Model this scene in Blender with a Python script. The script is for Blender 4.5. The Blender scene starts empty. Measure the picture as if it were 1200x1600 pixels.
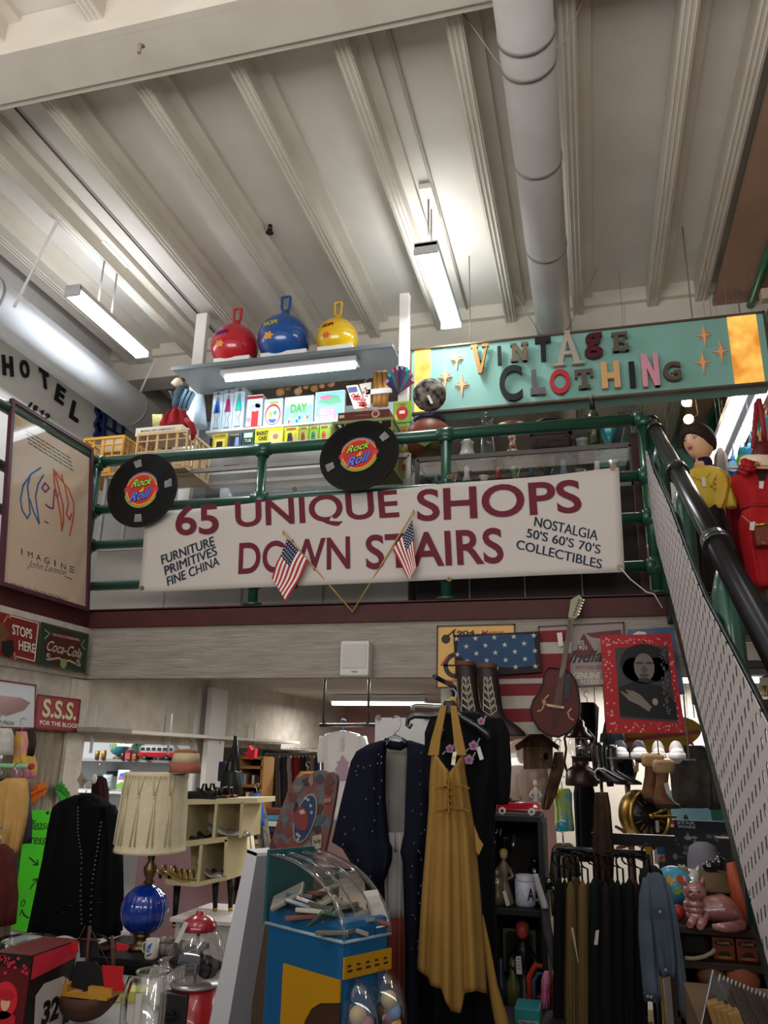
import bpy, bmesh, math, random
from mathutils import Vector, Matrix, Euler, noise as mnoise
random.seed(7)
SC = bpy.context.scene
C = SC.collection
PI = math.pi
# ---------------------------------------------------------------- camera
F = 1230.0
def _n(v): return Vector(v).normalized()
Yc = _n((330,-390,-F)); Xc = Vector((4880,280, F)).normalized(); Xc = (Xc - Yc * Xc.dot(Yc)).normalized(); Zc = Xc.cross(Yc)
RW = Matrix((Xc, Yc, Zc))
CAM = Vector((0,0,1.6))
cd = bpy.data.cameras.new('camera'); cam = bpy.data.objects.new('camera', cd); C.objects.link(cam)
cam.matrix_world = Matrix.Translation(CAM) @ RW.to_4x4()
cd.sensor_fit = 'VERTICAL'; cd.sensor_height = 24.0; cd.lens = F / 1600*24.0; cd.clip_start = 0.05
SC.camera = cam
# ---------------------------------------------------------------- world, exposure
w = bpy.data.worlds.new('world'); SC.world = w; w.use_nodes = True
w.node_tree.nodes['Background'].inputs[0].default_value = (0.93,0.96,1.0,1)
w.node_tree.nodes['Background'].inputs[1].default_value = 0.38
SC.view_settings.view_transform = 'Standard'; SC.view_settings.look = 'None'
SC.view_settings.exposure = 0.0; SC.view_settings.gamma = 1.0; SC.view_settings.use_curve_mapping = False
POW = dict(hang=30, shelf=9, soffit=42, soffit_r=45, side=26, spot=4, front=12)
# added fill light behind the camera, aimed up to brighten the ceiling
ld = bpy.data.lights.new('ceiling_fill_light', 'AREA'); ld.shape = 'RECTANGLE'; ld.size = 6.5; ld.size_y = 2.2; ld.energy = 360; ld.color = (1,.97,.93)
lo = bpy.data.objects.new('ceiling_fill_light', ld); C.objects.link(lo); lo.location = (-1.4,-1.8,2.9); lo.rotation_euler = (math.radians(148),0,0)
# ---------------------------------------------------------------- pixel rays of the photograph -> points in the room
def ray(u, v): return RW @ Vector(((u - 600)/F, -(v - 800)/F, -1.0))
def atY(u, v, Y): d = ray(u, v); return CAM + d * (Y / d.y)
def atX(u, v, X): d = ray(u, v); return CAM + d * (X / d.x)
def atZ(u, v, z): d = ray(u, v); return CAM + d * ((z - 1.6)/d.z)
class Plane:
    def __init__(s, o, ex, ey):
        s.o = Vector(o); s.ex = Vector(ex).normalized(); s.ey = Vector(ey); s.ey = (s.ey - s.ex * s.ey.dot(s.ex)).normalized(); s.n = s.ex.cross(s.ey)
    def px(s, u, v):
        d = ray(u, v); t = (s.o - CAM).dot(s.n)/d.dot(s.n); p = CAM + d * t - s.o
        return (p.dot(s.ex), p.dot(s.ey))
    def pt(s, a, b, d=0.0): return s.o + s.ex * a + s.ey * b + s.n * d
def PlY(Y): return Plane((0, Y, 0),(1,0,0),(0,0,1))          # faces the camera (-Y)
def PlXp(X): return Plane((X, 0,0),(0,1,0),(0,0,1))         # faces +X
def PlXm(X): return Plane((X, 0,0),(0,-1,0),(0,0,1))        # faces -X
# ---------------------------------------------------------------- materials
def hexc(h):
    h = h.lstrip('#'); c = [int(h[i:i + 2], 16)/255 for i in (0,2,4)]
    return tuple((x / 12.92 if x <= .04045 else ((x + .055)/1.055) ** 2.4) for x in c) + (1,)
_m = {}
def M(h, r=.6, metal=0, kind=None, c2=None, sc=8, amt=.5, bump=0, em=0, alpha=1, coat=0):
    key = (h, r, metal, kind, c2, sc, amt, bump, em, alpha, coat)
    if key in _m: return _m[key]
    m = bpy.data.materials.new('mat_' + h.strip('#') + (('_' + kind) if kind else '')); m.use_nodes = True; nt = m.node_tree; N = nt.nodes; L = nt.links
    b = N['Principled BSDF']; col = hexc(h)
    b.inputs['Base Color'].default_value = col; b.inputs['Roughness'].default_value = r; b.inputs['Metallic'].default_value = metal
    b.inputs['Coat Weight'].default_value = coat
    if not metal and not coat and kind != 'glass': b.inputs['Specular IOR Level'].default_value = .12 if r >= .8 else .28
    if em:
        b.inputs['Emission Color'].default_value = col; b.inputs['Emission Strength'].default_value = em
    if kind == 'glass':
        b.inputs['Transmission Weight'].default_value = 1; b.inputs['IOR'].default_value = 1.3
    if kind == 'clear':       # thin pane
        N.remove(b); t = N.new('ShaderNodeBsdfTransparent'); t.inputs[0].default_value = (.96,.96,.96,1); g = N.new('ShaderNodeBsdfGlossy'); g.inputs['Roughness'].default_value = .05
        mx = N.new('ShaderNodeMixShader'); mx.inputs[0].default_value = amt
        L.new(t.outputs[0], mx.inputs[1]); L.new(g.outputs[0], mx.inputs[2]); L.new(mx.outputs[0], N['Material Output'].inputs[0])
        g.inputs[0].default_value = col
        _m[key] = m; return m
    tc = None
    if kind in ('noise', 'wood', 'woodv', 'wave', 'vor', 'brick', 'paint', 'dots', 'tie', 'fur') or bump:
        tc = N.new('ShaderNodeTexCoord')
    if kind in ('noise', 'paint', 'tie', 'fur'):
        t = N.new('ShaderNodeTexNoise'); t.inputs['Scale'].default_value = sc; t.inputs['Detail'].default_value = 5
        L.new(tc.outputs['Object'], t.inputs['Vector']); f = t.outputs['Fac']
        cr = N.new('ShaderNodeValToRGB'); cr.color_ramp.elements[0].color = col; cr.color_ramp.elements[1].color = hexc(c2 or h)
        cr.color_ramp.elements[0].position = .5 - amt * .5; cr.color_ramp.elements[1].position = .5 + amt * .5
        L.new(f, cr.inputs[0]); L.new(cr.outputs[0], b.inputs['Base Color'])
    if kind in ('wood', 'woodv'):
        mp = N.new('ShaderNodeMapping'); mp.inputs['Scale'].default_value = (1,1,12) if kind == 'wood' else (12,12,.8)
        t = N.new('ShaderNodeTexNoise'); t.inputs['Scale'].default_value = sc; t.inputs['Detail'].default_value = 6
        L.new(tc.outputs['Object'], mp.inputs[0]); L.new(mp.outputs[0], t.inputs['Vector']); f = t.outputs['Fac']
        cr = N.new('ShaderNodeValToRGB'); cr.color_ramp.elements[0].color = hexc(c2 or h); cr.color_ramp.elements[1].color = col
        cr.color_ramp.elements[0].position = .3; cr.color_ramp.elements[1].position = .65
        L.new(f, cr.inputs[0]); L.new(cr.outputs[0], b.inputs['Base Color'])
    if kind in ('vor', 'dots'):
        t = N.new('ShaderNodeTexVoronoi'); t.inputs['Scale'].default_value = sc; L.new(tc.outputs['Object'], t.inputs['Vector'])
        cr = N.new('ShaderNodeValToRGB'); cr.color_ramp.interpolation = 'CONSTANT' if kind == 'dots' else 'LINEAR'
        cr.color_ramp.elements[0].color = hexc(c2 or h); cr.color_ramp.elements[1].color = col; cr.color_ramp.elements[0].position = 0; cr.color_ramp.elements[1].position = amt
        L.new(t.outputs['Distance'], cr.inputs[0]); L.new(cr.outputs[0], b.inputs['Base Color'])
    if kind == 'brick':
        t = N.new('ShaderNodeTexBrick'); t.inputs['Scale'].default_value = sc; t.inputs['Color1'].default_value = col; t.inputs['Color2'].default_value = hexc(c2 or h); t.inputs['Mortar'].default_value = hexc('#2a1d16')
        mp = N.new('ShaderNodeMapping'); mp.inputs['Rotation'].default_value = (PI / 2,0, PI / 2); L.new(tc.outputs['Object'], mp.inputs[0]); L.new(mp.outputs[0], t.inputs['Vector'])
        L.new(t.outputs['Color'], b.inputs['Base Color'])
    if bump:
        t2 = N.new('ShaderNodeTexNoise'); t2.inputs['Scale'].default_value = max(sc * 2.5,6) if kind != 'brick' else 20; t2.inputs['Detail'].default_value = 6
        src = tc.outputs['Object']
        if kind in ('wood', 'woodv'):
            L.new(mp.outputs[0], t2.inputs['Vector'])
        else: L.new(src, t2.inputs['Vector'])
        bp = N.new('ShaderNodeBump'); bp.inputs['Strength'].default_value = bump; bp.inputs['Distance'].default_value = .02
        L.new(t2.outputs['Fac'], bp.inputs['Height']); L.new(bp.outputs[0], b.inputs['Normal'])
    _m[key] = m; return m
# ---------------------------------------------------------------- mesh builder
_tc = {}
def text_mesh(s, bold=0.0, shear=0.0):
    k = (s, bold, shear)
    if k in _tc: return _tc[k]
    cu = bpy.data.curves.new('t', 'FONT'); cu.body = s; cu.size = 1; cu.offset = bold; cu.shear = shear; cu.resolution_u = 5
    o = bpy.data.objects.new('t', cu); C.objects.link(o)
    dg = bpy.context.evaluated_depsgraph_get(); me = bpy.data.meshes.new_from_object(o.evaluated_get(dg))
    bpy.data.objects.remove(o); bpy.data.curves.remove(cu)
    V = [v.co.copy() for v in me.vertices]; Fc = [tuple(p.vertices) for p in me.polygons]; bpy.data.meshes.remove(me)
    x0 = min(v.x for v in V); x1 = max(v.x for v in V); y0 = min(v.y for v in V); y1 = max(v.y for v in V)
    V = [((v.x - x0)/(x1 - x0 or 1),(v.y - y0)/(y1 - y0 or 1)) for v in V]
    _tc[k] = (V, Fc); return _tc[k]
class MB:
    def __init__(s, *mats):
        s.bm = bmesh.new(); s.mats = list(mats); s.mi = 0; s.T = Matrix.Identity(4)
    def use(s, m):
        if m not in s.mats: s.mats.append(m)
        s.mi = s.mats.index(m); return s
    def v(s, p): return s.bm.verts.new(s.T @ Vector(p))
    def f(s, vs, smooth=False):
        try: f = s.bm.faces.new(vs)
        except ValueError: return None
        f.material_index = s.mi; f.smooth = smooth; return f
    def box(s, c, d, rz=0, bev=0, R=None):
        R = R or Matrix.Rotation(rz, 3, 'Z'); c = Vector(c); vs = []
        for i in (-1,1):
            for j in (-1,1):
                for k in (-1,1): vs.append(s.v(c + R @ Vector((i * d[0] / 2, j * d[1] / 2, k * d[2] / 2))))
        fs = [s.f([vs[a] for a in q]) for q in ((0,1,3,2),(4,6,7,5),(0,4,5,1),(2,3,7,6),(0,2,6,4),(1,5,7,3))]
        if bev:
            es = list({e for f in fs if f for e in f.edges})
            r = bmesh.ops.bevel(s.bm, geom=es, offset=bev, segments=2, affect='EDGES', profile=.5)
            for f in r['faces']: f.material_index = s.mi
        return s
    def rings(s, rings, cap=True, smooth=True, closed=False):
        R = [[s.v(p) for p in r] for r in rings]; n = len(R[0])
        m = len(R)
        for i in range(m if closed else m - 1):
            A, B = R[i], R[(i + 1) % m]
            for j in range(n): s.f([A[j], A[(j + 1) % n], B[(j + 1) % n], B[j]], smooth)
        if cap and not closed: s.f(list(reversed(R[0]))); s.f(R[-1])
        return s
    def tube(s, pts, r, n=8, cap=True, closed=False):
        pts = [Vector(p) for p in pts]; m = len(pts); rs = r if isinstance(r, (list, tuple)) else [r] * m
        up = None; rings = []
        for i, p in enumerate(pts):
            a = pts[i - 1] if (i or closed) else p; b = pts[(i + 1) % m] if (i < m - 1 or closed) else p
            t = (b - a).normalized() if (b - a).length > 1e-9 else Vector((0,0,1))
            if up is None: up = t.orthogonal().normalized()
            up = up - t * up.dot(t)
            up = up.normalized() if up.length > 1e-6 else t.orthogonal().normalized()
            sd = t.cross(up); rings.append([p + (up * math.cos(2*PI * k / n) + sd * math.sin(2*PI * k / n))*rs[i] for k in range(n)])
        return s.rings(rings, cap, True, closed)
    def cyl(s, a, b, r, r2=None, n=16): return s.tube([a, b], [r, r if r2 is None else r2], n)
    def lathe(s, prof, c=(0,0,0), n=28, sx=1, sy=1, flute=0, fk=12, axis=None):
        c = Vector(c); Q = Matrix.Identity(3)
        if axis is not None: Q = Vector((0,0,1)).rotation_difference(Vector(axis).normalized()).to_matrix()
        rg = []
        for r, z in prof:
            r = max(r, 1e-4); ring = []
            for k in range(n):
                a = 2*PI * k / n; q = r * (1 + flute * math.cos(fk * a)); ring.append(c + Q @ Vector((q * sx * math.cos(a), q * sy * math.sin(a), z)))
            rg.append(ring)
        return s.rings(rg)
    def ell(s, c, r, n=16, R=None, m=None):
        m = m or max(6, n // 2); c = Vector(c); r = (r, r, r) if not isinstance(r, (tuple, list)) else r; R = R or Matrix.Identity(3); rg = []
        for i in range(m + 1):
            t = PI * i / m; q = max(math.sin(t),.01); rg.append([c + R @ Vector((r[0] * q * math.cos(2*PI * k / n), r[1] * q * math.sin(2*PI * k / n),-r[2] * math.cos(t))) for k in range(n)])
        return s.rings(rg)
    def poly(s, pl, ab, d0=0.0, d1=.004):
        ar = sum(ab[i][0] * ab[(i + 1) % len(ab)][1] - ab[(i + 1) % len(ab)][0] * ab[i][1] for i in range(len(ab)))
        if ar < 0: ab = ab[::-1]
        A = [s.v(pl.pt(a, b, d0)) for a, b in ab]; B = [s.v(pl.pt(a, b, d1)) for a, b in ab]; n = len(A)
        s.f(B); s.f(A[::-1])
        for i in range(n): s.f([A[i], A[(i + 1) % n], B[(i + 1) % n], B[i]])
        return s
    def ppx(s, pl, uv, d0=0.0, d1=.004): return s.poly(pl, [pl.px(u, v) for u, v in uv], d0, d1)
    def rect(s, pl, a0, b0, a1, b1, d0=0.0, d1=.004): return s.poly(pl, [(a0, b0),(a1, b0),(a1, b1),(a0, b1)], d0, d1)
    def disc(s, pl, c, r, d0=0, d1=.004, n=40, ry=None): return s.poly(pl, [(c[0] + r * math.cos(2*PI * k / n), c[1] + (ry or r)*math.sin(2*PI * k / n)) for k in range(n)], d0, d1)
    def ring(s, pl, c, r0, r1, d0, d1, a0=0, a1=2*PI, n=48):
        full = abs(a1 - a0 - 2*PI) < 1e-6; rg = []
        for k in range(n if full else n + 1):
            a = a0 + (a1 - a0)*k / n; ca, sa = math.cos(a), math.sin(a)
            rg.append([pl.pt(c[0] + r0*ca, c[1] + r0*sa, d0), pl.pt(c[0] + r1*ca, c[1] + r1*sa, d0), pl.pt(c[0] + r1*ca, c[1] + r1*sa, d1), pl.pt(c[0] + r0*ca, c[1] + r0*sa, d1)])
        return s.rings(rg, True, False, full)
    def star(s, pl, c, r, k=5, q=.4, d0=0, d1=.004, rot=PI / 2, sy=1):
        return s.poly(pl, [(c[0] + (r if i % 2 == 0 else r * q)*math.cos(rot + PI * i / k), c[1] + sy * (r if i % 2 == 0 else r * q)*math.sin(rot + PI * i / k)) for i in range(2*k)], d0, d1)
    def stroke(s, pl, pts, wd, d0=0, d1=.002, px=True):
        if px: pts = [pl.px(*p) for p in pts]
        for (a, b) in zip(pts, pts[1:]):
            dx, dy = b[0] - a[0], b[1] - a[1]; l = math.hypot(dx, dy)
            if l < 1e-6: continue
            nx, ny = -dy / l * wd / 2, dx / l * wd / 2; ex, ey = dx / l * wd * .25, dy / l * wd * .25
            s.poly(pl, [(a[0] + nx - ex, a[1] + ny - ey),(a[0] - nx - ex, a[1] - ny - ey),(b[0] - nx + ex, b[1] - ny + ey),(b[0] + nx + ex, b[1] + ny + ey)], d0, d1)
        return s
    def text(s, pl, t, bl, br, tl, d0=.004, d1=.006, bold=.02, shear=0, px=True):
        """t fits the parallelogram: bottom left, bottom right, top left"""
        V, Fc = text_mesh(t, bold, shear)
        if px: bl, br, tl = pl.px(*bl), pl.px(*br), pl.px(*tl)
        def q(x, y, d): return pl.pt(bl[0] + (br[0] - bl[0])*x + (tl[0] - bl[0])*y, bl[1] + (br[1] - bl[1])*x + (tl[1] - bl[1])*y, d)
        top = [s.v(q(x, y, d1)) for x, y in V]
        for f in Fc: s.f([top[i] for i in f])
        if abs(d1 - d0) > .003:
            low = [s.v(q(x, y, d0)) for x, y in V]; cnt = {}
            for f in Fc:
                for i in range(len(f)):
                    a, b = f[i], f[(i + 1) % len(f)]; cnt[(a, b)] = 1
            for (a, b) in cnt:
                if (b, a) not in cnt: s.f([top[b], top[a], low[a], low[b]])
        return s
    def grid(s, fn, nu, nv, th=0.0, smooth=True):
        """fn(u,v)->point, optional thickness along the local normal"""
        P = [[Vector(fn(i / nu, j / nv)) for i in range(nu + 1)] for j in range(nv + 1)]
        A = [[s.v(p) for p in r] for r in P]
        for j in range(nv):
            for i in range(nu): s.f([A[j][i], A[j][i + 1], A[j + 1][i + 1], A[j + 1][i]], smooth)
        if th:
            def nrm(j, i):
                a = P[j][min(i + 1, nu)] - P[j][max(i - 1,0)]; b = P[min(j + 1, nv)][i] - P[max(j - 1,0)][i]; c = a.cross(b); return c.normalized() if c.length > 1e-9 else Vector((0,-1,0))
            B = [[s.v(P[j][i] - nrm(j, i)*th) for i in range(nu + 1)] for j in range(nv + 1)]
            for j in range(nv):
                for i in range(nu): s.f([B[j + 1][i], B[j + 1][i + 1], B[j][i + 1], B[j][i]], smooth)
            for i in range(nu): s.f([A[0][i + 1], A[0][i], B[0][i], B[0][i + 1]]); s.f([A[nv][i], A[nv][i + 1], B[nv][i + 1], B[nv][i]])
            for j in range(nv): s.f([A[j][0], A[j + 1][0], B[j + 1][0], B[j][0]]); s.f([A[j + 1][nu], A[j][nu], B[j][nu], B[j + 1][nu]])
        return s
# ---------------------------------------------------------------- objects
def wloc(o):
    p = Vector((0,0,0))
    while o: p += o.location; o = o.parent
    return p
def obj(name, mb, parent=None, mats=None, loc=None):
    bm = mb.bm
    if loc is None and parent is None:      # world-space builder: put the origin at the thing's base
        xs = [v.co for v in bm.verts]; loc = Vector(((min(p.x for p in xs) + max(p.x for p in xs))/2,(min(p.y for p in xs) + max(p.y for p in xs))/2, min(p.z for p in xs)))
        off = loc
    elif loc is None: off = wloc(parent); loc = Vector((0,0,0))
    else: off = Vector((0,0,0))
    for v in bm.verts: v.co -= off
    for e in bm.edges:
        if len(e.link_faces) == 2 and e.link_faces[0].smooth and e.calc_face_angle(0) > .75: e.smooth = False
    me = bpy.data.meshes.new(name); bm.to_mesh(me); bm.free()
    for m in (mats or mb.mats): me.materials.append(m)
    o = bpy.data.objects.new(name, me); C.objects.link(o); o.parent = parent; o.location = loc
    return o
def tag(o, label, cat, group=None):
    o['label'] = label; o['category'] = cat
    if group: o['group'] = group
    return o
def thing(name, label, cat, loc=(0,0,0), rz=0, group=None):
    o = bpy.data.objects.new(name, None); C.objects.link(o); o.location = loc; o.rotation_euler = (0,0, rz); o.empty_display_size = .1
    return tag(o, label, cat, group)
def struct(name, mb, parent=None):
    o = obj(name, mb, parent)
    if not parent: o['kind'] = 'structure'
    return o
def one(name, mb, label, cat, group=None): return tag(obj(name, mb), label, cat, group)
def lpart(name, mb, parent): return obj(name, mb, parent, loc=Vector((0,0,0)))   # mesh written in the thing's own frame
def dup(root, loc, rz=0, label=None, group=None):
    r = root.copy(); C.objects.link(r); r.location = loc; r.rotation_euler = (0,0, rz)
    if label: r['label'] = label
    if group: r['group'] = group
    for ch in list(root.children):
        c = ch.copy(); C.objects.link(c); c.parent = r
        for g in list(ch.children):
            d = g.copy(); C.objects.link(d); d.parent = c
    return r
def area(name, loc, sx, sy, power, parent=None, rot=(0,0,0), col=(1,1,1), kind='AREA'):
    l = bpy.data.lights.new(name, kind); l.energy = power; l.color = col
    if kind == 'AREA': l.shape = 'RECTANGLE'; l.size = sx; l.size_y = sy
    else: l.shadow_soft_size = sx
    o = bpy.data.objects.new(name, l); C.objects.link(o); o.rotation_euler = rot
    o.parent = parent; o.location = Vector(loc) - (wloc(parent) if parent else Vector((0,0,0)))
    return o
V3 = Vector
# ================================================================ the room
WHT = M('#d9d3cb', .85, kind='noise', c2='#c9c1b8', sc=1.5, amt=.5, bump=.05)
RIB = M('#d6cfc5', .7, kind='noise', c2='#c8bfb0', sc=3, amt=.6)
b = MB(M('#8a8178', .8)); b.box((-1,5,-.05),(12,16,.1)); struct('floor', b)
b = MB(WHT); b.box((-1.6,5.5,6.0),(8.2,13.4,.1)); struct('ceiling', b)
n = 0
for X in (-4.68,-4.02,-3.33,-2.64,-1.97,-1.27,-.57,.08,.77,1.2):
    n += 1; b = MB(RIB)
    wd = .105 if X > -4.6 else .3
    b.box((X, 5.5,5.86),(wd, 13.2,.2)); b.box((X + .07,5.5,5.925),(wd + .04,13.2,.06))
    for k in (-.034,0,.034): b.cyl((X + k, -1,5.758),(X + k, 12,5.758),.008, n=6)
    struct('trim_%d' % n, b)
b = MB(RIB); b.box((-1.6,3.2,5.78),(8.2,.3,.34), bev=.01); b.box((-1.6,3.04,5.64),(8.2,.05,.06)); b.box((-1.6,3.37,5.68),(8.2,.06,.1)); struct('trim_11', b)
b = MB(RIB); b.box((-1.6,7.15,5.76),(8.2,.3,.38), bev=.01); b.box((-1.6,6.97,5.88),(8.2,.06,.14)); struct('trim_12', b)
# back and side walls
TEAL = M('#8fc9c4', .7)
b = MB(M('#d3cdc4', .8, kind='noise', c2='#bfb8ae', sc=2, bump=.05)); b.box((-3.4,12.1,3),(5,.1,6)); b.use(TEAL); b.box((1.2,10.7,4.2),(1.8,.1,3.5)); struct('wall_back', b)
b = MB(M('#cfc9c0', .8)); b.box((1.2,12.1,3),(4.4,.1,6)); struct('wall_back_right', b)
b = MB(M('#d5d2cd', .75, kind='noise', c2='#c6c2bb', sc=2)); b.box((-5.1,5.5,4.2),(.1,13.4,3.6))
struct('wall_left', b)
b = MB(M('#9c948a', .8)); b.box((-6.4,5.5,1.2),(.1,13.4,2.4)); b.box((-5.75,5.5,2.43),(1.3,13.4,.06)); struct('wall_lower_left', b)
b = MB(M('#9c6f4c', .7, kind='brick', c2='#7d5236', sc=4, bump=.6)); b.box((2.1,7.4,4.25),(.1,9.6,3.5)); struct('wall_upper_right', b)
b = MB(M('#a88a76', .75, kind='noise', c2='#967763', sc=2)); b.box((1.75,5.5,5.72),(.9,13.3,.06)); struct('trim_13', b)
b = MB(M('#7b756d', .8)); b.box((3.3,7.5,1.22),(.1,9,2.44)); b.box((2.7,7.5,2.44),(1.3,9,.06)); struct('wall_right', b)
# mezzanine floor, red edge board, rough white beam, soffit
b = MB(M('#8d8479', .8)); b.box((-1.0,8.7,2.44),(8.0,6.9,.12)); b.box((-4.35,2.0,2.44),(1.3,6.4,.12)); struct('floor_mezzanine', b)
RED = M('#4a201b', .6, kind='noise', c2='#3c1918', sc=6, bump=.1)
xl = -3.64
b = MB(RED); b.box((-1.4,5.19,2.545),(4.5,.06,.13)); b.box((xl - .02,2.1,2.545),(.06,6.2,.13)); b.box((-1.4,5.23,2.61),(4.5,.14,.02)); struct('trim_14', b)
ROUGH = M('#a39a8f', .9, kind='wood', c2='#8f867b', sc=3, bump=.9)
ROUGHY = M('#cfc6b9', .9, kind='noise', c2='#b3a999', sc=7, bump=.7)
b = MB(ROUGH); b.box((-1.4,5.24,2.295),(4.5,.1,.37)); struct('trim_15', b)
b = MB(ROUGHY); b.box((xl - .04,2.1,2.295),(.1,6.2,.37)); struct('trim_16', b)
b = MB(M('#c9c1b6', .85, kind='noise', c2='#b6ada0', sc=1.5, bump=.15)); b.box((-1.4,8.7,2.35),(7.0,6.8,.06)); struct('ceiling_under_mezzanine', b)
# header over the left room, post at the corner, plank wall by the entrance
b = MB(ROUGHY); b.box((xl - .05,8.6,1.995),(.1,6.7,.66)); struct('wall_header_left', b)
b = MB(ROUGHY); b.box((xl - .06,5.18,1.05),(.16,.2,2.1)); struct('trim_17', b)
b = MB(ROUGHY); b.box((xl - .05,3.5,1.95),(.08,3.2,.33)); struct('wall_header_entrance', b)
b = MB(M('#a39784', .85, kind='woodv', c2='#7d7160', sc=3, bump=.8)); b.box((xl - .05,4.83,.9),(.08,.5,1.8)); struct('wall_planks', b)
# far partitions behind the lower shop
b = MB(M('#b98f8c', .8)); b.box((-2.0,11.9,1.2),(4.5,.06,2.3)); b.use(M('#c9c4bd', .8)); b.box((-5.4,11.9,1.2),(2.3,.06,2.44)); struct('wall_back_lower', b)
b = MB(M('#b5aca0', .8)); b.box((1.45,7.3,1.15),(3.6,.06,2.3)); struct('wall_behind_racks', b)
# ================================================================ ventilation ducts
def duct(name, label, x, z, r, y0, y1, seams, wires):
    t = thing(name, label, 'duct', (x, y0, z - r))
    b = MB(M('#b9b6b3' if x > -1 else '#dcdfe3', .55,.1 if x > -1 else 0, kind='noise', c2='#a4a09c' if x > -1 else '#c4c8cd', sc=3, amt=.7))
    b.tube([(x, y0, z),(x, y1, z)], r, 40); obj('pipe', b, t)
    for y in seams:
        b = MB(M('#8b8782', .5,.3)); b.tube([(x, y - .012, z),(x, y + .012, z)], r + .006,40); obj('seam', b, t)
    for y in wires:
        for sg in (-1,1):
            b = MB(M('#9a938a', .5)); b.tube([(x + sg * r * .9, y, z - .05),(x + sg * .42, y - .05,5.93)], .004,6); obj('hanger_wire', b, t)
    return t
duct('ventilation_duct', 'large pale grey round ventilation duct running between the ceiling beams', -.15,5.42,.155,.5,11.9,(3.42,3.6,4.4,5.35,6.5,6.6,7.6,9),(3.6,6.55,9))
duct('ventilation_duct', 'white round duct along the wall above the black wall lettering', -4.62,5.12,.2,.5,9.3,(3.0,4.6,6.8,8),())
for u0, v0, u1, v1, Y, lb in ((75,375,22,480,4.6, 'thin white slanted rod from ceiling to white duct, nearer the corner of the photo'),(243,560,212,628,7.0, 'thin white slanted rod behind the grey shelf, down to the white duct')):
    p = atY(u0, v0, Y); q = atY(u1, v1, Y - .0); k = (5.94 - q.z)/(p.z - q.z)
    b = MB(M('#e6e4e0', .5)); b.tube([q, q + (p - q)*k], .012,8); one('hanger_rod', b, lb, 'rod')
# conduit on the ceiling
b = MB(M('#b5ada0', .6)); b.tube([(-1.0,.8,5.935),(-1.0,6.95,5.935)], .014,8); one('ceiling_conduit', b, 'thin painted conduit running along the ceiling to the hanging lamp', 'conduit')
b = MB(M('#5a5048', .6)); b.tube([(-3.72,3.4,5.93),(-3.72,6.95,5.93)], .008,6); one('ceiling_cable', b, 'thin dark cable along the ceiling above the left hanging tube light', 'cable')
t = thing('sprinkler_head', 'small dark sprinkler head on the white ceiling panel', 'sprinkler', atZ(422,352,5.93))
p = atZ(422,352,5.95); b = MB(M('#3c352c', .4,.8)); b.cyl(p, p - V3((0,0,.05)),.018); obj('body', b, t)
b = MB(M('#3c352c', .4,.8)); b.lathe([(.0,0),(.035,.002),(.035,.006),(0,.008)], p - V3((0,0,.08)),12); b.tube([p - V3((.02,0,.04)), p - V3((.012,0,.075))], .004,5); b.tube([p - V3((-.02,0,.04)), p - V3((-.012,0,.075))], .004,5); obj('deflector', b, t)
p = atY(219,70,3.05); b = MB(M('#8f8578', .6)); b.tube([p + V3((0,.03,.02)), p, p - V3((0,0,.06))], .012,8); one('beam_hook', b, 'small painted hook on the front ceiling girder', 'hook')
# ================================================================ lamps
TUBE = M('#f4f8ff', .4, em=7.0); FIX = M('#c9c9c9', .4,.2)
def hanging_light(name, label, cx, y0, y1, z, power, col=(.93,.97,1), stem=True, wide=.17, em=7.0):
    t = thing(name, label, 'ceiling light', (cx, (y0 + y1)/2, z))
    b = MB(FIX); b.box((cx, (y0 + y1)/2, z + .07),(wide, y1 - y0,.05), bev=.008); b.box((cx, y0 + .01, z + .035),(wide, .02,.09)); b.box((cx, y1 - .01, z + .035),(wide, .02,.09)); obj('housing', b, t)
    for k in (-.045,.045):
        b = MB(M('#f4f8ff', .4, em=em)); b.tube([(cx + k, y0 + .03, z + .015),(cx + k, y1 - .03, z + .015)], .026,12); obj('tube', b, t)
    if stem:
        for yy in (y0 + .35, y0 + .55) if stem == 1 else (y0 + .1, y0 + .22):
            b = MB(M('#8e8a86', .5)); b.tube([(cx, yy, z + .09),(cx, yy, 5.9)], .008,8); obj('stem', b, t)
        b = MB(M('#d9d4cd', .6)); b.box((cx, y0 + (.45 if stem == 1 else .16),5.91),(.1,.4,.05), bev=.006); obj('canopy', b, t)
    area('lamp_light', (cx, (y0 + y1)/2, z - .03), wide, y1 - y0, power, t, col=col)
    area('lamp_uplight', (cx, (y0 + y1)/2, z + .12), wide, y1 - y0, power * .3, t, rot=(PI, 0,0), col=col)
    return t
hanging_light('hanging_tube_light', 'bright fluorescent fixture hanging near the middle of the ceiling', -1.05,5.1,6.27,5.33, POW['hang'], stem=2, wide=.19)
hanging_light('hanging_tube_light', 'bright fluorescent fixture hanging above the black wall lettering', -3.98,4.84,5.95,5.2, POW['hang'], col=(.86,.93,1), wide=.14)
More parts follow.
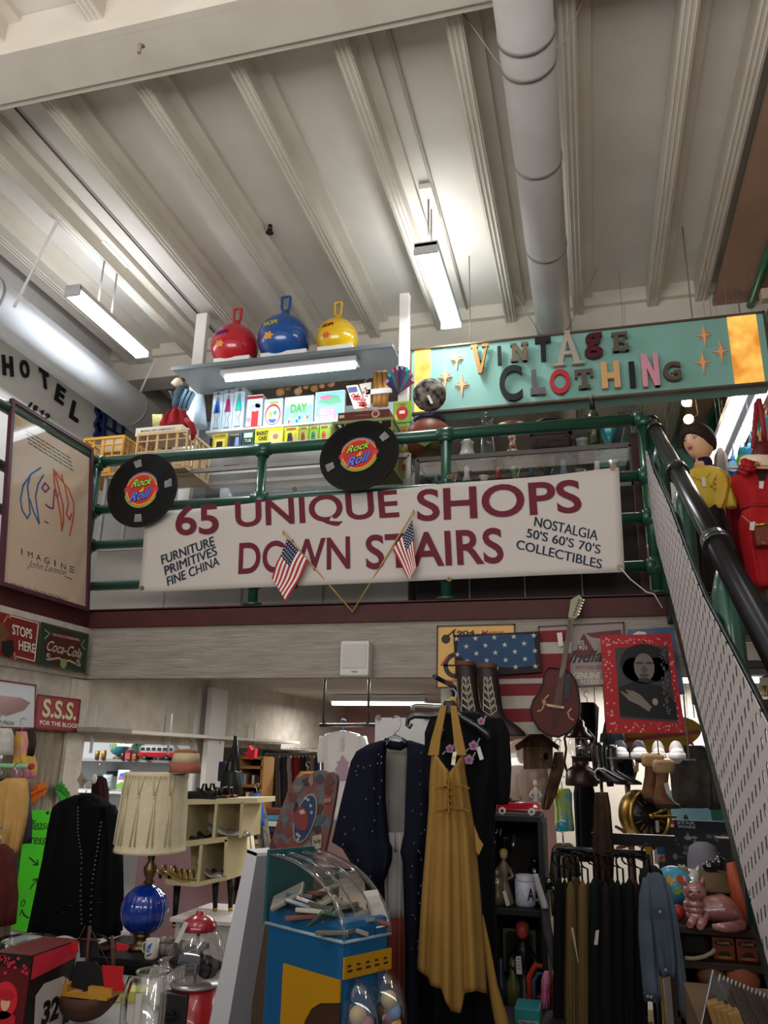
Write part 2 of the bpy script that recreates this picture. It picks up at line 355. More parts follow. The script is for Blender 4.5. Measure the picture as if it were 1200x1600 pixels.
# unseen fixtures added behind the camera to fill in light on the ceiling
for x, y, lb in ((-2.4,-1.4, 'left rear'),(.6,-1.4, 'right rear'),(-2.4,.2, 'left'),(.6,.2, 'right')):
    hanging_light('hanging_tube_light', 'added unseen fluorescent fixture, %s of the photographer' % lb, x, y, y + 1.2,5.2, POW['front'], stem=2)
def strip(name, label, x0, x1, y, z, power, wide=.1, col=(1,.98,.95)):
    t = thing(name, label, 'strip light', ((x0 + x1)/2, y, z))
    b = MB(FIX); b.box(((x0 + x1)/2, y, z + .06),(x1 - x0, wide, .05), bev=.005); obj('housing', b, t)
    b = MB(TUBE); b.tube([(x0 + .03, y, z + .015),(x1 - .03, y, z + .015)], .024,12); obj('tube', b, t)
    area('lamp_light', ((x0 + x1)/2, y, z - .02), x1 - x0, wide, power, t, col=col)
    return t
strip('soffit_strip_light', 'long glowing tube light under the balcony, beside the white board', -2.33,-.95,6.0,2.2, POW['soffit'])
strip('soffit_strip_light', 'glowing tube light under the balcony behind the red picture frame', -.06,1.3,6.78,2.22, POW['soffit_r'])
strip('soffit_strip_light', 'short added fill tube light far back under the balcony', -3.1,-1.9,9.4,2.2, POW['soffit_r'])  # added tube to raise the light under the left of the balcony
strip('soffit_strip_light', 'tube light in the left room behind the shelf board', -5.6,-4.4,6.2,2.2, POW['soffit_r'])
# ================================================================ green pipe railing
GRN = M('#1f4a3a', .35,.2, coat=.3); RR = .043
def pxm(px, p):       # how many metres px pixels are at the point p
    return px * (RW.transposed() @ (Vector(p) - CAM)).z * -1/F
zs = [atY(410,702,5.2).z, atY(990,744,5.2).z, atY(990,809,5.2).z, atY(990,885,5.2).z]
xr = .44; xc = -3.77
t = thing('pipe_railing', 'dark green pipe railing behind the long banner, along the balcony edge', 'railing', (-1.6,5.2,2.6))
for k, z in enumerate(zs):
    b = MB(GRN); b.tube([(xc, 5.2, z),(xr, 5.2, z)], RR if k == 0 else .036,16); obj('rail', b, t)
for x in (xc, atY(408,750,5.2).x, atY(697,760,5.2).x, xr + .005):
    b = MB(GRN); b.tube([(x, 5.2,2.62),(x, 5.2, zs[0] + (.0 if x < 0 else 0))], .036,16)
    for z in zs: b.tube([(x, 5.2, z - .06),(x, 5.2, z + .05 if z < zs[0] else z)], .05,16); b.tube([(x - (.06 if x > xc + .1 else 0),5.2, z),(x + (.06 if x < .4 else 0),5.2, z)], .052,16)
    b.tube([(x, 5.2,2.62),(x, 5.2,2.64)], .07,16); obj('post', b, t)
t = thing('pipe_railing', 'dark green pipe railing behind the tall framed poster on the left', 'railing', (xc, 3.6,2.6))
for k, z in enumerate(zs):
    b = MB(GRN); b.tube([(xc, 2.0, z),(xc, 5.135, z)], RR if k == 0 else .036,16); obj('rail', b, t)
for y in (2.6,3.9):
    b = MB(GRN); b.tube([(xc - .09, y, 2.5),(xc - .09, y, zs[0])], .036,16); obj('post', b, t)
# ================================================================ banner
def bil(q, u, v): return q[0] * (1 - u)*(1 - v) + q[1] * u * (1 - v) + q[2] * u * v + q[3] * (1 - u)*v
VIN = M('#bcb3ab', .5); MAR = M('#62182a', .7); NAV = M('#15263b', .7)
q = [atY(228,800,5.09), atY(967,730,5.09), atY(976,894,5.09), atY(217,926,5.09)]
def bw(u, v):
    p = bil(q, u, v); sag = -.012*math.sin(PI * ((u * 3) % 1))*(1 - v)
    return p + V3((0,.004*math.sin(9*u + 3*v) + .0022*math.sin(31*u - 9*v), sag))
t = thing('vinyl_banner', 'long white vinyl banner with maroon lettering tied to the balcony railing', 'banner', (q[0] + q[2])/2 - V3((0,0,.38)))
b = MB(VIN); b.grid(bw, 72,14,.004); obj('cloth', b, t)
P = PlY(5.081)
b = MB(MAR)
for s_, bl, br, tl in (("65", (274,837),(342,834),(274,790)),("UNIQUE", (368,832),(625,816),(367,783)),("SHOPS", (652,815),(910,801),(651,765)),("DOWN", (372,898),(547,889),(374,848)),("STAIRS", (572,890),(788,880),(571,836))):
    b.text(P, s_, bl, br, tl, 0,.001, bold=.018)
b.use(NAV)
for s_, bl, br, tl in (("FURNITURE", (253,882),(335,852),(251,868)),("PRIMITIVES", (258,899),(339,867),(256,885)),("FINE CHINA", (262,916),(343,883),(260,902)),("NOSTALGIA", (834,822),(933,845),(836,807)),("50'S 60'S 70'S", (822,839),(937,866),(824,825)),("COLLECTIBLES", (806,857),(939,889),(808,843))):
    for o_ in (0,.7): b.text(P, s_, (bl[0] + o_, bl[1]),(br[0] + o_, br[1]),(tl[0] + o_, tl[1]),0,.001 + o_ * .0006, bold=0)
obj('lettering', b, t)
for u, v in ((236,806),(460,764),(702,745),(957,731),(968,886),(702,905),(222,919),(462,916)):
    b = MB(M('#6b5a3a', .3,.9)); b.ring(P, P.px(u, v),.008,.016,-.006,.004, n=16); obj('grommet', b, t)
# ================================================================ plastic records
def record(u, v, wpx, tilt, rot, label, glint):
    c = atY(u, v, 5.02); r = pxm(wpx / 2, c)
    ey = V3((0, math.sin(tilt), math.cos(tilt))); R_ = Matrix.Rotation(rot, 3, 'Y'); pl = Plane(c, R_ @ V3((1,0,0)), R_ @ ey)
    t = thing('plastic_record', label, 'record', c - V3((0,0, r)), group='giant plastic records on the railing')
    K = M('#040405', .42)
    b = MB(K); b.disc(pl, (0,0), r, -.006,.006,64)
    for k in range(9): rr = r * (.5 + .05*k); b.ring(pl, (0,0), rr, rr + .004,.006,.0085)
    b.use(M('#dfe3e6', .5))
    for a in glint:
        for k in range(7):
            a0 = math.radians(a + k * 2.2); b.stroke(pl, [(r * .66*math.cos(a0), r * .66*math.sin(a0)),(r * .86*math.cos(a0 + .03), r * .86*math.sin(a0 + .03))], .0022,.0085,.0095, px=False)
    obj('disc', b, t)
    b = MB(M('#b8342f', .4)); q_ = r * .5; b.disc(pl, (0,0), q_ * .93,.0085,.0105,48)
    for rr, c_, a0, a1 in ((.78, '#e8c24a', 190,350),(.86, '#8fc14a', 185,355),(.78, '#e8604a', 20,160),(.86, '#e8c24a', 15,165),(.94, '#4a66c8', 30,150),(.94, '#8fc14a', 200,340)):
        b.use(M(c_, .4)); b.ring(pl, (0,0), q_ * rr, q_ * (rr + .035),.0105,.012, math.radians(a0), math.radians(a1),24)
    b.use(M('#d8507a', .4))
    for s_ in (-1,1):
        for k in (-1,0,1): b.rect(pl, s_ * q_ * .72, k * .012 - .002, s_ * q_ * 1.0, k * .012 + .002,.0105,.013)
    for w_, c_, x0, y0, x1, y1, hh in (("Rock", '#9ad04a', -.62,.12,.52,.3,.42),("&", '#f0b040', -.12,-.15,.14,-.12,.26),("Roll", '#5a7ae8', -.6,-.68,.5,-.42,.52)):
        b.use(M('#1a1020', .5)); b.text(pl, w_, (x0*q_ - .003, y0*q_ - .004),(x1*q_ + .003, y1*q_ - .004),(x0*q_ + .012,(y0 + hh)*q_ + .003),.012,.0128, bold=.07, shear=.2, px=False)
        b.use(M(c_, .4)); b.text(pl, w_, (x0*q_, y0*q_),(x1*q_, y1*q_),(x0*q_ + .015,(y0 + hh)*q_),.013,.0145, bold=.02, shear=.2, px=False)
    obj('paper_label', b, t); return t
record(222,766,121,0,.05, 'giant black plastic record hung on the left end of the railing', (100,265,5))
record(561,711,129,.2,-.08, 'giant black plastic record hung on the railing above the middle of the banner', (25,190))
# ================================================================ two small flags on sticks
RD = M('#a3242f', .7); CW = M('#ded8d0', .7); NB = M('#1c2747', .7)
def flag(tip, h0, h1, f0, f1, label, Y):
    base = atY(551,956,5.13); tp = atY(tip[0], tip[1], Y)
    t = thing('stick_flag', label, 'flag', base, group='small flags on sticks on the balcony edge')
    b = MB(M('#b08a52', .5)); b.tube([base, tp], .006,8); b.ell(tp, (.009,.009,.02),8); obj('stick', b, t)
    Q = [atY(*h0, Y - .01), atY(*f0, Y - .03), atY(*f1, Y - .03), atY(*h1, Y - .01)]
    def fw(u, v): return bil(Q, u, v) + V3((0,.012*math.sin(7*u + 5*v),0))
    b = MB(RD, CW, NB); n_ = 26
    A = [[b.v(fw(i / n_, j / 26)) for i in range(n_ + 1)] for j in range(27)]
    B_ = [[b.v(fw(i / n_, j / 26) + V3((0,.002,0))) for i in range(n_ + 1)] for j in range(27)]
    for j in range(26):
        for i in range(n_):
            b.mi = 2 if (i < n_ * .42 and j < 14) else (j // 2) % 2
            b.f([A[j][i], A[j + 1][i], A[j + 1][i + 1], A[j][i + 1]], True); b.f([B_[j][i], B_[j][i + 1], B_[j + 1][i + 1], B_[j + 1][i]], True)
    b.mi = 1; P_ = PlY(0)
    for j in range(6):
        for i in range(5):
            p = fw((i + .6)*.42/5.2,(j + .6)/11.6); P_.o = V3((0, p.y - .003,0)); b.star(P_, (p.x, p.z),.0055,5,.45,0,.001)
    obj('flag_cloth', b, t)
flag((443,832),(448,842),(482,876),(424,903),(448,940), 'small striped flag on a stick leaning left in front of the banner', 5.03)
flag((646,800),(644,812),(614,860),(650,884),(640,908), 'small striped flag on a stick leaning right in front of the banner', 5.03)
# ================================================================ VINTAGE CLOTHING sign
SY = 6.0; P = PlY(SY)
t = thing('shop_sign', 'long turquoise sign with raised mismatched letters above the right end of the railing', 'sign', (.08, SY + .1,4.38))
zb = atY(900,624, SY).z; zt = atY(900,519, SY).z; x0 = atY(643,593, SY).x; x1 = atY(1199,545, SY).x
b = MB(M('#86b3a8', .5, kind='noise', c2='#7aa89c', sc=2)); b.box(((x0 + x1)/2, SY + .1,(zb + zt)/2),(x1 - x0,.2, zt - zb)); obj('panel', b, t)
b = MB(M('#6a5a4c', .35,.6)); e = .014
for (a0, b0, a1, b1) in ((x0 - e, zt - e, x1 + e, zt),(x0 - e, zb - e, x1 + e, zb + .003),(x0 - e, zb, x0, zt),(x1, zb, x1 + e, zt)): b.rect(P, a0, b0, a1, b1,-.03,.02)
obj('frame', b, t)
for xx in (x0 + .5, x1 - .5):
    b = MB(M('#77716a', .5)); b.tube([(xx, SY + .1, zt),(xx, SY + .1,5.95)], .005,6); obj('hanger_wire', b, t)
AMB = bpy.data.materials.new('amber_panel'); AMB.use_nodes = True; N = AMB.node_tree.nodes; L = AMB.node_tree.links
tx = N.new('ShaderNodeTexNoise'); tx.inputs['Scale'].default_value = 5; cr = N.new('ShaderNodeValToRGB'); cr.color_ramp.elements[0].color = hexc('#d08028'); cr.color_ramp.elements[1].color = hexc('#ffc860')
cr.color_ramp.elements[0].position = .35; cr.color_ramp.elements[1].position = .65
tcn = N.new('ShaderNodeTexCoord'); L.new(tcn.outputs['Object'], tx.inputs['Vector']); L.new(tx.outputs['Fac'], cr.inputs[0]); L.new(cr.outputs[0], N['Principled BSDF'].inputs['Emission Color']); N['Principled BSDF'].inputs['Emission Strength'].default_value = .75; L.new(cr.outputs[0], N['Principled BSDF'].inputs['Base Color'])
for (ua, ub, lb) in ((648,673, 'left'),(1147,1188, 'right')):
    a0 = P.px(ua, 590)[0]; a1 = P.px(ub, 545)[0]; b = MB(AMB); b.rect(P, a0, zb + .01, a1, zt - .015,0,.006); o = obj('light_panel', b, t); o['label'] = 'glowing amber panel'
P2 = PlY(SY - .004)
for (u, v, h) in ((714,562,39),(696,590,42),(722,602,42),(1100,525,41),(1126,550,42),(1098,567,43)):
    c = P2.px(u, v); r = pxm(h / 2, P2.pt(*c)); b = MB(M('#ee8e5c', .5)); b.star(P2, c, r * .52,8,.28,0,.008, sy=.8); b.use(M('#f2a878', .5)); b.poly(P2, [(c[0] - r * .13, c[1]),(c[0], c[1] + r),(c[0] + r * .13, c[1]),(c[0], c[1] - r)], 0,.014)
    b.poly(P2, [(c[0] - r * .55, c[1]),(c[0], c[1] + r * .1),(c[0] + r * .55, c[1]),(c[0], c[1] - r * .1)], 0,.012); obj('star', b, t)
SL = dict(
 V=[[(0,.9),(.38,.9),(.38,1),(0,1)], [(.62,.9),(1,.9),(1,1),(.62,1)], [(.06,.92),(.32,.92),(.54,.25),(.86,.92),(.94,.92),(.6,0),(.4,0)]],
 I=[[(.1,0),(.9,0),(.9,1),(.1,1)]],
 N=[[(.08,0),(.3,0),(.3,1),(.08,1)], [(.7,0),(.92,0),(.92,1),(.7,1)], [(.08,1),(.34,1),(.92,0),(.66,0)], [(0,0),(.4,0),(.4,.14),(0,.14)], [(.6,.86),(1,.86),(1,1),(.6,1)], [(0,.86),(.2,.86),(.2,1),(0,1)]],
 n=[[(.0,0),(.3,0),(.3,1),(.0,1)], [(.7,0),(1,0),(1,1),(.7,1)], [(.0,1),(.3,1),(1,0),(.7,0)]],
 T=[[(.34,0),(.66,0),(.66,1),(.34,1)], [(0,.76),(1,.76),(1,1),(0,1)]],
 t=[[(.36,0),(.64,0),(.64,1),(.36,1)], [(0,.8),(1,.8),(1,1),(0,1)], [(0,.58),(.15,.58),(.15,.8),(0,.8)], [(.85,.58),(1,.58),(1,.8),(.85,.8)], [(.18,0),(.82,0),(.82,.16),(.18,.16)]],
 A=[[(.12,.06),(.3,.06),(.56,.95),(.46,1),(.42,.95)], [(.58,.95),(.42,.95),(.68,.06),(.88,.06)], [(.28,.3),(.7,.3),(.7,.4),(.28,.4)], [(0,0),(.36,0),(.36,.07),(0,.07)], [(.6,0),(1,0),(1,.07),(.6,.07)], [(.4,.93),(.6,.93),(.6,1),(.4,1)]],
 E=[[(.12,0),(.4,0),(.4,1),(.12,1)], [(0,0),(1,0),(1,.17),(0,.17)], [(0,.83),(.96,.83),(.96,1),(0,1)], [(.3,.43),(.75,.43),(.75,.58),(.3,.58)], [(.85,0),(1,0),(1,.34),(.85,.34)], [(.82,.68),(.96,.68),(.96,1),(.82,1)], [(.64,.34),(.76,.34),(.76,.66),(.64,.66)]],
 L=[[(.1,0),(.42,0),(.42,1),(.1,1)], [(0,0),(1,0),(1,.26),(0,.26)]],
 H=[[(0,0),(.32,0),(.32,1),(0,1)], [(.68,0),(1,0),(1,1),(.68,1)], [(.2,.36),(.8,.36),(.8,.58),(.2,.58)]])
for ch, key, u0, v0, u1, v1, c_, me_ in (("V", 'V', 734,539,764,584, '#a5752e', .2),("I", 'I', 775,541,784,569, '#1d1b1f', 0),("N", 'N', 796,537,826,565, '#6b5a4a', 0),("T", 'T', 835,527,862,564, '#201a1f', 0),("A", 'A', 863,519,913,572, '#a99d90', .3),("g", None, 912,521,943,560, '#4a1620', 0),("E", 'E', 955,520,983,549, '#5d5249', 0),
                              ("C", None, 779,572,817,627, '#191719', 0),("L", 'L', 827,578,852,617, '#5f5b5c', .3),("O", None, 858,578,892,616, '#a82b32', 0),("T", 't', 897,578,928,608, '#564c42', 0),("H", 'H', 939,566,970,607, '#c99b68', 0),("I", 'I', 982,565,995,604, '#1d1b1f', 0),("N", 'n', 1003,553,1032,604, '#cf8f9a', 0),("G", None, 1036,566,1066,595, '#5a4a3c', 0)):
    m = M(c_, .45, me_, kind='noise', c2=c_, sc=20, bump=.1); um = (u0 + u1)/2; s_ = -.09
    Pq = PlY(SY - .065); bl = Pq.px(u0 + 2, v1); br = Pq.px(u1, v1 - .09*(u1 - u0)); tl = Pq.px(u0, v0); bl = (bl[0], bl[1]); 
    w_ = (br[0] - bl[0], 0); h_ = tl[1] - bl[1]; ls = SY - .03
    Pl = PlY(ls); b = MB(m)
    if key:
        for pg in SL[key]: b.poly(Pl, [(bl[0] + x * w_[0], bl[1] + y * h_) for x, y in pg], 0,.035 + .001*SL[key].index(pg))
    else: b.text(Pl, ch, (bl[0], bl[1]),(bl[0] + w_[0], bl[1]),(bl[0], bl[1] + h_),0,.035, bold=.03 if ch != 'C' else .02, px=False)
    o = obj('letter', b, t); o['label'] = 'raised letter %s' % ch
    b = MB(M('#3a3a38', .5)); cx_, cz_ = bl[0] + w_[0] * (.5 if ch not in 'CLNHO' else .12), bl[1] + h_ * (.5 if ch != 'O' else .5); b.cyl((cx_, ls, cz_),(cx_, SY, cz_),.006, n=8); obj('stud', b, t)
# ================================================================ HOTEL wall lettering, shutter
PH = PlXp(-5.045); BLK = M('#141517', .6); PH2 = PlXp(-5.02)
for ch, bl, br, tl in (("H", (4,586),(20,589),(2,554)),("O", (31,588),(45,593),(30,560)),("T", (63,603),(77,612),(60,574)),("E", (84,624),(97,634),(89,599)),("L", (107,652),(120,661),(113,625))):
    b = MB(BLK); b.text(PH, ch, bl, br, tl, 0,.015, bold=.035); one('wall_letter', b, 'black wall letter %s of the arched row beneath the white duct' % ch, 'letter')
for ch, u, v in (("1", 46,635),("8", 54,640),("4", 64,646),("9", 73,653)):
    b = MB(BLK); b.text(PH, ch, (u - 3, v),(u + 3, v + 4),(u - 2, v - 9),0,.012, bold=.0, shear=.2); one('wall_numeral', b, 'small black numeral %s under the arched wall letters' % {46: 'one', 54: 'eight', 64: 'four', 73: 'nine at the end'}[u], 'numeral')
t = thing('wooden_shutter', 'small navy blue window frame on the white wall beyond the wall letters', 'shutter', atX(176,698,-5.0))
BL = M('#1e2f5c', .5); o4 = [(160,641),(193,664),(189,698),(158,681)]
def q4(u, v): a = [PH2.px(*p) for p in o4]; return ((1 - v)*((1 - u)*a[3][0] + u * a[2][0]) + v * ((1 - u)*a[0][0] + u * a[1][0]),(1 - v)*((1 - u)*a[3][1] + u * a[2][1]) + v * ((1 - u)*a[0][1] + u * a[1][1]))
b = MB(BL)
for (u0, v0, u1, v1) in ((0,0,.12,1),(.88,0,1,1),(.44,.4,.56,1),(.1,.9,.9,1),(.1,0,.9,.1),(.1,.36,.9,.46)): b.poly(PH2, [q4(u0, v0), q4(u1, v0), q4(u1, v1), q4(u0, v1)], 0,.03)
obj('frame', b, t); b = MB(M('#8f9499', .2)); b.poly(PH2, [q4(.1,.1), q4(.9,.1), q4(.9,.9), q4(.1,.9)], -.0,.012); obj('pane', b, t)
b = MB(BL); pts = [(153,623),(156,632),(150,641),(155,652),(149,664),(153,672),(148,682)]; b.stroke(PH, pts, .07,0,.03); one('wavy_board', b, 'wavy navy blue upright trim on the white wall beside the blue window frame', 'trim board')
# ================================================================ framed poster leaning on the left railing
PP = Plane((-3.605,0,2.612),(0,1,0),(-.12,0,1)); FR = M('#4a2430', .4)
t = thing('framed_poster', 'tall framed cream poster with crayon loops leaning on the left railing', 'poster', (-3.66,4.55,2.61))
a1 = PP.px(131,952)[0]; b1 = PP.px(132,701)[1]; a0 = PP.px(10,760)[0]
b = MB(M('#cdb49a', .4)); b.rect(PP, a0,.0, a1, b1,.004,.012)
def S(c_, w_, pts, P_=PP, d=.012): b.use(M(c_, .6)); b.stroke(P_, pts, w_, d, d + .002)
K7 = lambda L_: [(x / 4, y / 4 + 640) for x, y in L_]
S('#2c6490', .014, K7([(245,365),(185,405),(135,475),(118,560),(128,630),(160,682),(178,650),(170,560),(162,480),(180,410)]))
S('#2c6490', .014, K7([(262,410),(228,470),(212,545),(222,620),(235,715),(200,640),(175,560)]))
S('#6c3a80', .013, K7([(272,460),(252,490),(272,518),(298,492),(272,460)])); S('#6c3a80', .013, K7([(330,500),(322,620),(300,615),(275,595)])); S('#a0705c', .01, K7([(345,505),(330,530),(350,555),(358,520)]))
S('#c04a2e', .014, K7([(325,375),(330,460),(350,560),(372,680),(376,760),(388,700),(384,600),(352,470),(330,380),(372,440),(420,500),(450,580),(452,650),(440,720),(425,790)]))
S('#c04a2e', .014, K7([(375,410),(400,500),(418,590),(405,650),(425,690),(440,650)])); S('#5a4a44', .008, K7([(270,700),(292,712)]))
for i_, ch in enumerate("IMAGINE"):
    x = 125 + i_ * 52; y = 905 + i_ * 18; b.use(M('#3a3434', .6))
    if ch != 'E': b.text(PP, ch, *K7([(x - (4 if ch == 'I' else 14), y),(x + (4 if ch == 'I' else 16), y + 8),(x - (4 if ch == 'I' else 14), y - 38)]),.012,.014, bold=0)
    else:
        for k in range(3): b.stroke(PP, K7([(x - 10, y - 32 + k * 16),(x + 14, y - 26 + k * 16)]),.006,.012,.014)
b.text(PP, "John Lennon", *K7([(155,995),(400,1052),(165,940)]),.012,.014, bold=-.012, shear=.35); S('#4a4444', .005, K7([(395,1045),(440,1062)]))
for k in range(4):
    for j in range(9): S('#6c625a', .009, K7([(150 + j * 32 + k * 6,130 + j * 20 + k * 26),(174 + j * 32 + k * 6,145 + j * 20 + k * 26)]))
for k in range(5):
    for j in range(8 - k): S('#8a7a6a', .005, K7([(60 + j * 46 + k * 16,1085 + j * 13 + k * 14),(92 + j * 46 + k * 16,1095 + j * 13 + k * 14)]))
b.use(M('#c9b878', .7)); b.ppx(PP, K7([(62,30),(122,70),(118,110),(58,75)]),.012,.014); obj('print', b, t)
b = MB(FR); e = .028
for r_ in ((a0 - e, -e, a1 + e, 0),(a0 - e, b1, a1 + e, b1 + e),(a0 - e, 0, a0, b1),(a1,0, a1 + e, b1)): b.rect(PP, *r_, 0,.03)
obj('frame', b, t); b = MB(M('#ffffff', .05, kind='clear', amt=.018)); b.rect(PP, a0,0, a1, b1,.016,.018); obj('glazing', b, t)
# ================================================================ tin signs on the left beam
def tin(pl, name, label, cat, uv, c_, d0=0, d1=.008, more=None, group=None, edge=None):
    b = MB(M(c_, .4,.15)); b.ppx(pl, uv, d0, d1)
    if edge:
        b.use(M(edge, .4)); q_ = uv + [uv[0]]; b.stroke(pl, q_, .012, d1, d1 + .002)
    if more: more(b, pl, d1 + .001)
    return one(name, b, label, cat, group)
PF = PlXp(-3.585)
def m1(b, P_, d):
    b.use(M('#d8d2c4', .5)); b.text(P_, "STOPS", (17,991),(48,999),(17,975), d, d + .002, bold=.02); b.text(P_, "HERE", (27,1015),(53,1021),(27,1000), d, d + .002, bold=.02)
    b.use(M('#6a4424', .6)); b.ppx(P_, [(-6,975),(2,972),(8,985),(14,990),(6,1000),(0,1012),(-8,1010)], d, d + .002); b.use(M('#1c1a18', .6)); b.ppx(P_, [(0,1002),(18,1000),(20,1018),(12,1028),(2,1022)], d, d + .003)
    b.use(M('#b0764a', .6)); b.stroke(P_, [(4,972),(10,962),(14,966)], .01, d, d + .003); b.stroke(P_, [(20,1020),(22,1030)], .014, d, d + .003); b.use(M('#d8d2c4', .5)); b.stroke(P_, [(14,962),(58,974),(52,1033),(24,1026)], .006, d, d + .002)
tin(PF, 'tin_sign', 'red tin sign with dog picture beside the dark green soda sign', 'sign', [(-40,946),(61,972),(54,1037),(-40,1014)], '#7c2220', more=m1)
def m2(b, P_, d):
    b.use(M('#4a1f1c', .5)); b.disc(P_, P_.px(98,1013),.2, d, d + .001,32,.12)
    b.use(M('#b8ab92', .5)); b.text(P_, "Coca-Cola", (70,1016),(124,1029),(73,1000), d + .001, d + .003, bold=.01, shear=.3); b.text(P_, "DELICIOUS REFRESHING", (80,993),(122,1002),(80,989), d, d + .002)
    b.text(P_, "5", (70,1031),(77,1033),(70,1020), d, d + .002); b.text(P_, "5", (117,1040),(124,1042),(117,1030), d, d + .002); b.stroke(P_, [(78,1030),(90,1028),(98,1034),(106,1032),(116,1037)], .012, d, d + .002)
    b.use(M('#7c8a5c', .5)); b.disc(P_, P_.px(97,1037),.035, d + .002, d + .004,20); b.stroke(P_, [(68,984),(76,990),(68,998)], .01, d, d + .002); b.stroke(P_, [(130,1000),(125,1008),(131,1015)], .01, d, d + .002)
tin(PF, 'tin_sign', 'dark green and maroon soda sign at the end of the left beam', 'sign', [(63,973),(137,992),(131,1051),(57,1037)], '#27352a', more=m2, edge='#3b4a35')
PF = PlXp(-3.6)
def m3(b, P_, d):
    b.use(M('#cfc7a0', .5)); b.text(P_, "S.S.S.", (63,1120),(116,1126),(66,1091), d, d + .003, bold=.03, shear=.0); b.use(M('#e2dcd0', .5)); b.text(P_, "FOR THE BLOOD", (60,1132),(121,1138),(60,1125), d, d + .003, bold=.02)
tin(PF, 'tin_sign', 'red tin sign with large pale letters on the white post', 'sign', [(58,1086),(124,1094),(119,1143),(53,1138)], '#8e1c24', more=m3, edge='#6a1418')
def m4(b, P_, d):
    b.use(M('#7b5c58', .3,.5)); b.ppx(P_, [(-20,1085),(30,1090),(45,1098),(35,1110),(10,1118),(-20,1112)], d, d + .004); b.use(M('#8a8a4a', .4)); b.text(P_, "Service", (-20,1130),(20,1133),(-20,1122), d, d + .002)
tin(PF, 'metal_plaque', 'shiny silver plaque with red border left of the red tin sign', 'plaque', [(-40,1058),(54,1071),(52,1138),(-40,1136)], '#b9bcc0', more=m4, edge='#7b2a2a')
# ================================================================ staircase with perforated side panel and handrail
t = thing('staircase', 'dark staircase descending from the balcony behind the perforated panel', 'staircase', (.95,3.4,0))
DK = M('#1b1a1a', .6); N_ = 12
for k in range(N_):
    z = 2.46 - .2*k; y = 4.9 - .25*k - .12
    b = MB(DK); b.box((.98, y, z),(.92,.29,.04), bev=.005); obj('tread', b, t)
for x in (.5,1.46):
    b = MB(M('#23302b', .5)); pl = PlXp(x); b.poly(pl, [(5.14,2.60),(5.14,2.42),(4.85,2.42),(1.82,.0),(1.62,.0),(1.62,.1),(4.7,2.60)], -.02,.02); obj('stringer', b, t)
PX_ = PlXm(.44)
t = thing('perforated_panel', 'pale lilac perforated metal sheet along the side of the stairs', 'panel', (.44,3.6,.6))
m = bpy.data.materials.new('perforated_sheet'); m.use_nodes = True; nt = m.node_tree; N = nt.nodes; L = nt.links; bs = N['Principled BSDF']
bs.inputs['Base Color'].default_value = hexc('#c5bbb9'); bs.inputs['Roughness'].default_value = .5; bs.inputs['Metallic'].default_value = .1
tcn = N.new('ShaderNodeTexCoord'); sp = N.new('ShaderNodeSeparateXYZ'); L.new(tcn.outputs['Object'], sp.inputs[0])
def mth(op, a, b_=None):
    x = N.new('ShaderNodeMath'); x.operation = op
    for i, q_ in enumerate((a, b_)):
        if q_ is None: continue
        if isinstance(q_, (int, float)): x.inputs[i].default_value = q_
        else: L.new(q_, x.inputs[i])
    return x.outputs[0]
Yo, Zo = sp.outputs['Y'], sp.outputs['Z']
# slits stand upright in rows that step down with the stairs
row = mth('DIVIDE', mth('ADD', Zo, mth('MULTIPLY', Yo, .3)),.075)
hole = mth('MULTIPLY', mth('LESS_THAN', mth('FRACT', row),.44), mth('LESS_THAN', mth('FRACT', mth('ADD', mth('DIVIDE', Yo, .066), mth('MULTIPLY', mth('FLOOR', row),.5))),.32))
tr = N.new('ShaderNodeBsdfTransparent'); mx = N.new('ShaderNodeMixShader'); L.new(hole, mx.inputs[0]); L.new(bs.outputs[0], mx.inputs[1]); L.new(tr.outputs[0], mx.inputs[2]); L.new(mx.outputs[0], N['Material Output'].inputs[0])
out = [(1003,700),(1012,706),(1020,735),(1045,790),(1078,880),(1100,935),(1135,1002),(1165,1060),(1190,1110),(1225,1180),(1225,1590),(1212,1545),(1168,1385),(1130,1240),(1105,1150),(1080,1060),(1063,985),(1045,915),(1027,850),(1014,780)]
b = MB(m); b.ppx(PX_, out, 0,.003); obj('sheet', b, t)
b = MB(M('#10201a', .5)); e2 = [(1012,703),(1022,733),(1047,788),(1080,878),(1102,933),(1138,1001),(1168,1059),(1193,1109),(1226,1175)]; b.tube([atX(u + 2, v, .455) for u, v in e2], .009,8); obj('edge_bar', b, t)
hp = [(1013,657,.5),(1036,697,.5),(1112,878,.5),(1215,1052,.5)]
STL = M('#2c2b2d', .28,.85); A_ = atX(1016,660,.5); B_ = atX(1113,838,.5); D_ = (B_ - A_).normalized(); E_ = A_ + D_ * 3.9
t = thing('pipe_handrail', 'shiny dark steel pipe handrail sloping down beside the stairs', 'handrail', (.5,3.4,1.2))
b = MB(STL); b.tube([A_, E_], .043,24); obj('pipe', b, t)
for k in (0.0,.3,1.42,2.6):
    b = MB(M('#4a494b', .25,.9)); b.tube([A_ + D_ * (k - .045), A_ + D_ * (k + .045)], .054,24); b.tube([A_ + D_ * (k + .035), A_ + D_ * (k + .05)], .058,24); obj('collar', b, t)
for k in (.5,1.55,2.7):
    p = A_ + D_ * k; zt_ = 2.46 - .8*(4.78 - p.y); b = MB(GRN); b.tube([p - V3((0,0,.045)),(p.x, p.y, p.z - .16),(p.x, p.y, max(zt_, .0))], [.02,.05,.045], 16); obj('post', b, t)
p = A_; b = MB(GRN); b.tube([(.5,5.2, zs[0] - .1),(.5,5.2,2.62)], .04,16); obj('post', b, t)
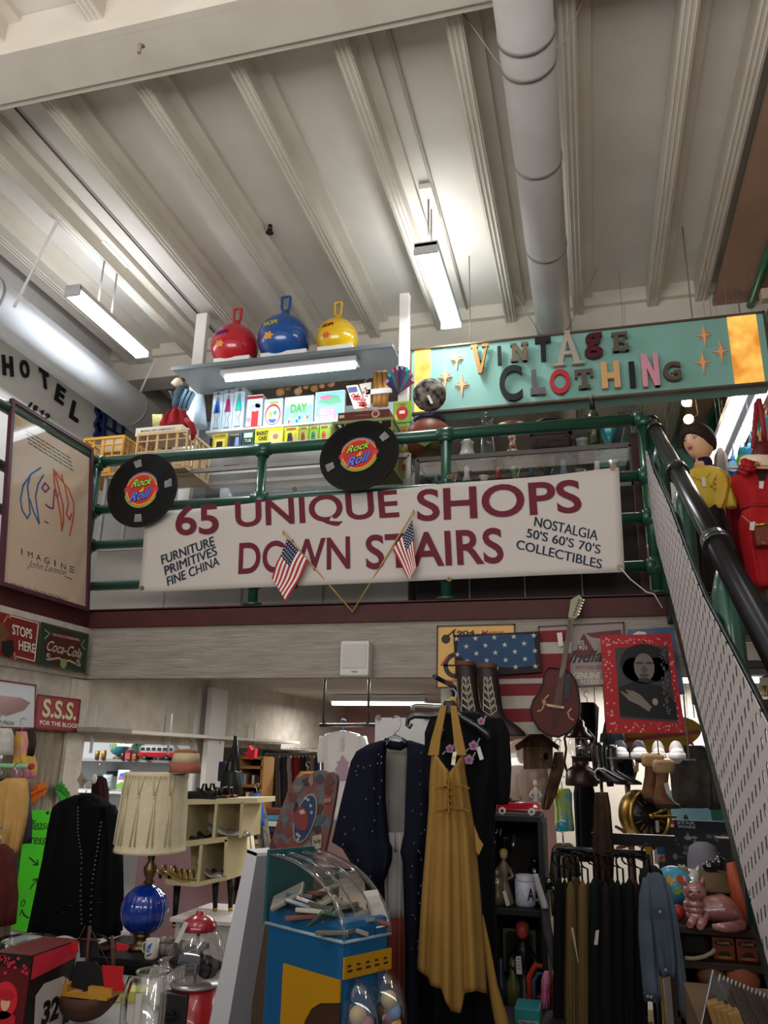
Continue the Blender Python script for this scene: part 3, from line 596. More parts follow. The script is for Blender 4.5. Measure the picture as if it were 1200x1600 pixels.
b = MB(M('#cdc7bd', .6)); b.tube([atY(u, v, 5.05) for u, v in ((970,888),(985,905),(1010,925),(1022,928),(1035,950))], .004,6); one('cord', b, 'thin white cord dangling from the lower right corner of the banner', 'cord')
# upper gallery railing on the right
t = thing('gallery_railing', 'green pipe railing of the upper gallery above the turquoise sign', 'railing', (1.62,6.5,4.3))
G2 = M('#2f7a62', .35,.2)
for (u, v), x in (((1196,330),1.62),((1196,408),1.62),((1198,505),1.62)):
    z = atX(u, v, x).z; b = MB(G2); b.tube([(x, 3.2, z),(x, 9.8, z)], .035,14); obj('rail', b, t)
for y in (5.1,7.4,9.6):
    b = MB(G2); b.tube([(1.62, y, 3.9),(1.62, y, 5.69)], .04,14); b.box((1.62, y, 5.66),(.14,.14,.05)); obj('post', b, t)
b = MB(M('#c9b29a', .6)); p = atX(1198,462,1.6); b.box(p, (.1,.1,.1), bev=.01); one('junction_box', b, 'small beige box fixed on the upper green railing', 'box')
b = MB(M('#b98b66', .85, kind='brick', c2='#5e4330', sc=6, bump=.6)); b.box((1.9,7.5,4.75),(.06,8.8,1.8)); b.use(M('#3a2a20', .8)); b.box((1.9,7.5,3.84),(.1,8.8,.06)); o = struct('wall_gallery', b)
# ================================================================ helpers for goods
class Sph:
    def __init__(s, c, r, yaw=0, pitch=0): s.c = Vector(c); s.r = r; s.Q = Matrix.Rotation(yaw, 3, 'Z') @ Matrix.Rotation(pitch, 3, 'X')
    def pt(s, a, b, d=0.0): x, y = a / s.r, b / s.r; return s.c + s.Q @ (Vector((math.sin(x)*math.cos(y),-math.cos(x)*math.cos(y), math.sin(y)))*(s.r + d))
class Cyl:
    def __init__(s, c, r, yaw=0): s.c = Vector(c); s.r = r; s.yaw = yaw
    def pt(s, a, b, d=0.0): x = a / s.r + s.yaw; return s.c + Vector((math.sin(x)*(s.r + d),-math.cos(x)*(s.r + d), b))
def rloft(b, rows, Y, dep, amp=.0, k=5, seed=0, n=44, sub=3, plane=None, grow=True, flat=.6):
    """rows (v, uL, uR[, dY]) in the photo's frame at distance Y: a closed, folded cloth volume"""
    R_ = []
    rows = [tuple(r) + (0,)*(4 - len(r)) for r in rows]
    for i in range(len(rows) - 1):
        for j in range(sub): t_ = j / sub; R_.append([rows[i][m_] * (1 - t_) + rows[i + 1][m_] * t_ for m_ in range(4)])
    R_.append(list(rows[-1])); rg = []; m_ = len(R_)
    for i, (v, ul, ur, dy) in enumerate(R_):
        L_ = atY(ul, v, Y); Rr = atY(ur, v, Y); c = (L_ + Rr)/2; hw = (Rr - L_)/2; g = (i / (m_ - 1)) if grow else 1
        d_ = min(dep, hw.length * .9 + .004); ring = []
        for q in range(n):
            a = 2*PI * q / n; ca, sa = math.cos(a), math.sin(a)
            x = math.copysign(abs(ca) ** flat, ca); f_ = amp * g * (math.sin(k * a + seed + .7*math.sin(i * .35 + seed)) + .4*math.sin(2.3*k * a + seed * 2))*(.3 + .7*abs(sa))
            ring.append(c + hw * x + Vector((0, d_ * sa + f_ + dy, 0)))
        rg.append(ring)
    b.rings(rg); return b
def pbox(b, u0, v0, u1, v1, Y, dep, bev=.002):
    """upright box whose front face spans the pixel rectangle at distance Y"""
    um, vm = (u0 + u1)/2,(v0 + v1)/2; L_ = atY(u0, vm, Y); R_ = atY(u1, vm, Y); T_ = atY(um, v0, Y); B_ = atY(um, v1, Y)
    c = V3(((L_.x + R_.x)/2, Y + dep / 2,(T_.z + B_.z)/2)); d = (abs(R_.x - L_.x), dep, abs(T_.z - B_.z)); b.box(c, d, bev=min(bev, d[0] / 5, d[2] / 5)); return c, d
def pack(name, label, cat, u0, v0, u1, v1, Y, dep, col, art=None, group=None, rough=.4):
    """a packaged product: carton with printed front"""
    t = thing(name, label, cat, (0,0,0), group=group); b = MB(M(col, rough)); c, d = pbox(b, u0, v0, u1, v1, Y, dep); t.location = (c.x, c.y, c.z - d[2] / 2); obj('carton', b, t)
    if art:
        b = MB(); P_ = PlY(Y - .001); F_ = lambda x, y: (c.x - d[0] / 2 + x * d[0], c.z - d[2] / 2 + y * d[2]); art(b, P_, F_); obj('print', b, t)
    return t
def R4(b, P_, F_, c_, x0, y0, x1, y1, d=.0005): b.use(M(c_, .5)); b.poly(P_, [F_(x0, y0), F_(x1, y0), F_(x1, y1), F_(x0, y1)], 0, d + .001)
def D4(b, P_, F_, c_, x, y, rx, ry, d=.001):
    b.use(M(c_, .5)); c = F_(x, y); e_ = F_(x + rx, y + ry); b.disc(P_, c, abs(e_[0] - c[0]),0, d + .001,20, abs(e_[1] - c[1]))
def T4(b, P_, F_, c_, s_, x0, y0, x1, y1, d=.0015, sh=0, bold=.02): b.use(M(c_, .5)); b.text(P_, s_, F_(x0, y0), F_(x1, y0), F_(x0, y1), d, d + .001, bold=bold, shear=sh, px=False)
def G4(b, P_, F_, c_, pts, d=.001): b.use(M(c_, .5)); b.poly(P_, [F_(*p) for p in pts], 0, d + .001)
# ================================================================ toy shelf unit behind the railing
WS = M('#d8d6d2', .5); GS = M('#9fa8ad', .45)
t = thing('toy_shelf_unit', 'white and grey metal shelf unit holding toys behind the railing, between two white posts', 'shelf', (-2.5,6.2,2.5))
fl, fr = atY(268,574,5.85), atY(613,543,5.85); zt = (fl.z + fr.z)/2
b = MB(GS); b.box(((fl.x + fr.x)/2,6.13, zt + .01),(fr.x - fl.x, .56,.02), bev=.003); b.use(M('#6d7578', .5)); b.box(((fl.x + fr.x)/2,5.85, zt + .005),(fr.x - fl.x, .012,.035)); obj('top_shelf', b, t)
for ua, va, wx, lb in ((318,492,.12,0),(633,461,.085,1)):
    p = atY(ua, va, 6.4 if lb == 0 else 5.95); b = MB(M('#dcd8d2', .6)); b.box((p.x, p.y, (p.z + 2.5)/2),(wx, .07, p.z - 2.5), bev=.004); obj('upright', b, t)
zA = atY(400,672,6.35).z; zB = atY(400,703,6.2).z; zC = atY(400,724,6.1).z
xl_, xr_ = atY(322,690,6.3).x, atY(640,690,6.3).x
for z_, y_ in ((zA, 6.45),(zB - .01,6.4),(zC - .05,6.3)):
    b = MB(WS); b.box(((xl_ + xr_)/2, y_, z_ - .012),(xr_ - xl_, .36,.022), bev=.002); obj('shelf_board', b, t)
b = MB(M('#c4cbcf', .5)); b.box(((xl_ + xr_)/2,6.68,4.1),(xr_ - xl_, .02,1.5)); obj('back_panel', b, t)
zz = zt - .1; a, c = atY(342,600,5.92), atY(556,578,5.92)
strip('shelf_strip_light', 'bright tube light under the grey shelf above the toys', a.x, c.x, 5.99, zz, POW['shelf'], wide=.14, col=(.8,.92,1))
b = MB(M('#8f9699', .6)); b.box((atY(308,560,6.5).x, 6.55,4.3),(.4,.02,.9)); one('pegboard', b, 'grey pegboard panel behind the striped rag doll', 'pegboard')
# hop balls on white cartons
for (u, vt, vb, rpx, h0, h1, c_, tx, nm, lc, bu0, bu1, bv0, bv1) in (
    (368,492,562,37,470,497, '#c41f2c', '#1e2f8c', 'red', 'leftmost on the top shelf', 334,393,551,562),(444,483,560,41,453,484, '#14509a', '#b8b43a', 'blue', 'the tallest on the top shelf', 407,481,540,557),(527,503,547,33,478,505, '#e8bc14', '#8c1f24', 'yellow', 'rightmost on the top shelf', 496,552,541,549)):
    Y = 6.0; p = atY(u, (vt + vb)/2, Y); r = pxm(rpx, p); zb_ = zt + .02; top = atY(u, vt, Y).z
    zc = top - r * .98
    if zc - r < zt + .03: zc = zt + .03 + r * .93
    t = thing('hopping_ball', '%s rubber hopping ball with loop handle, %s' % (nm, lc), 'ball', (p.x, Y, zt + .02), group='hopping balls on the top shelf')
    m = M(c_, .22, coat=.6); b = MB(m); pr_ = []
    for i in range(13):
        a = -PI / 2 + PI * .93*i / 12; pr_.append((r * math.cos(a), r * math.sin(a)))
    pr_[0] = (.02,-r * .93); pr_ = pr_[:-1] + [(r * .42, r * .93),(r * .26, r * 1.03),(r * .18, r * 1.13),(r * .16, r * 1.24)]
    zcen = zt + .035 + r * .93; b.lathe(pr_, (p.x, Y, zcen),40); obj('ball', b, t)
    hb = zcen + r * 1.22; hh = pxm(h1 - h0, p)*.92; b = MB(m); q_ = r * .15
    sg = lambda x: math.copysign(abs(x) ** .35, x)
    b.rings([[V3((p.x + k_ * q_ * 1.35*sg(math.cos(a))*(1 + .2*math.sin(a)), Y + y_, hb + hh / 2 + (hh / 2 - (1 - k_)*.03)*sg(math.sin(a)))) for a in [2*PI * i / 32 for i in range(32)]] for k_, y_ in ((1,-.012),(1,.012),(.6,.012),(.6,-.012))], closed=True, cap=False); obj('handle', b, t)
    S_ = Sph((p.x, Y, zcen), r); b = MB(M(tx, .4)); b.text(S_, "HOP!", (-r * .5, r * .12),(r * .1, r * .14),(-r * .47, r * .32),.0,.004, bold=.04, px=False); obj('lettering', b, t)
    b = MB(M('#e8a04a' if nm != 'yellow' else '#e06a3a', .5)); S2 = Sph((p.x, Y, zcen), r)
    b.poly(S2, [(-r * .25 + r * (.2 + .04*math.cos(6*a))*math.cos(a),-r * .28 + r * (.13 + .03*math.cos(6*a))*math.sin(a)) for a in [2*PI * i / 30 for i in range(30)]], .0,.002); obj('price_sticker', b, t)
    b = MB(M('#e4e2de', .6)); b.box((atY((bu0 + bu1)/2, bv1,5.9).x, 5.9, zt + .05),(pxm(bu1 - bu0, p),.06,.055), bev=.003); one('flat_carton', b, 'flat white carton in front of the %s hopping ball' % nm, 'box')
# row A
def lava(c1, c2):
    def art(b, P_, F_):
        R4(b, P_, F_, '#9aa4ac', 0,.9,1,1); R4(b, P_, F_, '#14181c', .3,.935,.7,.95); R4(b, P_, F_, '#14181c', .46,.91,.54,.985)
        G4(b, P_, F_, '#7d868c', [(.2,.06),(.8,.06),(.6,.28),(.82,.46),(.18,.46),(.4,.28)]); G4(b, P_, F_, '#c3d0d8', [(.25,.09),(.75,.09),(.55,.28),(.76,.44),(.24,.44),(.45,.28)], .002)
        G4(b, P_, F_, c1, [(.18,.46),(.82,.46),(.65,.76),(.35,.76)]); G4(b, P_, F_, c2, [(.36,.46),(.64,.46),(.55,.66),(.48,.7),(.42,.62)], .002); G4(b, P_, F_, '#8e979e', [(.35,.76),(.65,.76),(.58,.87),(.42,.87)])
    return art
for i, (u0, u1, v0, v1, c1, c2, lb) in enumerate(((331,347,612,674, '#1664c8', '#0c1f5c', 'dark blue'),(348,363.5,609,673, '#b8286e', '#7a1a5c', 'magenta'),(364.5,381,606,671, '#18b4c8', '#3ad0a0', 'turquoise'))):
    pack('lava_lamp_box', 'pale box printed with a %s lava lamp on the toy shelf' % lb, 'box', u0, v0, u1, v1,6.33,.14, '#c9dcea', lava(c1, c2), 'lava lamp boxes on the toy shelf')
def a1_(b, P_, F_): R4(b, P_, F_, '#b8282c', 0,.88,1,.96); R4(b, P_, F_, '#b8282c', 0,.0,1,.08); R4(b, P_, F_, '#d8282c', .35,.08,.8,.52); D4(b, P_, F_, '#b9c3cc', .55,.62,.35,.12); D4(b, P_, F_, '#a9b3bc', .75,.68,.2,.08); T4(b, P_, F_, '#9c2830', "FUN", .06,.2,.3,.34)
pack('toy_box', 'white and red window box with a grey plush head over a red can', 'box', 385,617,409,670,6.33,.14, '#e4ecf2', a1_)
def a2_(b, P_, F_): D4(b, P_, F_, '#a8303a', .5,.45,.42,.36); D4(b, P_, F_, '#e9f0ea', .5,.42,.36,.31,.002); D4(b, P_, F_, '#c9a83a', .4,.45,.1,.1,.003); G4(b, P_, F_, '#2c6cae', [(.25,.3),(.75,.28),(.6,.15),(.4,.16)], .003); D4(b, P_, F_, '#3aa08c', .62,.5,.1,.08,.003); R4(b, P_, F_, '#c8b44a', .3,.82,.75,.9)
pack('toy_box', 'pale box with a round red and white picture on the toy shelf', 'box', 412,623,441,668,6.33,.14, '#c4d2d6', a2_)
def a3_(b, P_, F_):
    R4(b, P_, F_, '#8ccce0', .02,.02,.98,.7); T4(b, P_, F_, '#5aa02c', "DAY", .22,.48,.8,.76, bold=.05)
    random.seed(3)
    for k in range(9): x = .1 + .09*k; D4(b, P_, F_, random.choice(['#2c62a8', '#c8506a', '#e0c048', '#3a8a6a']), x, .12 + .1*(k % 3),.035,.06,.002); D4(b, P_, F_, '#e8d0b8', x, .22 + .1*(k % 3),.02,.035,.003)
pack('game_box', 'light blue board game box with green letters DAY', 'box', 444,619,489,669,6.33,.14, '#d8ecf2', a3_)
def a4_(b, P_, F_):
    R4(b, P_, F_, '#8cc4d8', .04,.3,.98,.97); G4(b, P_, F_, '#6aa884', [(.1,.7),(.4,.9),(.8,.85),(.9,.65),(.5,.6)], .002); D4(b, P_, F_, '#c87890', .35,.82,.2,.06,.003); R4(b, P_, F_, '#c89ad0', .15,.12,.72,.52,.003)
    T4(b, P_, F_, '#e8f0f8', "SILLY", .2,.34,.66,.48,.004); T4(b, P_, F_, '#e8f0f8', "SONGS", .2,.17,.66,.3,.004)
pack('picture_book', 'pastel blue and pink picture book standing right of the board game', 'book', 492,611,538,666,6.3,.04, '#dce8ee', a4_)
def tilt_pack(name, label, cat, uv, Y, dep, col, art):
    P_ = PlY(Y); b = MB(M(col, .5)); b.ppx(P_, uv, -dep, 0); art(b, P_); return one(name, b, label, cat)
def s1(b, P_):
    b.use(M('#32406c', .5)); b.ppx(P_, [(543,606),(557,604),(559,612),(545,614)], 0,.003); b.use(M('#a8322e', .5))
    for i_, ch in enumerate("SITTIN"): b.text(P_, ch, (548 + i_ * 3.1,621 + i_ * 3.6),(549 + i_ * 3.1,615 + i_ * 3.6),(560 + i_ * 3.1,620.5 + i_ * 3.6),.0,.003, bold=.03)
tilt_pack('game_box', 'tilted narrow game box with red letters above the olive crate', 'box', [(541,603),(559,601),(572,637),(553,639)], 6.2,.06, '#d8d0c4', s1)
def s2(b, P_):
    b.use(M('#a85a5c', .5))
    for u, v in ((571,607),(568,613),(573,619),(570,625),(574,612)): b.star(P_, P_.px(u, v),.018,5,.4,0,.003)
tilt_pack('floral_box', 'tall cream box with red flowers beside the tilted game box', 'box', [(561,600),(580,597),(577,636),(573,637)], 6.25,.05, '#e4ded0', s2)
# hanging carved puppets / wooden figures behind the row
for k, (u, v, s_) in enumerate(((438,613,12),(450,606,9),(466,612,11),(478,604,9),(491,607,11),(503,603,8),(517,600,10),(571,590,9))):
    p = atY(u, v, 6.5); r = pxm(s_ * .62, p); t = thing('bagged_doll', 'tan plush animal in clear wrap, %s in the row above the toy boxes' % ('first', 'second', 'third', 'fourth', 'fifth', 'sixth', 'seventh', 'last')[k], 'toy', p - V3((0,0, r)), group='wrapped plush toys above the boxes')
    m = M(('#b98a62', '#a87850', '#c09472')[k % 3], .8); b = MB(m); b.ell(p, (r, r * .8, r * .95),14); obj('body', b, t)
    b = MB(m); hp_ = p + V3((r * .5*(-1) ** k, -r * .3, r * .8)); b.ell(hp_, r * .5,12); b.ell(hp_ + V3((-r * .35,0, r * .4)),(r * .15, r * .1, r * .25),8); b.ell(hp_ + V3((r * .35,0, r * .4)),(r * .15, r * .1, r * .25),8); obj('head', b, t)
    b = MB(M('#d8cfc0', .6)); b.tube([p + V3((0,0, r)),(p.x, p.y, zt)], .003,5); obj('string', b, t)
p = atY(595,600,6.3)
for k, (u, w_) in enumerate(((587,5),(594,6),(602,5))):
    a = atY(u, 582,6.3); c = atY(u, 634,6.3); r = pxm(w_, a); b = MB(M('#c08a4e', .7, kind='noise', c2='#a8743a', sc=12)); b.tube([c, c + (a - c)*.5, a], [r, r * .9, r * .6], 12); b.use(M('#e4dccf', .6)); b.tube([a, a + V3((0,0,.04))], [r * .7, r * 1.0], 12); one('wrapped_stick', b, 'tan wrapped upright bundle, %s of three beside the floral box' % ('left', 'middle', 'right')[k], 'bundle', 'wrapped bundles by the floral box')
b = MB(WS); a, c = atY(572,614,6.26), atY(612,609,6.26); b.box((a + c)/2,(abs(c.x - a.x),.02,.05)); one('shelf_rail', b, 'white rail in front of the tan wrapped bundles', 'rail')
# row B
def y1(b, P_, F_): T4(b, P_, F_, '#7a4a1c', "SUPER", .12,.78,.9,.93); G4(b, P_, F_, '#f0dc6a', [(.15,.1),(.85,.1),(.85,.65),(.15,.65)]); R4(b, P_, F_, '#2c2a1c', .3,.15,.7,.5,.002)
pack('toy_pack', 'yellow toy pack at the left of the lower toy row', 'toy', 332,678,355,702,6.2,.05, '#c8b82c', y1)
def y2(b, P_, F_): R4(b, P_, F_, '#18243c', .1,.1,.9,.8); G4(b, P_, F_, '#8fa8c8', [(.5,.1),(.85,.2),(.8,.7),(.55,.7)], .002); T4(b, P_, F_, '#c8b040', "FOSSIL", .1,.8,.85,.92)
pack('toy_pack', 'dark blue toy pack beside the yellow one in the lower toy row', 'toy', 357,676,377,701,6.2,.05, '#42566c', y2)
def y3(b, P_, F_): R4(b, P_, F_, '#d4e4d4', .12,.62,.88,.9); R4(b, P_, F_, '#14342c', .15,.12,.85,.58,.002); T4(b, P_, F_, '#d0d8c8', "TUB", .22,.35,.8,.52,.003)
pack('toy_pack', 'green boxed toy left of the yellow basket case box', 'toy', 379,674,396,700,6.2,.05, '#2c6a4c', y3)
def y4(b, P_, F_): T4(b, P_, F_, '#262c2c', "BASKET", .06,.68,.48,.88, bold=.03); T4(b, P_, F_, '#262c2c', "CASE", .14,.42,.44,.62, bold=.03); G4(b, P_, F_, '#f4f08a', [(.52,.15),(.95,.1),(.98,.8),(.5,.85)]); D4(b, P_, F_, '#c08060', .74,.55,.1,.14,.002); D4(b, P_, F_, '#1c1c1c', .72,.1,.1,.12,.002); R4(b, P_, F_, '#c87858', .06,.12,.4,.22)
pack('game_box', 'yellow box lettered BASKET CASE behind the railing', 'box', 398,669,442,700,6.2,.06, '#d8d02c', y4)
for k, (u0, u1, c_, c2) in enumerate(((444,466, '#c8c838', '#3a2c3c'),(467,482, '#8ca83c', '#8a3c34'),(483,498, '#7fae3a', '#2c7a5c'),(499,515, '#9cc83c', '#c85a3c'))):
    def y5(b, P_, F_, c2=c2, k=k): R4(b, P_, F_, '#c8d86a', .08,.85,.92,.96); R4(b, P_, F_, '#a8343c', .15,.87,.8,.94,.002); D4(b, P_, F_, c2,.4,.6,.16,.12,.002); G4(b, P_, F_, c2, [(.2,.1),(.62,.1),(.6,.52),(.25,.52)], .002); D4(b, P_, F_, '#c89a7a', .78,.4,.1,.3,.002)
    pack('action_toy_pack', '%s figure pack on the lower toy row, %s' % (('yellow', 'olive', 'green', 'lime')[k], ('next to the basket case box', 'second from the basket case box', 'third from the basket case box', 'nearest the olive crate')[k]), 'toy', u0,667 - k, u1,700 - k, 6.2,.04, c_, y5, 'figure packs on the lower toy row')
for k, (u0, v0, u1, v1, c_, s_) in enumerate(((349,726,372,739, '#5c3a4a', "TOY"),(421,723,445,731, '#8a8048', "FOREST"))):
    def y6(b, P_, F_, s_=s_): T4(b, P_, F_, '#d8b84a' if s_ == "TOY" else '#2c2a20', s_, .15,.2,.85,.8)
    pack('flat_game_box', ('dark plum' if k == 0 else 'olive tan') + ' flat game box under the lowest toy shelf', 'box', u0, v0, u1, v1,6.15,.2, c_, y6)
# crates
def crate(label, u0, v0, u1, v1, Y, dep, c_, cols=5, side=True):
    p0 = atY((u0 + u1)/2, v1, Y); w_ = pxm(u1 - u0, p0); h_ = atY(u0, v0, Y).z - atY(u0, v1, Y).z; x = p0.x; z = p0.z
    t = thing('plastic_crate', label, 'crate', (x, Y + dep / 2, z), group='plastic crates behind the railing'); m = M(c_, .5); s_ = .016
    for nm, ax, pos, L_ in (('front_panel', 0, Y, w_),('back_panel', 0, Y + dep, w_),('side_panel', 1, x - w_ / 2, dep),('side_panel', 1, x + w_ / 2, dep)):
        b = MB(m); nb = cols if ax == 0 else cols + 1
        def bx(a_, zc_, la, lz, th=.012):
            if ax == 0: b.box((x + a_, pos, z + zc_),(la, th, lz))
            else: b.box((pos, Y + dep / 2 + a_, z + zc_),(th, la, lz))
        for zc_, lz in ((.012,.024),(h_ - .012,.024),(h_ * .5,.012),(h_ * .78,.01)): bx(0, zc_, L_, lz, .022 if lz > .02 else .014)
        for i in range(nb + 1): bx(-L_ / 2 + L_ * i / nb, h_ / 2,.014 if i % 2 else .024, h_)
        b.use(M(c_, .7)); 
        for i in range(nb):
            if i % 2 == 0: bx(-L_ / 2 + L_ * (i + .5)/nb, h_ * .3, L_ / nb, h_ * .4,.006)
        obj(nm, b, t)
    b = MB(m); b.box((x, Y + dep / 2, z + .01),(w_, dep, .012)); obj('base', b, t); return x, z, w_, h_
crate('tan plastic crate under the white book box, behind the left record', 205,676,292,735,5.62,.42, '#c2a074')
pack('book_box', 'white flat box with a line of black print on top of the tan crate', 'box', 212,666,284,679,5.64,.3, '#c9bfae', lambda b, P_, F_: T4(b, P_, F_, '#2c2a28', "MAKING AND UNMAKING IT", .12,.45,.85,.68), rough=.7)
crate('golden yellow plastic crate in the corner beside the tall framed poster', 120,684,190,745,5.7,.4, '#c4903c', 4)
pack('cardboard_box', 'small cardboard box lying in the golden yellow crate', 'box', 158,682,194,706,5.78,.2, '#b59f7c', None, rough=.8)
crate('olive green plastic crate behind the record over the banner', 516,657,613,735,5.5,.36, '#7f8450')
def bb(b, P_, F_): R4(b, P_, F_, '#c9b8a8', .03,.35,.13,.7); D4(b, P_, F_, '#c89a88', .74,.5,.08,.45); D4(b, P_, F_, '#7a3a34', .74,.5,.05,.3,.002); R4(b, P_, F_, '#a87868', .34,.45,.62,.5)
pack('flat_maroon_box', 'flat maroon box with a pale flower on top of the olive crate', 'box', 528,642,608,655,5.5,.3, '#5c2a24', bb)
# rag doll, red scarf, hanging fans, candy packs
t = thing('rag_doll', 'limp doll with blue striped trousers and pale head on the crate by the pegboard', 'doll', atY(286,640,5.9))
b = MB(M('#3c4a52', .9, kind='noise', c2='#27323a', sc=20)); rloft(b, [(605,280,292),(614,273,294),(630,270,290),(640,271,284)], 5.9,.05,.008,5); rloft(b, [(612,264,270),(625,270,276),(632,274,280)], 5.88,.02); obj('jacket', b, t)
for k in (0,1):
    b = MB(M('#6f8ea6', .9)); a, c, e_ = atY(294 + 6*k, 611 + 3*k, 5.88), atY(287 + 6*k, 626 + 2*k, 5.86), atY(282 + 7*k, 640,5.86); b.tube([a, c, e_], [.035,.035,.03], 12); b.use(M('#27343f', .9))
    for s_ in (-.02,0,.02): b.tube([a + V3((s_, -.028,0)), c + V3((s_, -.03,0)), e_ + V3((s_, -.026,0))], .006,6)
    obj('trouser_leg', b, t)
b = MB(M('#cdb9a2', .8)); p = atY(278,598,5.88); b.ell(p, (.05,.045,.045),14); b.ell(p + V3((-.04,-.01,-.005)),.02,8); b.use(M('#5c3a2c', .9)); b.ell(p + V3((.03,.01,.03)),(.035,.03,.02),10); obj('head', b, t)
b = MB(M('#93262a', .85, kind='noise', c2='#7a1c20', sc=10)); rloft(b, [(640,274,284),(646,264,291),(654,255,296),(661,251,298),(665,250,299)], 5.74,.05,.02,9, n=70, grow=False, flat=.8); b.tube([atY(u, v, 5.62) for u, v in ((290,655),(299,664),(303,676),(300,688))], [.02,.03,.028,.01], 12); one('red_cloth', b, 'crumpled dark red scarf heaped on the white book box', 'scarf')
b = MB(M('#a8a070', .8, kind='noise', c2='#7a743c', sc=30))
for k in range(6): b.tube([atY(240 + k * 2.4,648,5.95), atY(241 + k * 2.4,672,5.95)], .014,8)
one('straw_bundle', b, 'small olive straw bundle left of the red scarf', 'bundle')
t = thing('cone_roll', 'pale blue rolled paper cone hanging left of the lava lamp boxes', 'paper roll', atY(315,665,6.2)); b = MB(M('#aebfd0', .6)); a, c = atY(314,618,6.2), atY(312,667,6.2); b.tube([c, a], [.07,.03], 20); obj('roll', b, t)
t = thing('hanging_fans', 'bundle of dark purple printed fans hanging from the white post', 'fans', atY(625,622,5.86)); P_ = PlY(5.86)
for k in range(8):
    b = MB(M(('#2c2038', '#3a2a50', '#1f5a5c', '#5a2440')[k % 4], .4)); a0 = math.radians(-70 + 20*k); c0 = (624,612)
    u, v = 626 + 22*math.sin(a0),604 - 30*math.cos(a0); b.use(b.mats[0]); b.ppx(P_, [(c0[0], c0[1] + 6),(u - 7*math.cos(a0), v - 7*math.sin(a0)),(u + 7*math.cos(a0), v + 7*math.sin(a0))], .004*k, .004*k + .003); b.use(M(('#8a7aa0', '#2c9a94', '#b04a6c', '#9aa0b0')[k % 4], .3)); b.ppx(P_, [(u - 3, v + 2),(u, v - 3),(u + 3, v + 2),(u, v + 6)], .004*k + .003,.004*k + .0045); obj('fan', b, t)
for k, (u0, v0, u1, v1) in enumerate(((614,627,643,660),(621,664,640,690),(622,698,643,744))):
    def cp(b, P_, F_): D4(b, P_, F_, '#b02838', .5,.45,.32,.3); T4(b, P_, F_, '#a82030', "CANDY", .25,.78,.75,.9); R4(b, P_, F_, '#e0d8c0', .35,.4,.65,.55,.003); G4(b, P_, F_, '#c8cc4a', [(.05,.05),(.3,.1),(.15,.5)], .001)
    pack('candy_pack', ('largest green candy pack on the white post below the purple fans', 'small green candy pack beside the rim of the record, under the largest one', 'tall green candy pack hanging lowest beside the record')[k], 'candy', u0, v0, u1, v1,5.84,.02, '#7fa03a', cp, 'green candy packs on the white post')
# ================================================================ glass cases behind the railing
GL = M('#ffffff', .05, kind='clear', amt=.06); ALU = M('#a9a8a4', .35,.6)
def case(name, label, u0, u1, vt, Y, dep, body, fr, zmid):
    a, c = atY(u0, vt[0], Y), atY(u1, vt[1], Y); z1 = (a.z + c.z)/2; t = thing(name, label, 'display case', ((a.x + c.x)/2, Y + dep / 2,2.5)); w_ = c.x - a.x; xm = (a.x + c.x)/2
    b = MB(body); b.box((xm, Y + dep / 2,(2.5 + zmid)/2),(w_, dep, zmid - 2.5), bev=.004); obj('base_cabinet', b, t)
    for k in range(1,4):
        b = MB(M('#8d8880', .6)); b.box((a.x + w_ * k / 4, Y - .002,(2.5 + zmid)/2),(.008,.008, zmid - 2.52)); obj('panel_joint', b, t)
    b = MB(fr)
    for y_ in (Y, Y + dep): b.box((xm, y_, z1),(w_, .03,.035)); b.box((xm, y_, zmid + .01),(w_, .03,.03))
    for x_ in (a.x, c.x):
        b.box((x_, Y + dep / 2, z1),(.03, dep, .03))
        for y_ in (Y, Y + dep): b.box((x_, y_, (z1 + zmid)/2),(.03,.03, z1 - zmid))
    obj('frame', b, t)
    b = MB(GL); b.box((xm, Y, (z1 + zmid)/2),(w_ - .03,.005, z1 - zmid - .03)); b.box((xm, Y + dep / 2, z1 + .005),(w_, dep, .006)); obj('glass', b, t)
    b = MB(GL); b.box((xm, Y + dep / 2,(z1 + zmid)/2),(w_ - .04, dep - .05,.006)); obj('glass_shelf', b, t)
    return a.x, c.x, z1, zmid
zcase = atY(450,780,5.6).z - .32
ax, bx_, z1, zm = case('display_case', 'long white based glass display case behind the left half of the banner', 168,640,(742,716),5.72,.34, M('#a39d94', .6), ALU, zcase)
random.seed(11)
cols = ['#7c8a94', '#c8c4b8', '#4a5a6c', '#a89078', '#8c3a3a', '#3a3c44', '#d8d4cc', '#6c7c5c']
for k in range(22):
    x = ax + .2 + (bx_ - ax - .5)*k / 21; h_ = random.uniform(.07,.15); zz_ = (z1 + zm)/2 + .004; c_ = cols[k % 8]; y = 5.8 + .1*(k % 3)
    b = MB(M(c_, .4)); 
    if k % 3 == 0: b.lathe([(.02,0),(.03,.01),(.012, h_ * .4),(.028, h_ * .7),(.01, h_)], (x, y, zz_),14)
    elif k % 3 == 1: b.lathe([(.025,0),(.03, h_ * .3),(.02, h_ * .6)], (x, y, zz_),14); b.ell((x, y, zz_ + h_ * .8), h_ * .22,12)
    else: b.box((x, y, zz_ + h_ / 2),(.07,.04, h_), rz=.2*(k % 4), bev=.005)
    cn = {'#7c8a94': 'slate grey', '#c8c4b8': 'ivory', '#4a5a6c': 'steel blue', '#a89078': 'tan', '#8c3a3a': 'brick red', '#3a3c44': 'charcoal', '#d8d4cc': 'white', '#6c7c5c': 'moss green'}[c_]
    one('figurine', b, '%s %s in the long glass case, %s' % (cn, ('turned ornament', 'round headed figurine', 'small square box')[k % 3], '%s from its left end' % ('first second third fourth fifth sixth seventh eighth ninth tenth eleventh twelfth thirteenth fourteenth fifteenth sixteenth seventeenth eighteenth nineteenth twentieth twenty-first last'.split()[k])), 'figurine', 'small ornaments in the long glass case')
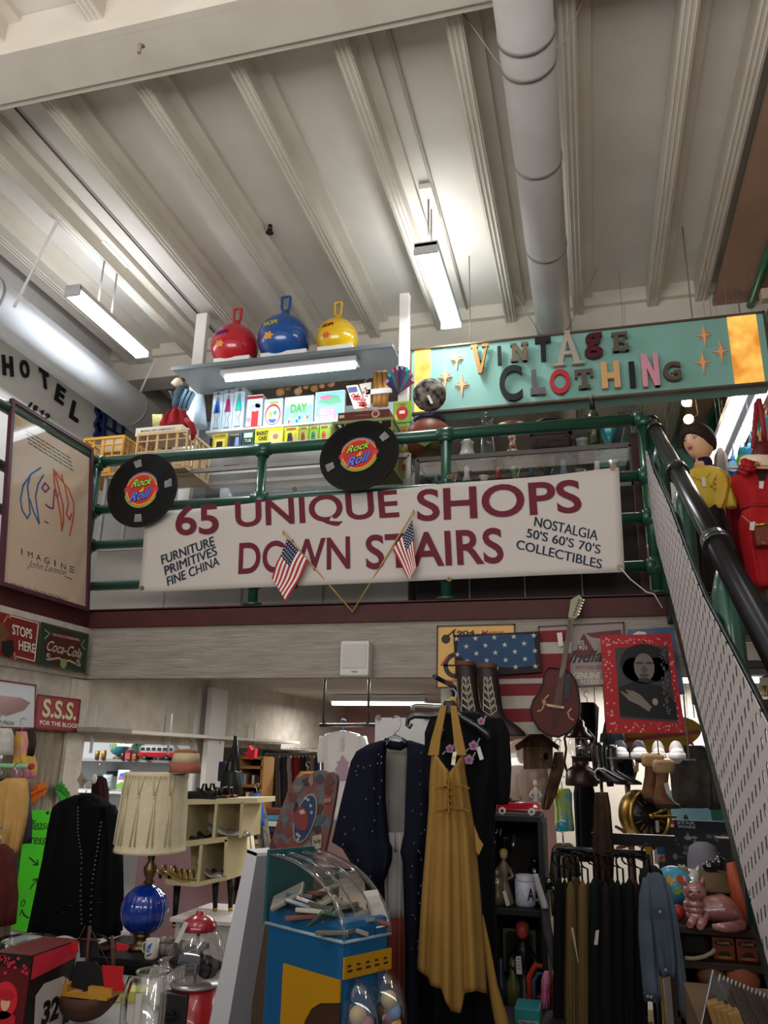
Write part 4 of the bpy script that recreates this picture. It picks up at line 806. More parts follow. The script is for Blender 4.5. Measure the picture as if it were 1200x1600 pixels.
cx0, cx1, cz1, czm = case('display_case', 'dark wood framed glass display case behind the right half of the banner', 652,985,(722,692),5.66,.5, M('#241a18', .6), M('#55504c', .4,.5), atY(800,770,5.66).z)
b = MB(M('#3a1f1c', .5)); 
for uu in (990,): p = atY(uu, 680,5.62); b.box((p.x, 5.6,(2.5 + p.z)/2),(.05,.05, p.z - 2.5))
one('wooden_post', b, 'thin maroon wooden post at the right end of the dark glass case', 'post')
# ---- things standing on the right case
def on(u, Y=5.73): return V3((atY(u, 700, Y).x, Y, cz1 + .008))
def hpx(v0, v1, Y=5.85): return atY(700, v0, Y).z - atY(700, v1, Y).z
t = thing('clay_pot', 'two handled painted clay pot, red above and dark green below, with navy rim', 'pot', on(671,5.76)); r = .19; b = MB(M('#7c3328', .45, kind='noise', c2='#4a4a28', sc=5, amt=.3)); H = .38
zb_ = cz1 + .008; p = on(671,5.76); b.lathe([(.09,0),(.1,.02),(.17,.12),(r, .2),(.175,.28),(.12,.335),(.115,.35),(.1,.34),(.12,.25),(.0,.2)], p, 36); obj('body', b, t)
b = MB(M('#1c2340', .35)); b.lathe([(.115,.345),(.135,.375),(.125,.38),(.105,.35)], p, 32); obj('rim', b, t)
for s_ in (-1,1): b = MB(M('#4a2c22', .4)); b.tube([p + V3((s_ * .16,0,.25)), p + V3((s_ * .23,0,.27)), p + V3((s_ * .24,0,.22)), p + V3((s_ * .185,0,.19))], .016,10); obj('handle', b, t)
b = MB(M('#5c6a3a', .5)); pc = Cyl(p, .192); b.poly(pc, [(-.05,.1),(-.02,.22),(0,.14),(.03,.23),(.05,.1),(0,.06)], 0,.004); obj('painted_leaf', b, t)
t = thing('fur_hat', 'round spotted grey and brown fur hat on a stand over the clay pot', 'hat', p + V3((0,.0,.38))); q_ = atY(671,617,5.74)
bm_ = MB(M('#8f867c', .95, kind='noise', c2='#2f2822', sc=16, amt=.25, bump=.6)); rg = []
for i in range(17):
    a = PI * i / 16; rg.append([q_ + V3((math.sin(a)*math.cos(f), math.sin(a)*math.sin(f),-math.cos(a)))*(.135 + .006*mnoise.noise(V3((math.cos(f)*3 + i, math.sin(f)*3, i * .7))*2)) for f in [2*PI * k / 32 for k in range(32)]])
bm_.rings(rg); obj('fur_crown', bm_, t); b = MB(M('#4a4038', .6)); b.tube([p + V3((0,0,.3)), q_ - V3((0,0,.12))], .012,8); b.tube([p + V3((0,0,.3)), p + V3((0,0,.31))], .05,16); obj('stand', b, t); b = MB(M('#d8d4cc', .6)); P_ = PlY(5.62); b.ppx(P_, [(667,618),(671,617),(677,630),(673,631)], 0,.002); obj('price_tag', b, t)
GG = M('#e8eef0', .08, kind='glass'); 
for u, h_, r_, lb, rd in ((762,.38,.055, 'tall clear glass decanter with long neck on the case', '#e8eef0'),(730,.16,.06, 'short frosted glass jar beside the tall decanter', '#b8b8b4')):
    t = thing('glass_decanter' if h_ > .2 else 'glass_jar', lb, 'glassware', on(u)); p = on(u); b = MB(M(rd, .1, kind='glass') if h_ > .2 else M('#a8a8a2', .3)); b.lathe([(r_ * 1.2,0),(r_ * 1.3,.01),(r_, .04),(r_ * .8, h_ * .5),(r_ * .72, h_ * .8),(r_ * .9, h_ * .86),(r_ * .5, h_ * .9),(.001, h_ * .9)], p, 28); obj('body', b, t)
    b = MB(M('#dfe6e8', .1, kind='glass') if h_ > .2 else M('#c8c8c4', .3)); b.ell(p + V3((0,0, h_ * .95)),(r_ * .5, r_ * .5, r_ * .4),14); obj('stopper', b, t)
p = on(801); t = thing('swirl_vase', 'brown and white swirled glass vase with a wide ruffled top', 'vase', p); b = MB(M('#8a4a30', .15, kind='noise', c2='#e4d8c8', sc=22, amt=.15)); b.lathe([(.07,0),(.08,.01),(.03,.05),(.02,.12),(.04,.18),(.12,.24),(.115,.245),(.03,.19),(.001,.17)], p, 40, flute=.05, fk=8); obj('body', b, t)
b = MB(M('#c9b09a', .2)); b.lathe([(.085,.0),(.085,.008),(.0,.008)], p - V3((0,0,.0)),24); obj('foot', b, t)
p = on(862); t = thing('cast_iron_kettle', 'black cast iron trivet box with curved lifting handle', 'kettle', p); b = MB(M('#1c1816', .6,.4, kind='noise', c2='#3a2a22', sc=20, bump=.4)); b.box(p + V3((0,0,.06)),(.3,.2,.11), bev=.02); b.box(p + V3((0,0,.13)),(.26,.17,.03), bev=.01); b.box(p + V3((0,0,.16)),(.32,.2,.02), bev=.005); obj('body', b, t)
b = MB(M('#17171a', .4,.5)); b.tube([p + V3((-.11,0,.17)), p + V3((-.11,0,.26)), p + V3((-.04,0,.29)), p + V3((.05,0,.29)), p + V3((.12,0,.24)), p + V3((.12,0,.17))], [.014,.012,.014,.014,.012,.014], 10); obj('handle', b, t)
p = on(922,5.85); t = thing('round_platter', 'large dark round platter standing behind the wine bottle', 'platter', p + V3((-.05,.1,0))); b = MB(M('#4a4a48', .3,.6)); b.lathe([(.001,0),(.17,.004),(.2,.012),(.2,.018),(.16,.012),(.001,.01)], p + V3((-.03,.14,.2)),40, axis=(0,-1,.25)); obj('plate', b, t); b = MB(M('#2a2422', .5)); b.box(p + V3((-.03,.16,.01)),(.16,.1,.02)); obj('stand', b, t)
p = on(930,5.7); t = thing('wine_bottle', 'dark green wine bottle with cork and black neck beside the round platter', 'bottle', p); b = MB(M('#2c3410', .08, coat=.5)); b.lathe([(.045,0),(.05,.01),(.05,.24),(.04,.28),(.02,.31),(.019,.4),(.001,.4)], p, 28); obj('body', b, t); b = MB(M('#151515', .4)); b.lathe([(.0215,.31),(.0215,.4),(.022,.405),(.001,.406)], p, 20); obj('neck_sleeve', b, t); b = MB(M('#8a6a3c', .8)); b.lathe([(.012,.405),(.012,.44),(.001,.44)], p, 14); obj('cork', b, t)
for k, (u, h_, c_, lb) in enumerate(((895,.13, '#4a4240', 'squat dark glass bowl left of the wine bottle'),(952,.2, '#2c8a94', 'ruffled teal glass vase right of the wine bottle'),(910,.1, '#a4a8a8', 'small silver dish between the kettle and the wine bottle'))):
    p = on(u, 5.78); b = MB(M(c_, .15)); b.lathe([(.04,0),(.045,.01),(.025, h_ * .3),(.06, h_ * .8),(.07, h_),(.06, h_),(.001, h_ * .35)], p, 30, flute=.06 if k == 1 else 0, fk=6); one('glass_bowl' if k != 1 else 'teal_vase', b, lb, 'glassware')
b = MB(M('#26282a', .5)); p = on(968,5.8); b.box(p + V3((0,0,.16)),(.07,.03,.32), R=Matrix.Rotation(.25,3, 'Y')); one('leaning_case', b, 'dark narrow tilted box at the right end of the case top', 'box')
b = MB(M('#58b04a', .6)); P_ = PlY(6.2); b.stroke(P_, [(930,728),(930,716),(1002,711),(1005,800)], .02,0,.02); b.use(M('#9fd0c4', .6)); b.ppx(P_, [(931,717),(1001,712),(1003,780),(931,784)], -.02,0); one('green_edged_board', b, 'bright green edged pale board behind the dark glass case', 'board')
# items inside the right case
for k in range(12):
    x = cx0 + .12 + (cx1 - cx0 - .24)*k / 11; zz_ = (cz1 + czm)/2 + .004; c_ = cols[(k * 3) % 8]; b = MB(M(c_, .3,.3 if k % 2 else 0)); h_ = .07 + .03*(k % 3)
    b.lathe([(.03,0),(.035,.01),(.02, h_ * .4),(.045 if k % 2 else .02, h_ * .9),(.01, h_)], (x, 5.8 + .08*(k % 2), zz_),16)
    one('ornament', b, '%s ornament inside the dark framed case, %s from its left end' % ({'#7c8a94': 'slate grey', '#c8c4b8': 'ivory', '#4a5a6c': 'steel blue', '#a89078': 'tan', '#8c3a3a': 'brick red', '#3a3c44': 'charcoal', '#d8d4cc': 'white', '#6c7c5c': 'moss green'}[c_], 'first second third fourth fifth sixth seventh eighth ninth tenth eleventh twelfth'.split()[k]), 'ornament', 'ornaments in the dark framed case')
# ================================================================ upstairs, right: mannequins and clothes
def face_head(t, c, s, yaw, skin, lip='#b0404a', tiltx=0.0, nm='head'):
    """mannequin head: one continuous surface; s = head height"""
    Q = Matrix.Rotation(yaw, 3, 'Z') @ Matrix.Rotation(tiltx, 3, 'X'); n, m_ = 40,30; rg = []; b = MB(skin)
    for i in range(m_ + 1):
        th = PI * i / m_; z = -math.cos(th); q = max(math.sin(th),.02); ring = []
        for k in range(n):
            a = 2*PI * k / n; x = math.sin(a); y = -math.cos(a)      # y<0 = face
            wx = .36*q * (1 - .22*max(0,-z) ** 1.2); wy = .42*q; px_, py_ = x * wx, y * wy; pz = z * .5
            f = max(0,-y)
            if f > 0:
                if z < -.55: py_ -= .05*f ** 3*(1 - abs(z + .75)/.3 if abs(z + .75) < .3 else 0)      # chin
                py_ -= .10*math.exp(-((z + .12)/.14) ** 2)*math.exp(-(px_ / .05) ** 2)*f                # nose
                py_ += .035*math.exp(-((z - .08)/.09) ** 2)*(math.exp(-((abs(px_) - .15)/.07) ** 2))*f  # eye sockets
                py_ -= .02*math.exp(-((z + .38)/.07) ** 2)*math.exp(-(px_ / .09) ** 2)*f                # mouth
            ring.append(c + Q @ Vector((px_, py_, pz))*s)
        rg.append(ring)
    b.rings(rg); b.tube([c + Q @ V3((0,.06,-.25))*s, c + V3((0,0.02,-.75))*s], [.17*s, .2*s], 20); hd = obj(nm, b, t)
    P3 = lambda x, y, z: c + Q @ Vector((x, y, z))*s
    for sg in (-1,1):
        b = MB(M('#f0ece4', .3)); b.ell(P3(sg * .145,-.345,.04),(.05*s, .03*s, .025*s),10, R=Q); b.use(M('#1c2a30', .2)); b.ell(P3(sg * .145,-.372,.04),(.02*s, .012*s, .02*s),8, R=Q); b.use(M('#2c1c18', .6)); b.tube([P3(sg * .08,-.37,.065), P3(sg * .145,-.385,.08), P3(sg * .21,-.345,.06)], .008*s, 6); b.tube([P3(sg * .07,-.385,.13), P3(sg * .15,-.385,.16), P3(sg * .23,-.33,.13)], .008*s, 6); obj('eye', b, hd)
    b = MB(M(lip, .3)); b.ell(P3(0,-.435,-.18),(.075*s, .025*s, .022*s),12, R=Q); b.ell(P3(0,-.43,-.215),(.06*s, .025*s, .022*s),12, R=Q); obj('lips', b, hd)
    return hd, P3, Q
t = thing('dressed_mannequin', 'mannequin with short dark hair, yellow blouse and purple neck scarf', 'mannequin', (atY(1098,800,5.9).x, 5.9,2.5))
SK = M('#dfb08a', .4); hc = atY(1092,692,5.9); hs = pxm(58, hc)
hd, P3, Q = face_head(t, hc, hs, -.75, SK, tiltx=.1)
b = MB(M('#37221a', .7, kind='noise', c2='#20120e', sc=40, bump=.5)); rg = []
for i in range(15):
    th = PI * .62*i / 14; ring = []
    for k in range(32):
        a = 2*PI * k / 32; f = max(0, math.cos(a)); lim = 1 - .38*f ** 2; th2 = th * lim; ring.append(P3(.42*math.sin(th2)*math.sin(a) , .02 - .475*math.sin(th2)*math.cos(a),.08 + .5*math.cos(th2) - .10*(1 - f)*(i / 14)))
    rg.append(ring)
b.rings(rg); obj('hair', b, t)
b = MB(M('#2f1c3c', .8)); nk = P3(0,.03,-.62); b.lathe([(.2*hs, -.16*hs),(.235*hs, -.1*hs),(.23*hs, 0),(.24*hs, .08*hs),(.215*hs, .16*hs)], nk, 28, flute=.03, fk=9); obj('neck_scarf', b, t)
b = MB(SK); rloft(b, [(724,1090,1108),(734,1088,1110),(745,1088,1110)], 5.9,.09, n=30); obj('chest', b, t)
YEL = M('#e0c04c', .7, kind='noise', c2='#cfae3c', sc=9, bump=.1)
b = MB(YEL); rloft(b, [(731,1088,1114),(736,1078,1126),(742,1070,1135),(750,1065,1141),(765,1062,1143),(785,1068,1138),(800,1078,1130)], 5.9,.13,.014,8, n=60); rloft(b, [(745,1125,1141),(760,1128,1148),(775,1131,1150),(793,1136,1151)], 5.88,.06,.006,5); rloft(b, [(745,1064,1078),(765,1058,1074),(790,1056,1070)], 5.88,.06,.006,5)
b.use(M('#d8b844', .7)); P_ = PlY(5.76); b.ppx(P_, [(1081,745),(1098,752),(1110,738),(1104,735),(1096,742),(1086,738)], 0,.01); b.ppx(P_, [(1112,738),(1120,740),(1110,760),(1106,752)], 0,.01); obj('blouse', b, t)
b = MB(M('#8c7420', .6)); P_ = PlY(5.755)
for k in range(6): b.star(P_, P_.px(1112 + (k % 2)*5,744 + k * 4),.012,5,.4,0,.003)
obj('embroidery', b, t)
b = MB(M('#2a1c1a', .6)); rloft(b, [(783,1080,1128),(789,1080,1128)], 5.9,.135, n=40); obj('belt', b, t)
b = MB(M('#1e1817', .75, kind='noise', c2='#120e0e', sc=20)); rloft(b, [(788,1080,1128),(810,1078,1134),(840,1074,1144),(880,1072,1156),(930,1070,1168)], 5.9,.16,.025,11, n=90); obj('skirt', b, t)
b = MB(M('#3a2c2a', .6)); q_ = atY(1118,931,5.9)
for s_ in (-.09,.09): b.tube([(q_.x - .02 + s_, 5.9, q_.z + .2),(q_.x - .02 + s_, 5.9,2.52)], [.06,.035], 14); b.ell((q_.x - .02 + s_, 5.85,2.53),(.04,.1,.03),10)
obj('legs', b, t)
b = MB(M('#e0dcd4', .6)); P_ = PlY(5.74); b.ppx(P_, [(1096,746),(1102,746),(1103,760),(1097,760)], 0,.003); obj('price_tag', b, t)
t = thing('dressed_mannequin', 'headless mannequin in a bright red belted dress with a cream hat on top', 'mannequin', (atY(1180,800,5.75).x, 5.75,2.5))
RDR = M('#c0141c', .7, kind='noise', c2='#a81018', sc=8)
b = MB(RDR); rloft(b, [(738,1158,1212),(744,1144,1222),(756,1142,1226),(775,1150,1222),(792,1157,1216),(800,1158,1216),(815,1154,1222),(850,1156,1226),(890,1164,1230),(921,1170,1234)], 5.75,.14,.012,7, n=70); obj('dress', b, t)
b = MB(M('#8c0e14', .6)); rloft(b, [(794,1156,1218),(799,1156,1218)], 5.75,.155, n=40); obj('belt', b, t)
b = MB(M('#241c1a', .6)); P_ = PlY(5.6); b.ppx(P_, [(1182,738),(1200,738),(1194,752),(1187,752)], 0,.004); obj('neck_opening', b, t)
b = MB(M('#e0dcd4', .6)); b.ppx(P_, [(1186,752),(1194,751),(1192,764),(1186,763)], 0,.004); obj('price_tag', b, t)
b = MB(M('#5c4a44', .6)); q_ = atY(1200,921,5.75); b.tube([(q_.x, 5.75, q_.z + .1),(q_.x, 5.75,2.52)], .03,12); b.tube([(q_.x, 5.75,2.5),(q_.x, 5.75,2.52)], .15,20); obj('stand', b, t)
q_ = atY(1184,727,5.68); b = MB(M('#e3cfb0', .8)); b.lathe([(.001,.0),(.2,.0),(.21,.012),(.13,.02),(.12,.08),(.09,.1),(.001,.105)], q_ - V3((0,0,.03)),32, axis=(.1,-.35,1)); t2 = thing('cream_hat', 'cream brimmed hat with a big red rose on the headless mannequin', 'hat', q_ - V3((0,0,.04))); obj('hat_body', b, t2)
b = MB(M('#a01420', .6)); rc = atY(1168,727,5.46)
for k in range(9): a = k * 2.4; rr = .012 + .0045*k; b.ell(rc + V3((rr * math.cos(a),.004*k - .0, rr * math.sin(a))),(.03,.014,.024),8)
obj('rose', b, t2)
b = MB(M('#b07a50', .6)); P_ = PlY(5.46); b.stroke(P_, [(1175,727),(1202,728)], .008,0,.004); b.star(P_, P_.px(1184,725),.025,5,.5,0,.004); obj('twig_trim', b, t2)
t = thing('patterned_handbag', 'small rust and gold chequered handbag against the red dress', 'handbag', atY(1190,853,5.5)); b = MB(M('#7a3420', .5, kind='vor', c2='#c08a3a', sc=40, amt=.4)); pbox(b, 1180,820,1205,852,5.5,.06,.01); obj('body', b, t)
b = MB(M('#c9a24a', .3,.8)); b.tube([atY(1181,821,5.49), atY(1205,817,5.49)], .01,8); obj('clasp_bar', b, t); b = MB(M('#b08a5a', .6)); b.tube([atY(1160,806,5.55), atY(1170,815,5.53), atY(1181,822,5.5)], .005,6); obj('strap', b, t)
b = MB(M('#e0dcd4', .6)); P_ = PlY(5.47); b.ppx(P_, [(1172,816),(1180,815),(1178,829),(1171,828)], 0,.003); obj('price_tag', b, t)
b = MB(M('#191616', .5)); pbox(b, 1073,822,1086,846,5.55,.05,.01); b.tube([atY(1074,822,5.57), atY(1071,800,5.6), atY(1080,796,5.6)], .004,6); one('black_purse', b, 'small black purse beside the black skirt with a white tag', 'handbag')
# wide tube fixture along the gallery
p0, p1 = atX(1172,606,1.42), atX(1122,719,1.42)
t = thing('gallery_tube_light', 'wide two tube light glaring behind the mannequins', 'ceiling light', ((p0 + p1)/2)); z_ = (p0.z + p1.z)/2
b = MB(M('#b9bcc2', .4)); b.box((1.46,(p0.y + p1.y)/2, z_ + .05),(.3, p1.y - p0.y, .05)); b.box((1.46,(p0.y + p1.y)/2, z_ + .01),(.07, p1.y - p0.y, .05), bev=.01); obj('housing', b, t)
for s_ in (-.09,.1): b = MB(M('#f2f4ff', .4, em=9.0)); b.tube([(1.46 + s_, p0.y + .03, z_),(1.46 + s_, p1.y - .03, z_)], .03,12); obj('tube', b, t)
for y_ in (p0.y + .2, p1.y - .2): b = MB(M('#8a8a8a', .5)); b.tube([(1.46, y_, z_ + .07),(1.46, y_, 5.68)], .006,6); obj('stem', b, t)
area('lamp_light', (1.46,(p0.y + p1.y)/2, z_ - .04),.3, p1.y - p0.y, POW['side'], t, col=(.95,.96,1))
for k, (u, v) in enumerate(((1073,628),(1076,655),(1062,617))):
    p = atY(u, v, 7.9 + .3*k); t = thing('spotlight', 'small %s warm spotlight behind the short haired mannequin' % ('upper', 'lower', 'farthest')[k], 'spotlight', p); d = V3((-.3,-.9,-.25)).normalized(); r = .05 if k < 2 else .025
    b = MB(M('#dcd8d0', .4)); b.tube([p - d * .14, p - d * .02, p], [r * .7, r, r * 1.05], 16, cap=False); b.tube([p - d * .14, p - d * .15], [r * .7,.01], 16); obj('can', b, t); b = MB(M('#ffdca0', .4, em=12.0)); b.ell(p - d * .01, r * .9,14); obj('bulb', b, t); b = MB(M('#a8a4a0', .5)); b.tube([p - d * .1, p - d * .1 + V3((.08,0,.06)),(p.x + .08, p.y - d.y * .1,5.95)], .006,6); obj('arm', b, t)
    area('lamp_light', p + d * .08,.05,.05, POW['spot'], t, col=(1,.8,.55), kind='POINT')
# bags and garments hanging behind
t = thing('leather_handbag', 'dark red leather handbag hanging by long straps above the red dress', 'handbag', atY(1186,722,6.3)); b = MB(M('#6a1a20', .4, coat=.3)); rloft(b, [(682,1182,1198),(696,1177,1202),(715,1172,1206),(722,1178,1202)], 6.3,.06,.004,5); obj('body', b, t)
for s_ in (0,6): b = MB(M('#a83a40', .4)); b.tube([atY(u + s_ * .5, v, 6.27 + s_ * .01) for u, v in ((1176,700),(1178,665),(1181,630),(1184,623),(1188,640),(1194,690))], .014,8); obj('strap', b, t)
b = MB(M('#c9a070', .5)); b.tube([atY(1187,675,6.22), atY(1188,690,6.22)], .012,8); obj('tassel', b, t)
for u0, u1, v0, v1, Y, c_, c2, lb in ((1152,1168,700,738,6.6, '#3a9ab4', '#5cc04a', 'blue tote bag with green print hanging behind the red handbag'),(1166,1178,694,724,6.8, '#5ab0d0', '#3a7aa0', 'light blue tote bag hanging beside the red handbag'),(1140,1150,712,745,6.9, '#2c6aa0', '#88b0c8', 'small deep blue bag hanging lowest below the glaring tubes')):
    t = thing('tote_bag', lb, 'handbag', atY((u0 + u1)/2, v1, Y)); b = MB(M(c_, .6)); rloft(b, [(v0, u0 + 2, u1 - 2),(v0 + 8, u0, u1),(v1 - 4, u0, u1),(v1, u0 + 2, u1 - 2)], Y, .04,.004,5, n=28); obj('body', b, t); b = MB(M(c2,.6)); P_ = PlY(Y - .045); b.disc(P_, P_.px((u0 + u1)/2,(v0 + v1)/2),.05,0,.003,16); obj('printed_motif', b, t); b = MB(M('#9ac4d4', .6)); p = atY((u0 + u1)/2, v0 - 22, Y); b.tube([atY(u0 + 4, v0, Y), p, atY(u1 - 4, v0, Y)], .006,6); b.tube([p, V3((p.x, Y, 5.68))], .0015,5); obj('strap', b, t)
for (rows, Y, c_, lb) in (([(652,1190,1206),(670,1188,1212),(720,1190,1214),(770,1188,1216)], 6.5, '#6cb4c4', 'turquoise garment hanging at the right edge behind the handbag'),([(700,1122,1128),(712,1116,1136),(760,1112,1142),(830,1108,1150)], 6.9, '#7a6c64', 'grey brown patterned top hanging behind the yellow blouse'),([(715,1040,1052),(722,1030,1060),(760,1028,1064),(800,1030,1060)], 7.2, '#d8d4cc', 'white blouse hanging behind the stair rail post'),([(752,990,1004),(760,984,1010),(800,982,1014),(828,984,1014)], 7.0, '#e0d4cc', 'pale shirt hanging between the dark case and the stairs'),([(850,992,1010),(862,990,1020),(910,986,1030),(945,988,1030)], 6.6, '#c4a888', 'tan cloth low between the dark case and the stairs'),([(770,1136,1152),(800,1134,1160),(850,1138,1168),(890,1140,1172)], 6.3, '#6c1420', 'dark red garment hanging between the two mannequins')):
    t = thing('hanging_garment', lb, 'clothing', atY(rows[-1][1], rows[-1][0], Y)); b = MB(M(c_, .8)); rloft(b, rows, Y, .06,.015,7, n=44); obj('cloth', b, t); b = MB(M('#a8a8a8', .3,.8)); p = atY((rows[0][1] + rows[0][2])/2, rows[0][0], Y); b.tube([p, p + V3((0,0,.05)), p + V3((.02,0,.08)), p + V3((0,0,.1)), p + V3((-.02,0,.085))], .004,6); b.tube([p + V3((0,0,.1)), V3((p.x, p.y, 5.68 if p.x > 1.2 else 5.94))], .0015,5); obj('hanger_hook', b, t)
# ================================================================ hung on the front of the beam
t = thing('wall_speaker', 'small white speaker box on the rough beam below the balcony', 'speaker', atY(553,1055,5.1)); b = MB(M('#c9c5bf', .5)); pbox(b, 531,1001,576,1056,5.08,.1,.012); obj('housing', b, t); b = MB(M('#bbb7b1', .7)); pbox(b, 535,1006,572,1044,5.074,.01,.003); obj('grille', b, t); b = MB(M('#8f8b86', .5)); P_ = PlY(5.073); b.rect(P_, *P_.px(549,1050), *P_.px(558,1048),0,.002); obj('badge', b, t)
P_ = PlY(5.188)
def mo(b, P_, d):
    b.use(M('#231f1c', .5)); b.text(P_, "1904", (708,994),(742,993),(708,986), d, d + .002, bold=.03); b.use(M('#a83a24', .5)); b.text(P_, "Motor", (752,994),(788,993),(752,985), d, d + .002, shear=.2)
    b.use(M('#211d1b', .5)); b.ring(P_, P_.px(713,1040),.055,.085, d, d + .002, n=32); b.stroke(P_, [(694,1040),(732,1040)], .012, d, d + .002); b.stroke(P_, [(713,1020),(713,1060)], .012, d, d + .002); b.disc(P_, P_.px(697,999),.03, d, d + .002,20); b.stroke(P_, [(700,994),(712,984)], .01, d, d + .002); b.use(M('#a83a24', .5)); b.text(P_, "IMPERIAL", (698,1069),(740,1068),(698,1062), d, d + .002); b.stroke(P_, [(690,1040),(700,1026)], .012, d + .002, d + .004)
tin(P_, 'tin_sign', 'mustard yellow tin sign with a wheel, half hidden by the blue starred board', 'sign', [(684,979),(804,976),(806,1070),(683,1075)], '#b0842a', more=mo, edge='#3a2a1a')
def ro(b, P_, d):
    b.use(M('#5c1c1e', .5)); b.poly(P_, [P_.px(900,1012), P_.px(912,990), P_.px(932,1022), P_.px(915,1030), P_.px(898,1026)], d, d + .002); b.ppx(P_, [(915,990),(970,984),(972,1000),(940,998),(925,996)], d, d + .002)
    b.use(M('#b9aca0', .5)); b.text(P_, "ESS.", (903,1008),(914,1008),(903,1001), d + .002, d + .004); b.text(P_, "1901", (900,1016),(917,1016),(900,1009), d + .002, d + .004); b.use(M('#2c2422', .5)); b.text(P_, "Indian", (888,1037),(955,1033),(890,1018), d + .002, d + .005, bold=.02, shear=.3)
    b.use(M('#c4b8ac', .5)); b.text(P_, "GENUINE", (896,1061),(938,1061),(896,1051), d, d + .002, bold=.03); b.text(P_, "ACCESSORIES", (906,1069),(955,1069),(906,1062), d, d + .002, bold=.02); b.use(M('#7a4a48', .5)); b.text(P_, "PARTS AND SERVICE", (900,1046),(950,1046),(900,1040), d, d + .002)
tin(P_, 'tin_sign', 'worn brown tin sign with red arrowhead between the guitar and red picture', 'sign', [(842,980),(974,973),(978,1070),(842,1076)], '#6c5c54', more=ro, edge='#3a1c1c')
def bl(b, P_, d): b.use(M('#c8c8bc', .5)); b.ppx(P_, [(988,992),(996,987),(1008,988),(1012,994),(1000,996)], d, d + .002)
tin(P_, 'tin_sign', 'dark blue sign half hidden behind the red framed picture', 'sign', [(980,984),(1052,980),(1070,1085),(982,1090)], '#1c3a5a', more=bl)
# wooden flag art: blue starred board + striped boot leg
P_ = PlY(5.15); t = thing('flag_board', 'large wooden flag art with blue starred field and red and white stripes', 'wall art', atY(800,1145,5.16))
DR = MB(M('#7c2228', .7, kind='noise', c2='#6a1a20', sc=9)); WH = M('#b0aaa0', .7, kind='noise', c2='#958c7e', sc=9)
DR.ppx(P_, [(770,990),(842,986),(888,984),(893,1100),(889,1146),(800,1147),(780,1100),(772,1060)], -.03,0); DR.use(WH)
for v0, v1 in ((1004,1022),(1060,1068),(1087,1107),(1128,1147)): DR.ppx(P_, [(772, v0 + 1),(893, v0 - 1),(893, v1 - 1),(772, v1 + 1)], 0,.004)
obj('striped_board', DR, t)
P4 = PlY(5.1); b = MB(M('#221a1a', .7)); b.ppx(P4, [(708,992),(842,987),(846,1050),(785,1054),(712,1050)], -.045,0); b.use(M('#1e4268', .6, kind='noise', c2='#183450', sc=8)); b.ppx(P4, [(716,996),(770,992),(834,991),(838,1040),(800,1044),(730,1036),(714,1020)], 0,.003); obj('starred_board', b, t)
b = MB(M('#b8b4a4', .6))
for (x, y) in ((350,325),(492,318),(638,312),(788,303),(282,385),(425,378),(570,373),(715,363),(215,445),(358,438),(500,432),(646,425),(797,418),(290,496),(435,490),(577,487),(722,480),(507,547),(652,540),(800,534),(208,330)): b.star(P4, P4.px(x / 4.8 + 670, y / 4.8 + 930),.019,5,.35,.003,.006)
obj('painted_stars', b, t)
b = MB(M('#c8c0b4', .6)); b.ppx(P4, [(870,989),(878,988),(880,1009),(873,1010)], 0,.003); obj('price_tag', b, t)
# cowboy boots
t = thing('cowboy_boots', 'pair of dark brown cowboy boots with white stitched feathers below the stars', 'boots', atY(770,1150,4.97)); LE = M('#2e211d', .5, kind='noise', c2='#211715', sc=8)
for k, (dx, Y) in enumerate(((0,5.0),(34,4.93))):
    b = MB(LE); rloft(b, [(1036 + k * 4,712 + dx, 740 + dx),(1050,712 + dx, 744 + dx),(1080,714 + dx, 748 + dx),(1105,718 + dx, 751 + dx),(1122,722 + dx, 758 + dx),(1135,730 + dx, 776 + dx),(1144,740 + dx, 786 + dx),(1150,748 + dx, 788 + dx)], Y, .055, n=36, flat=.85)
    b.use(M('#5c3a26', .6)); rloft(b, [(1034 + k * 4,710 + dx, 742 + dx),(1041 + k * 4,711 + dx, 743 + dx)], Y, .06, n=36, flat=.85)
    bo = obj('boot', b, t); b = MB(M('#b0a48c', .5)); PB = PlY(Y - .058)
    for s_ in (-1,1):
        for j in range(5): cx_, cy_ = 728 + dx + s_ * (3 + j * 1.2) + j * .8,1062 + j * 11; b.stroke(PB, [(728 + dx + j, cy_ + 12),(cx_ + s_ * 3, cy_ + 4),(cx_ + s_ * 2, cy_ - 5),(728 + dx + j + s_, cy_ + 2)], .004,-.004,.001)
    b.stroke(PB, [(727 + dx, 1058),(729 + dx, 1085),(734 + dx, 1115)], .004,-.004,.001); obj('stitching', b, bo)
# guitar
t = thing('wooden_guitar', 'dark red hand painted guitar with pale neck hanging over the striped boards', 'guitar', atY(868,1150,5.06)); P5 = PlY(5.08)
b = MB(M('#5a1c17', .6, kind='noise', c2='#3c1512', sc=4, amt=.7))
body = [(858,1044),(880,1046),(890,1052),(898,1062),(903,1080),(905,1096),(906,1112),(900,1130),(888,1144),(872,1151),(856,1148),(842,1138),(833,1122),(830,1108),(834,1094),(843,1082),(849,1068),(851,1054)]
b.ppx(P5, body, -.06,0); obj('body', b, t)
b = MB(M('#1c1211', .5)); pts = [P5.px(*q_) for q_ in body + body[:1]]; b.tube([P5.pt(a, c, -.005) for a, c in pts], .008,6); obj('binding', b, t)
b = MB(M('#776e58', .5)); b.ppx(P5, [(889,965),(896,968),(884,1044),(878,1060),(874,1058),(878,1040)], 0,.018); obj('neck', b, t)
b = MB(M('#8e8a6c', .5)); b.ppx(P5, [(892,938),(905,930),(910,936),(904,962),(899,968),(888,965)], 0,.022); hd_ = obj('headstock', b, t)
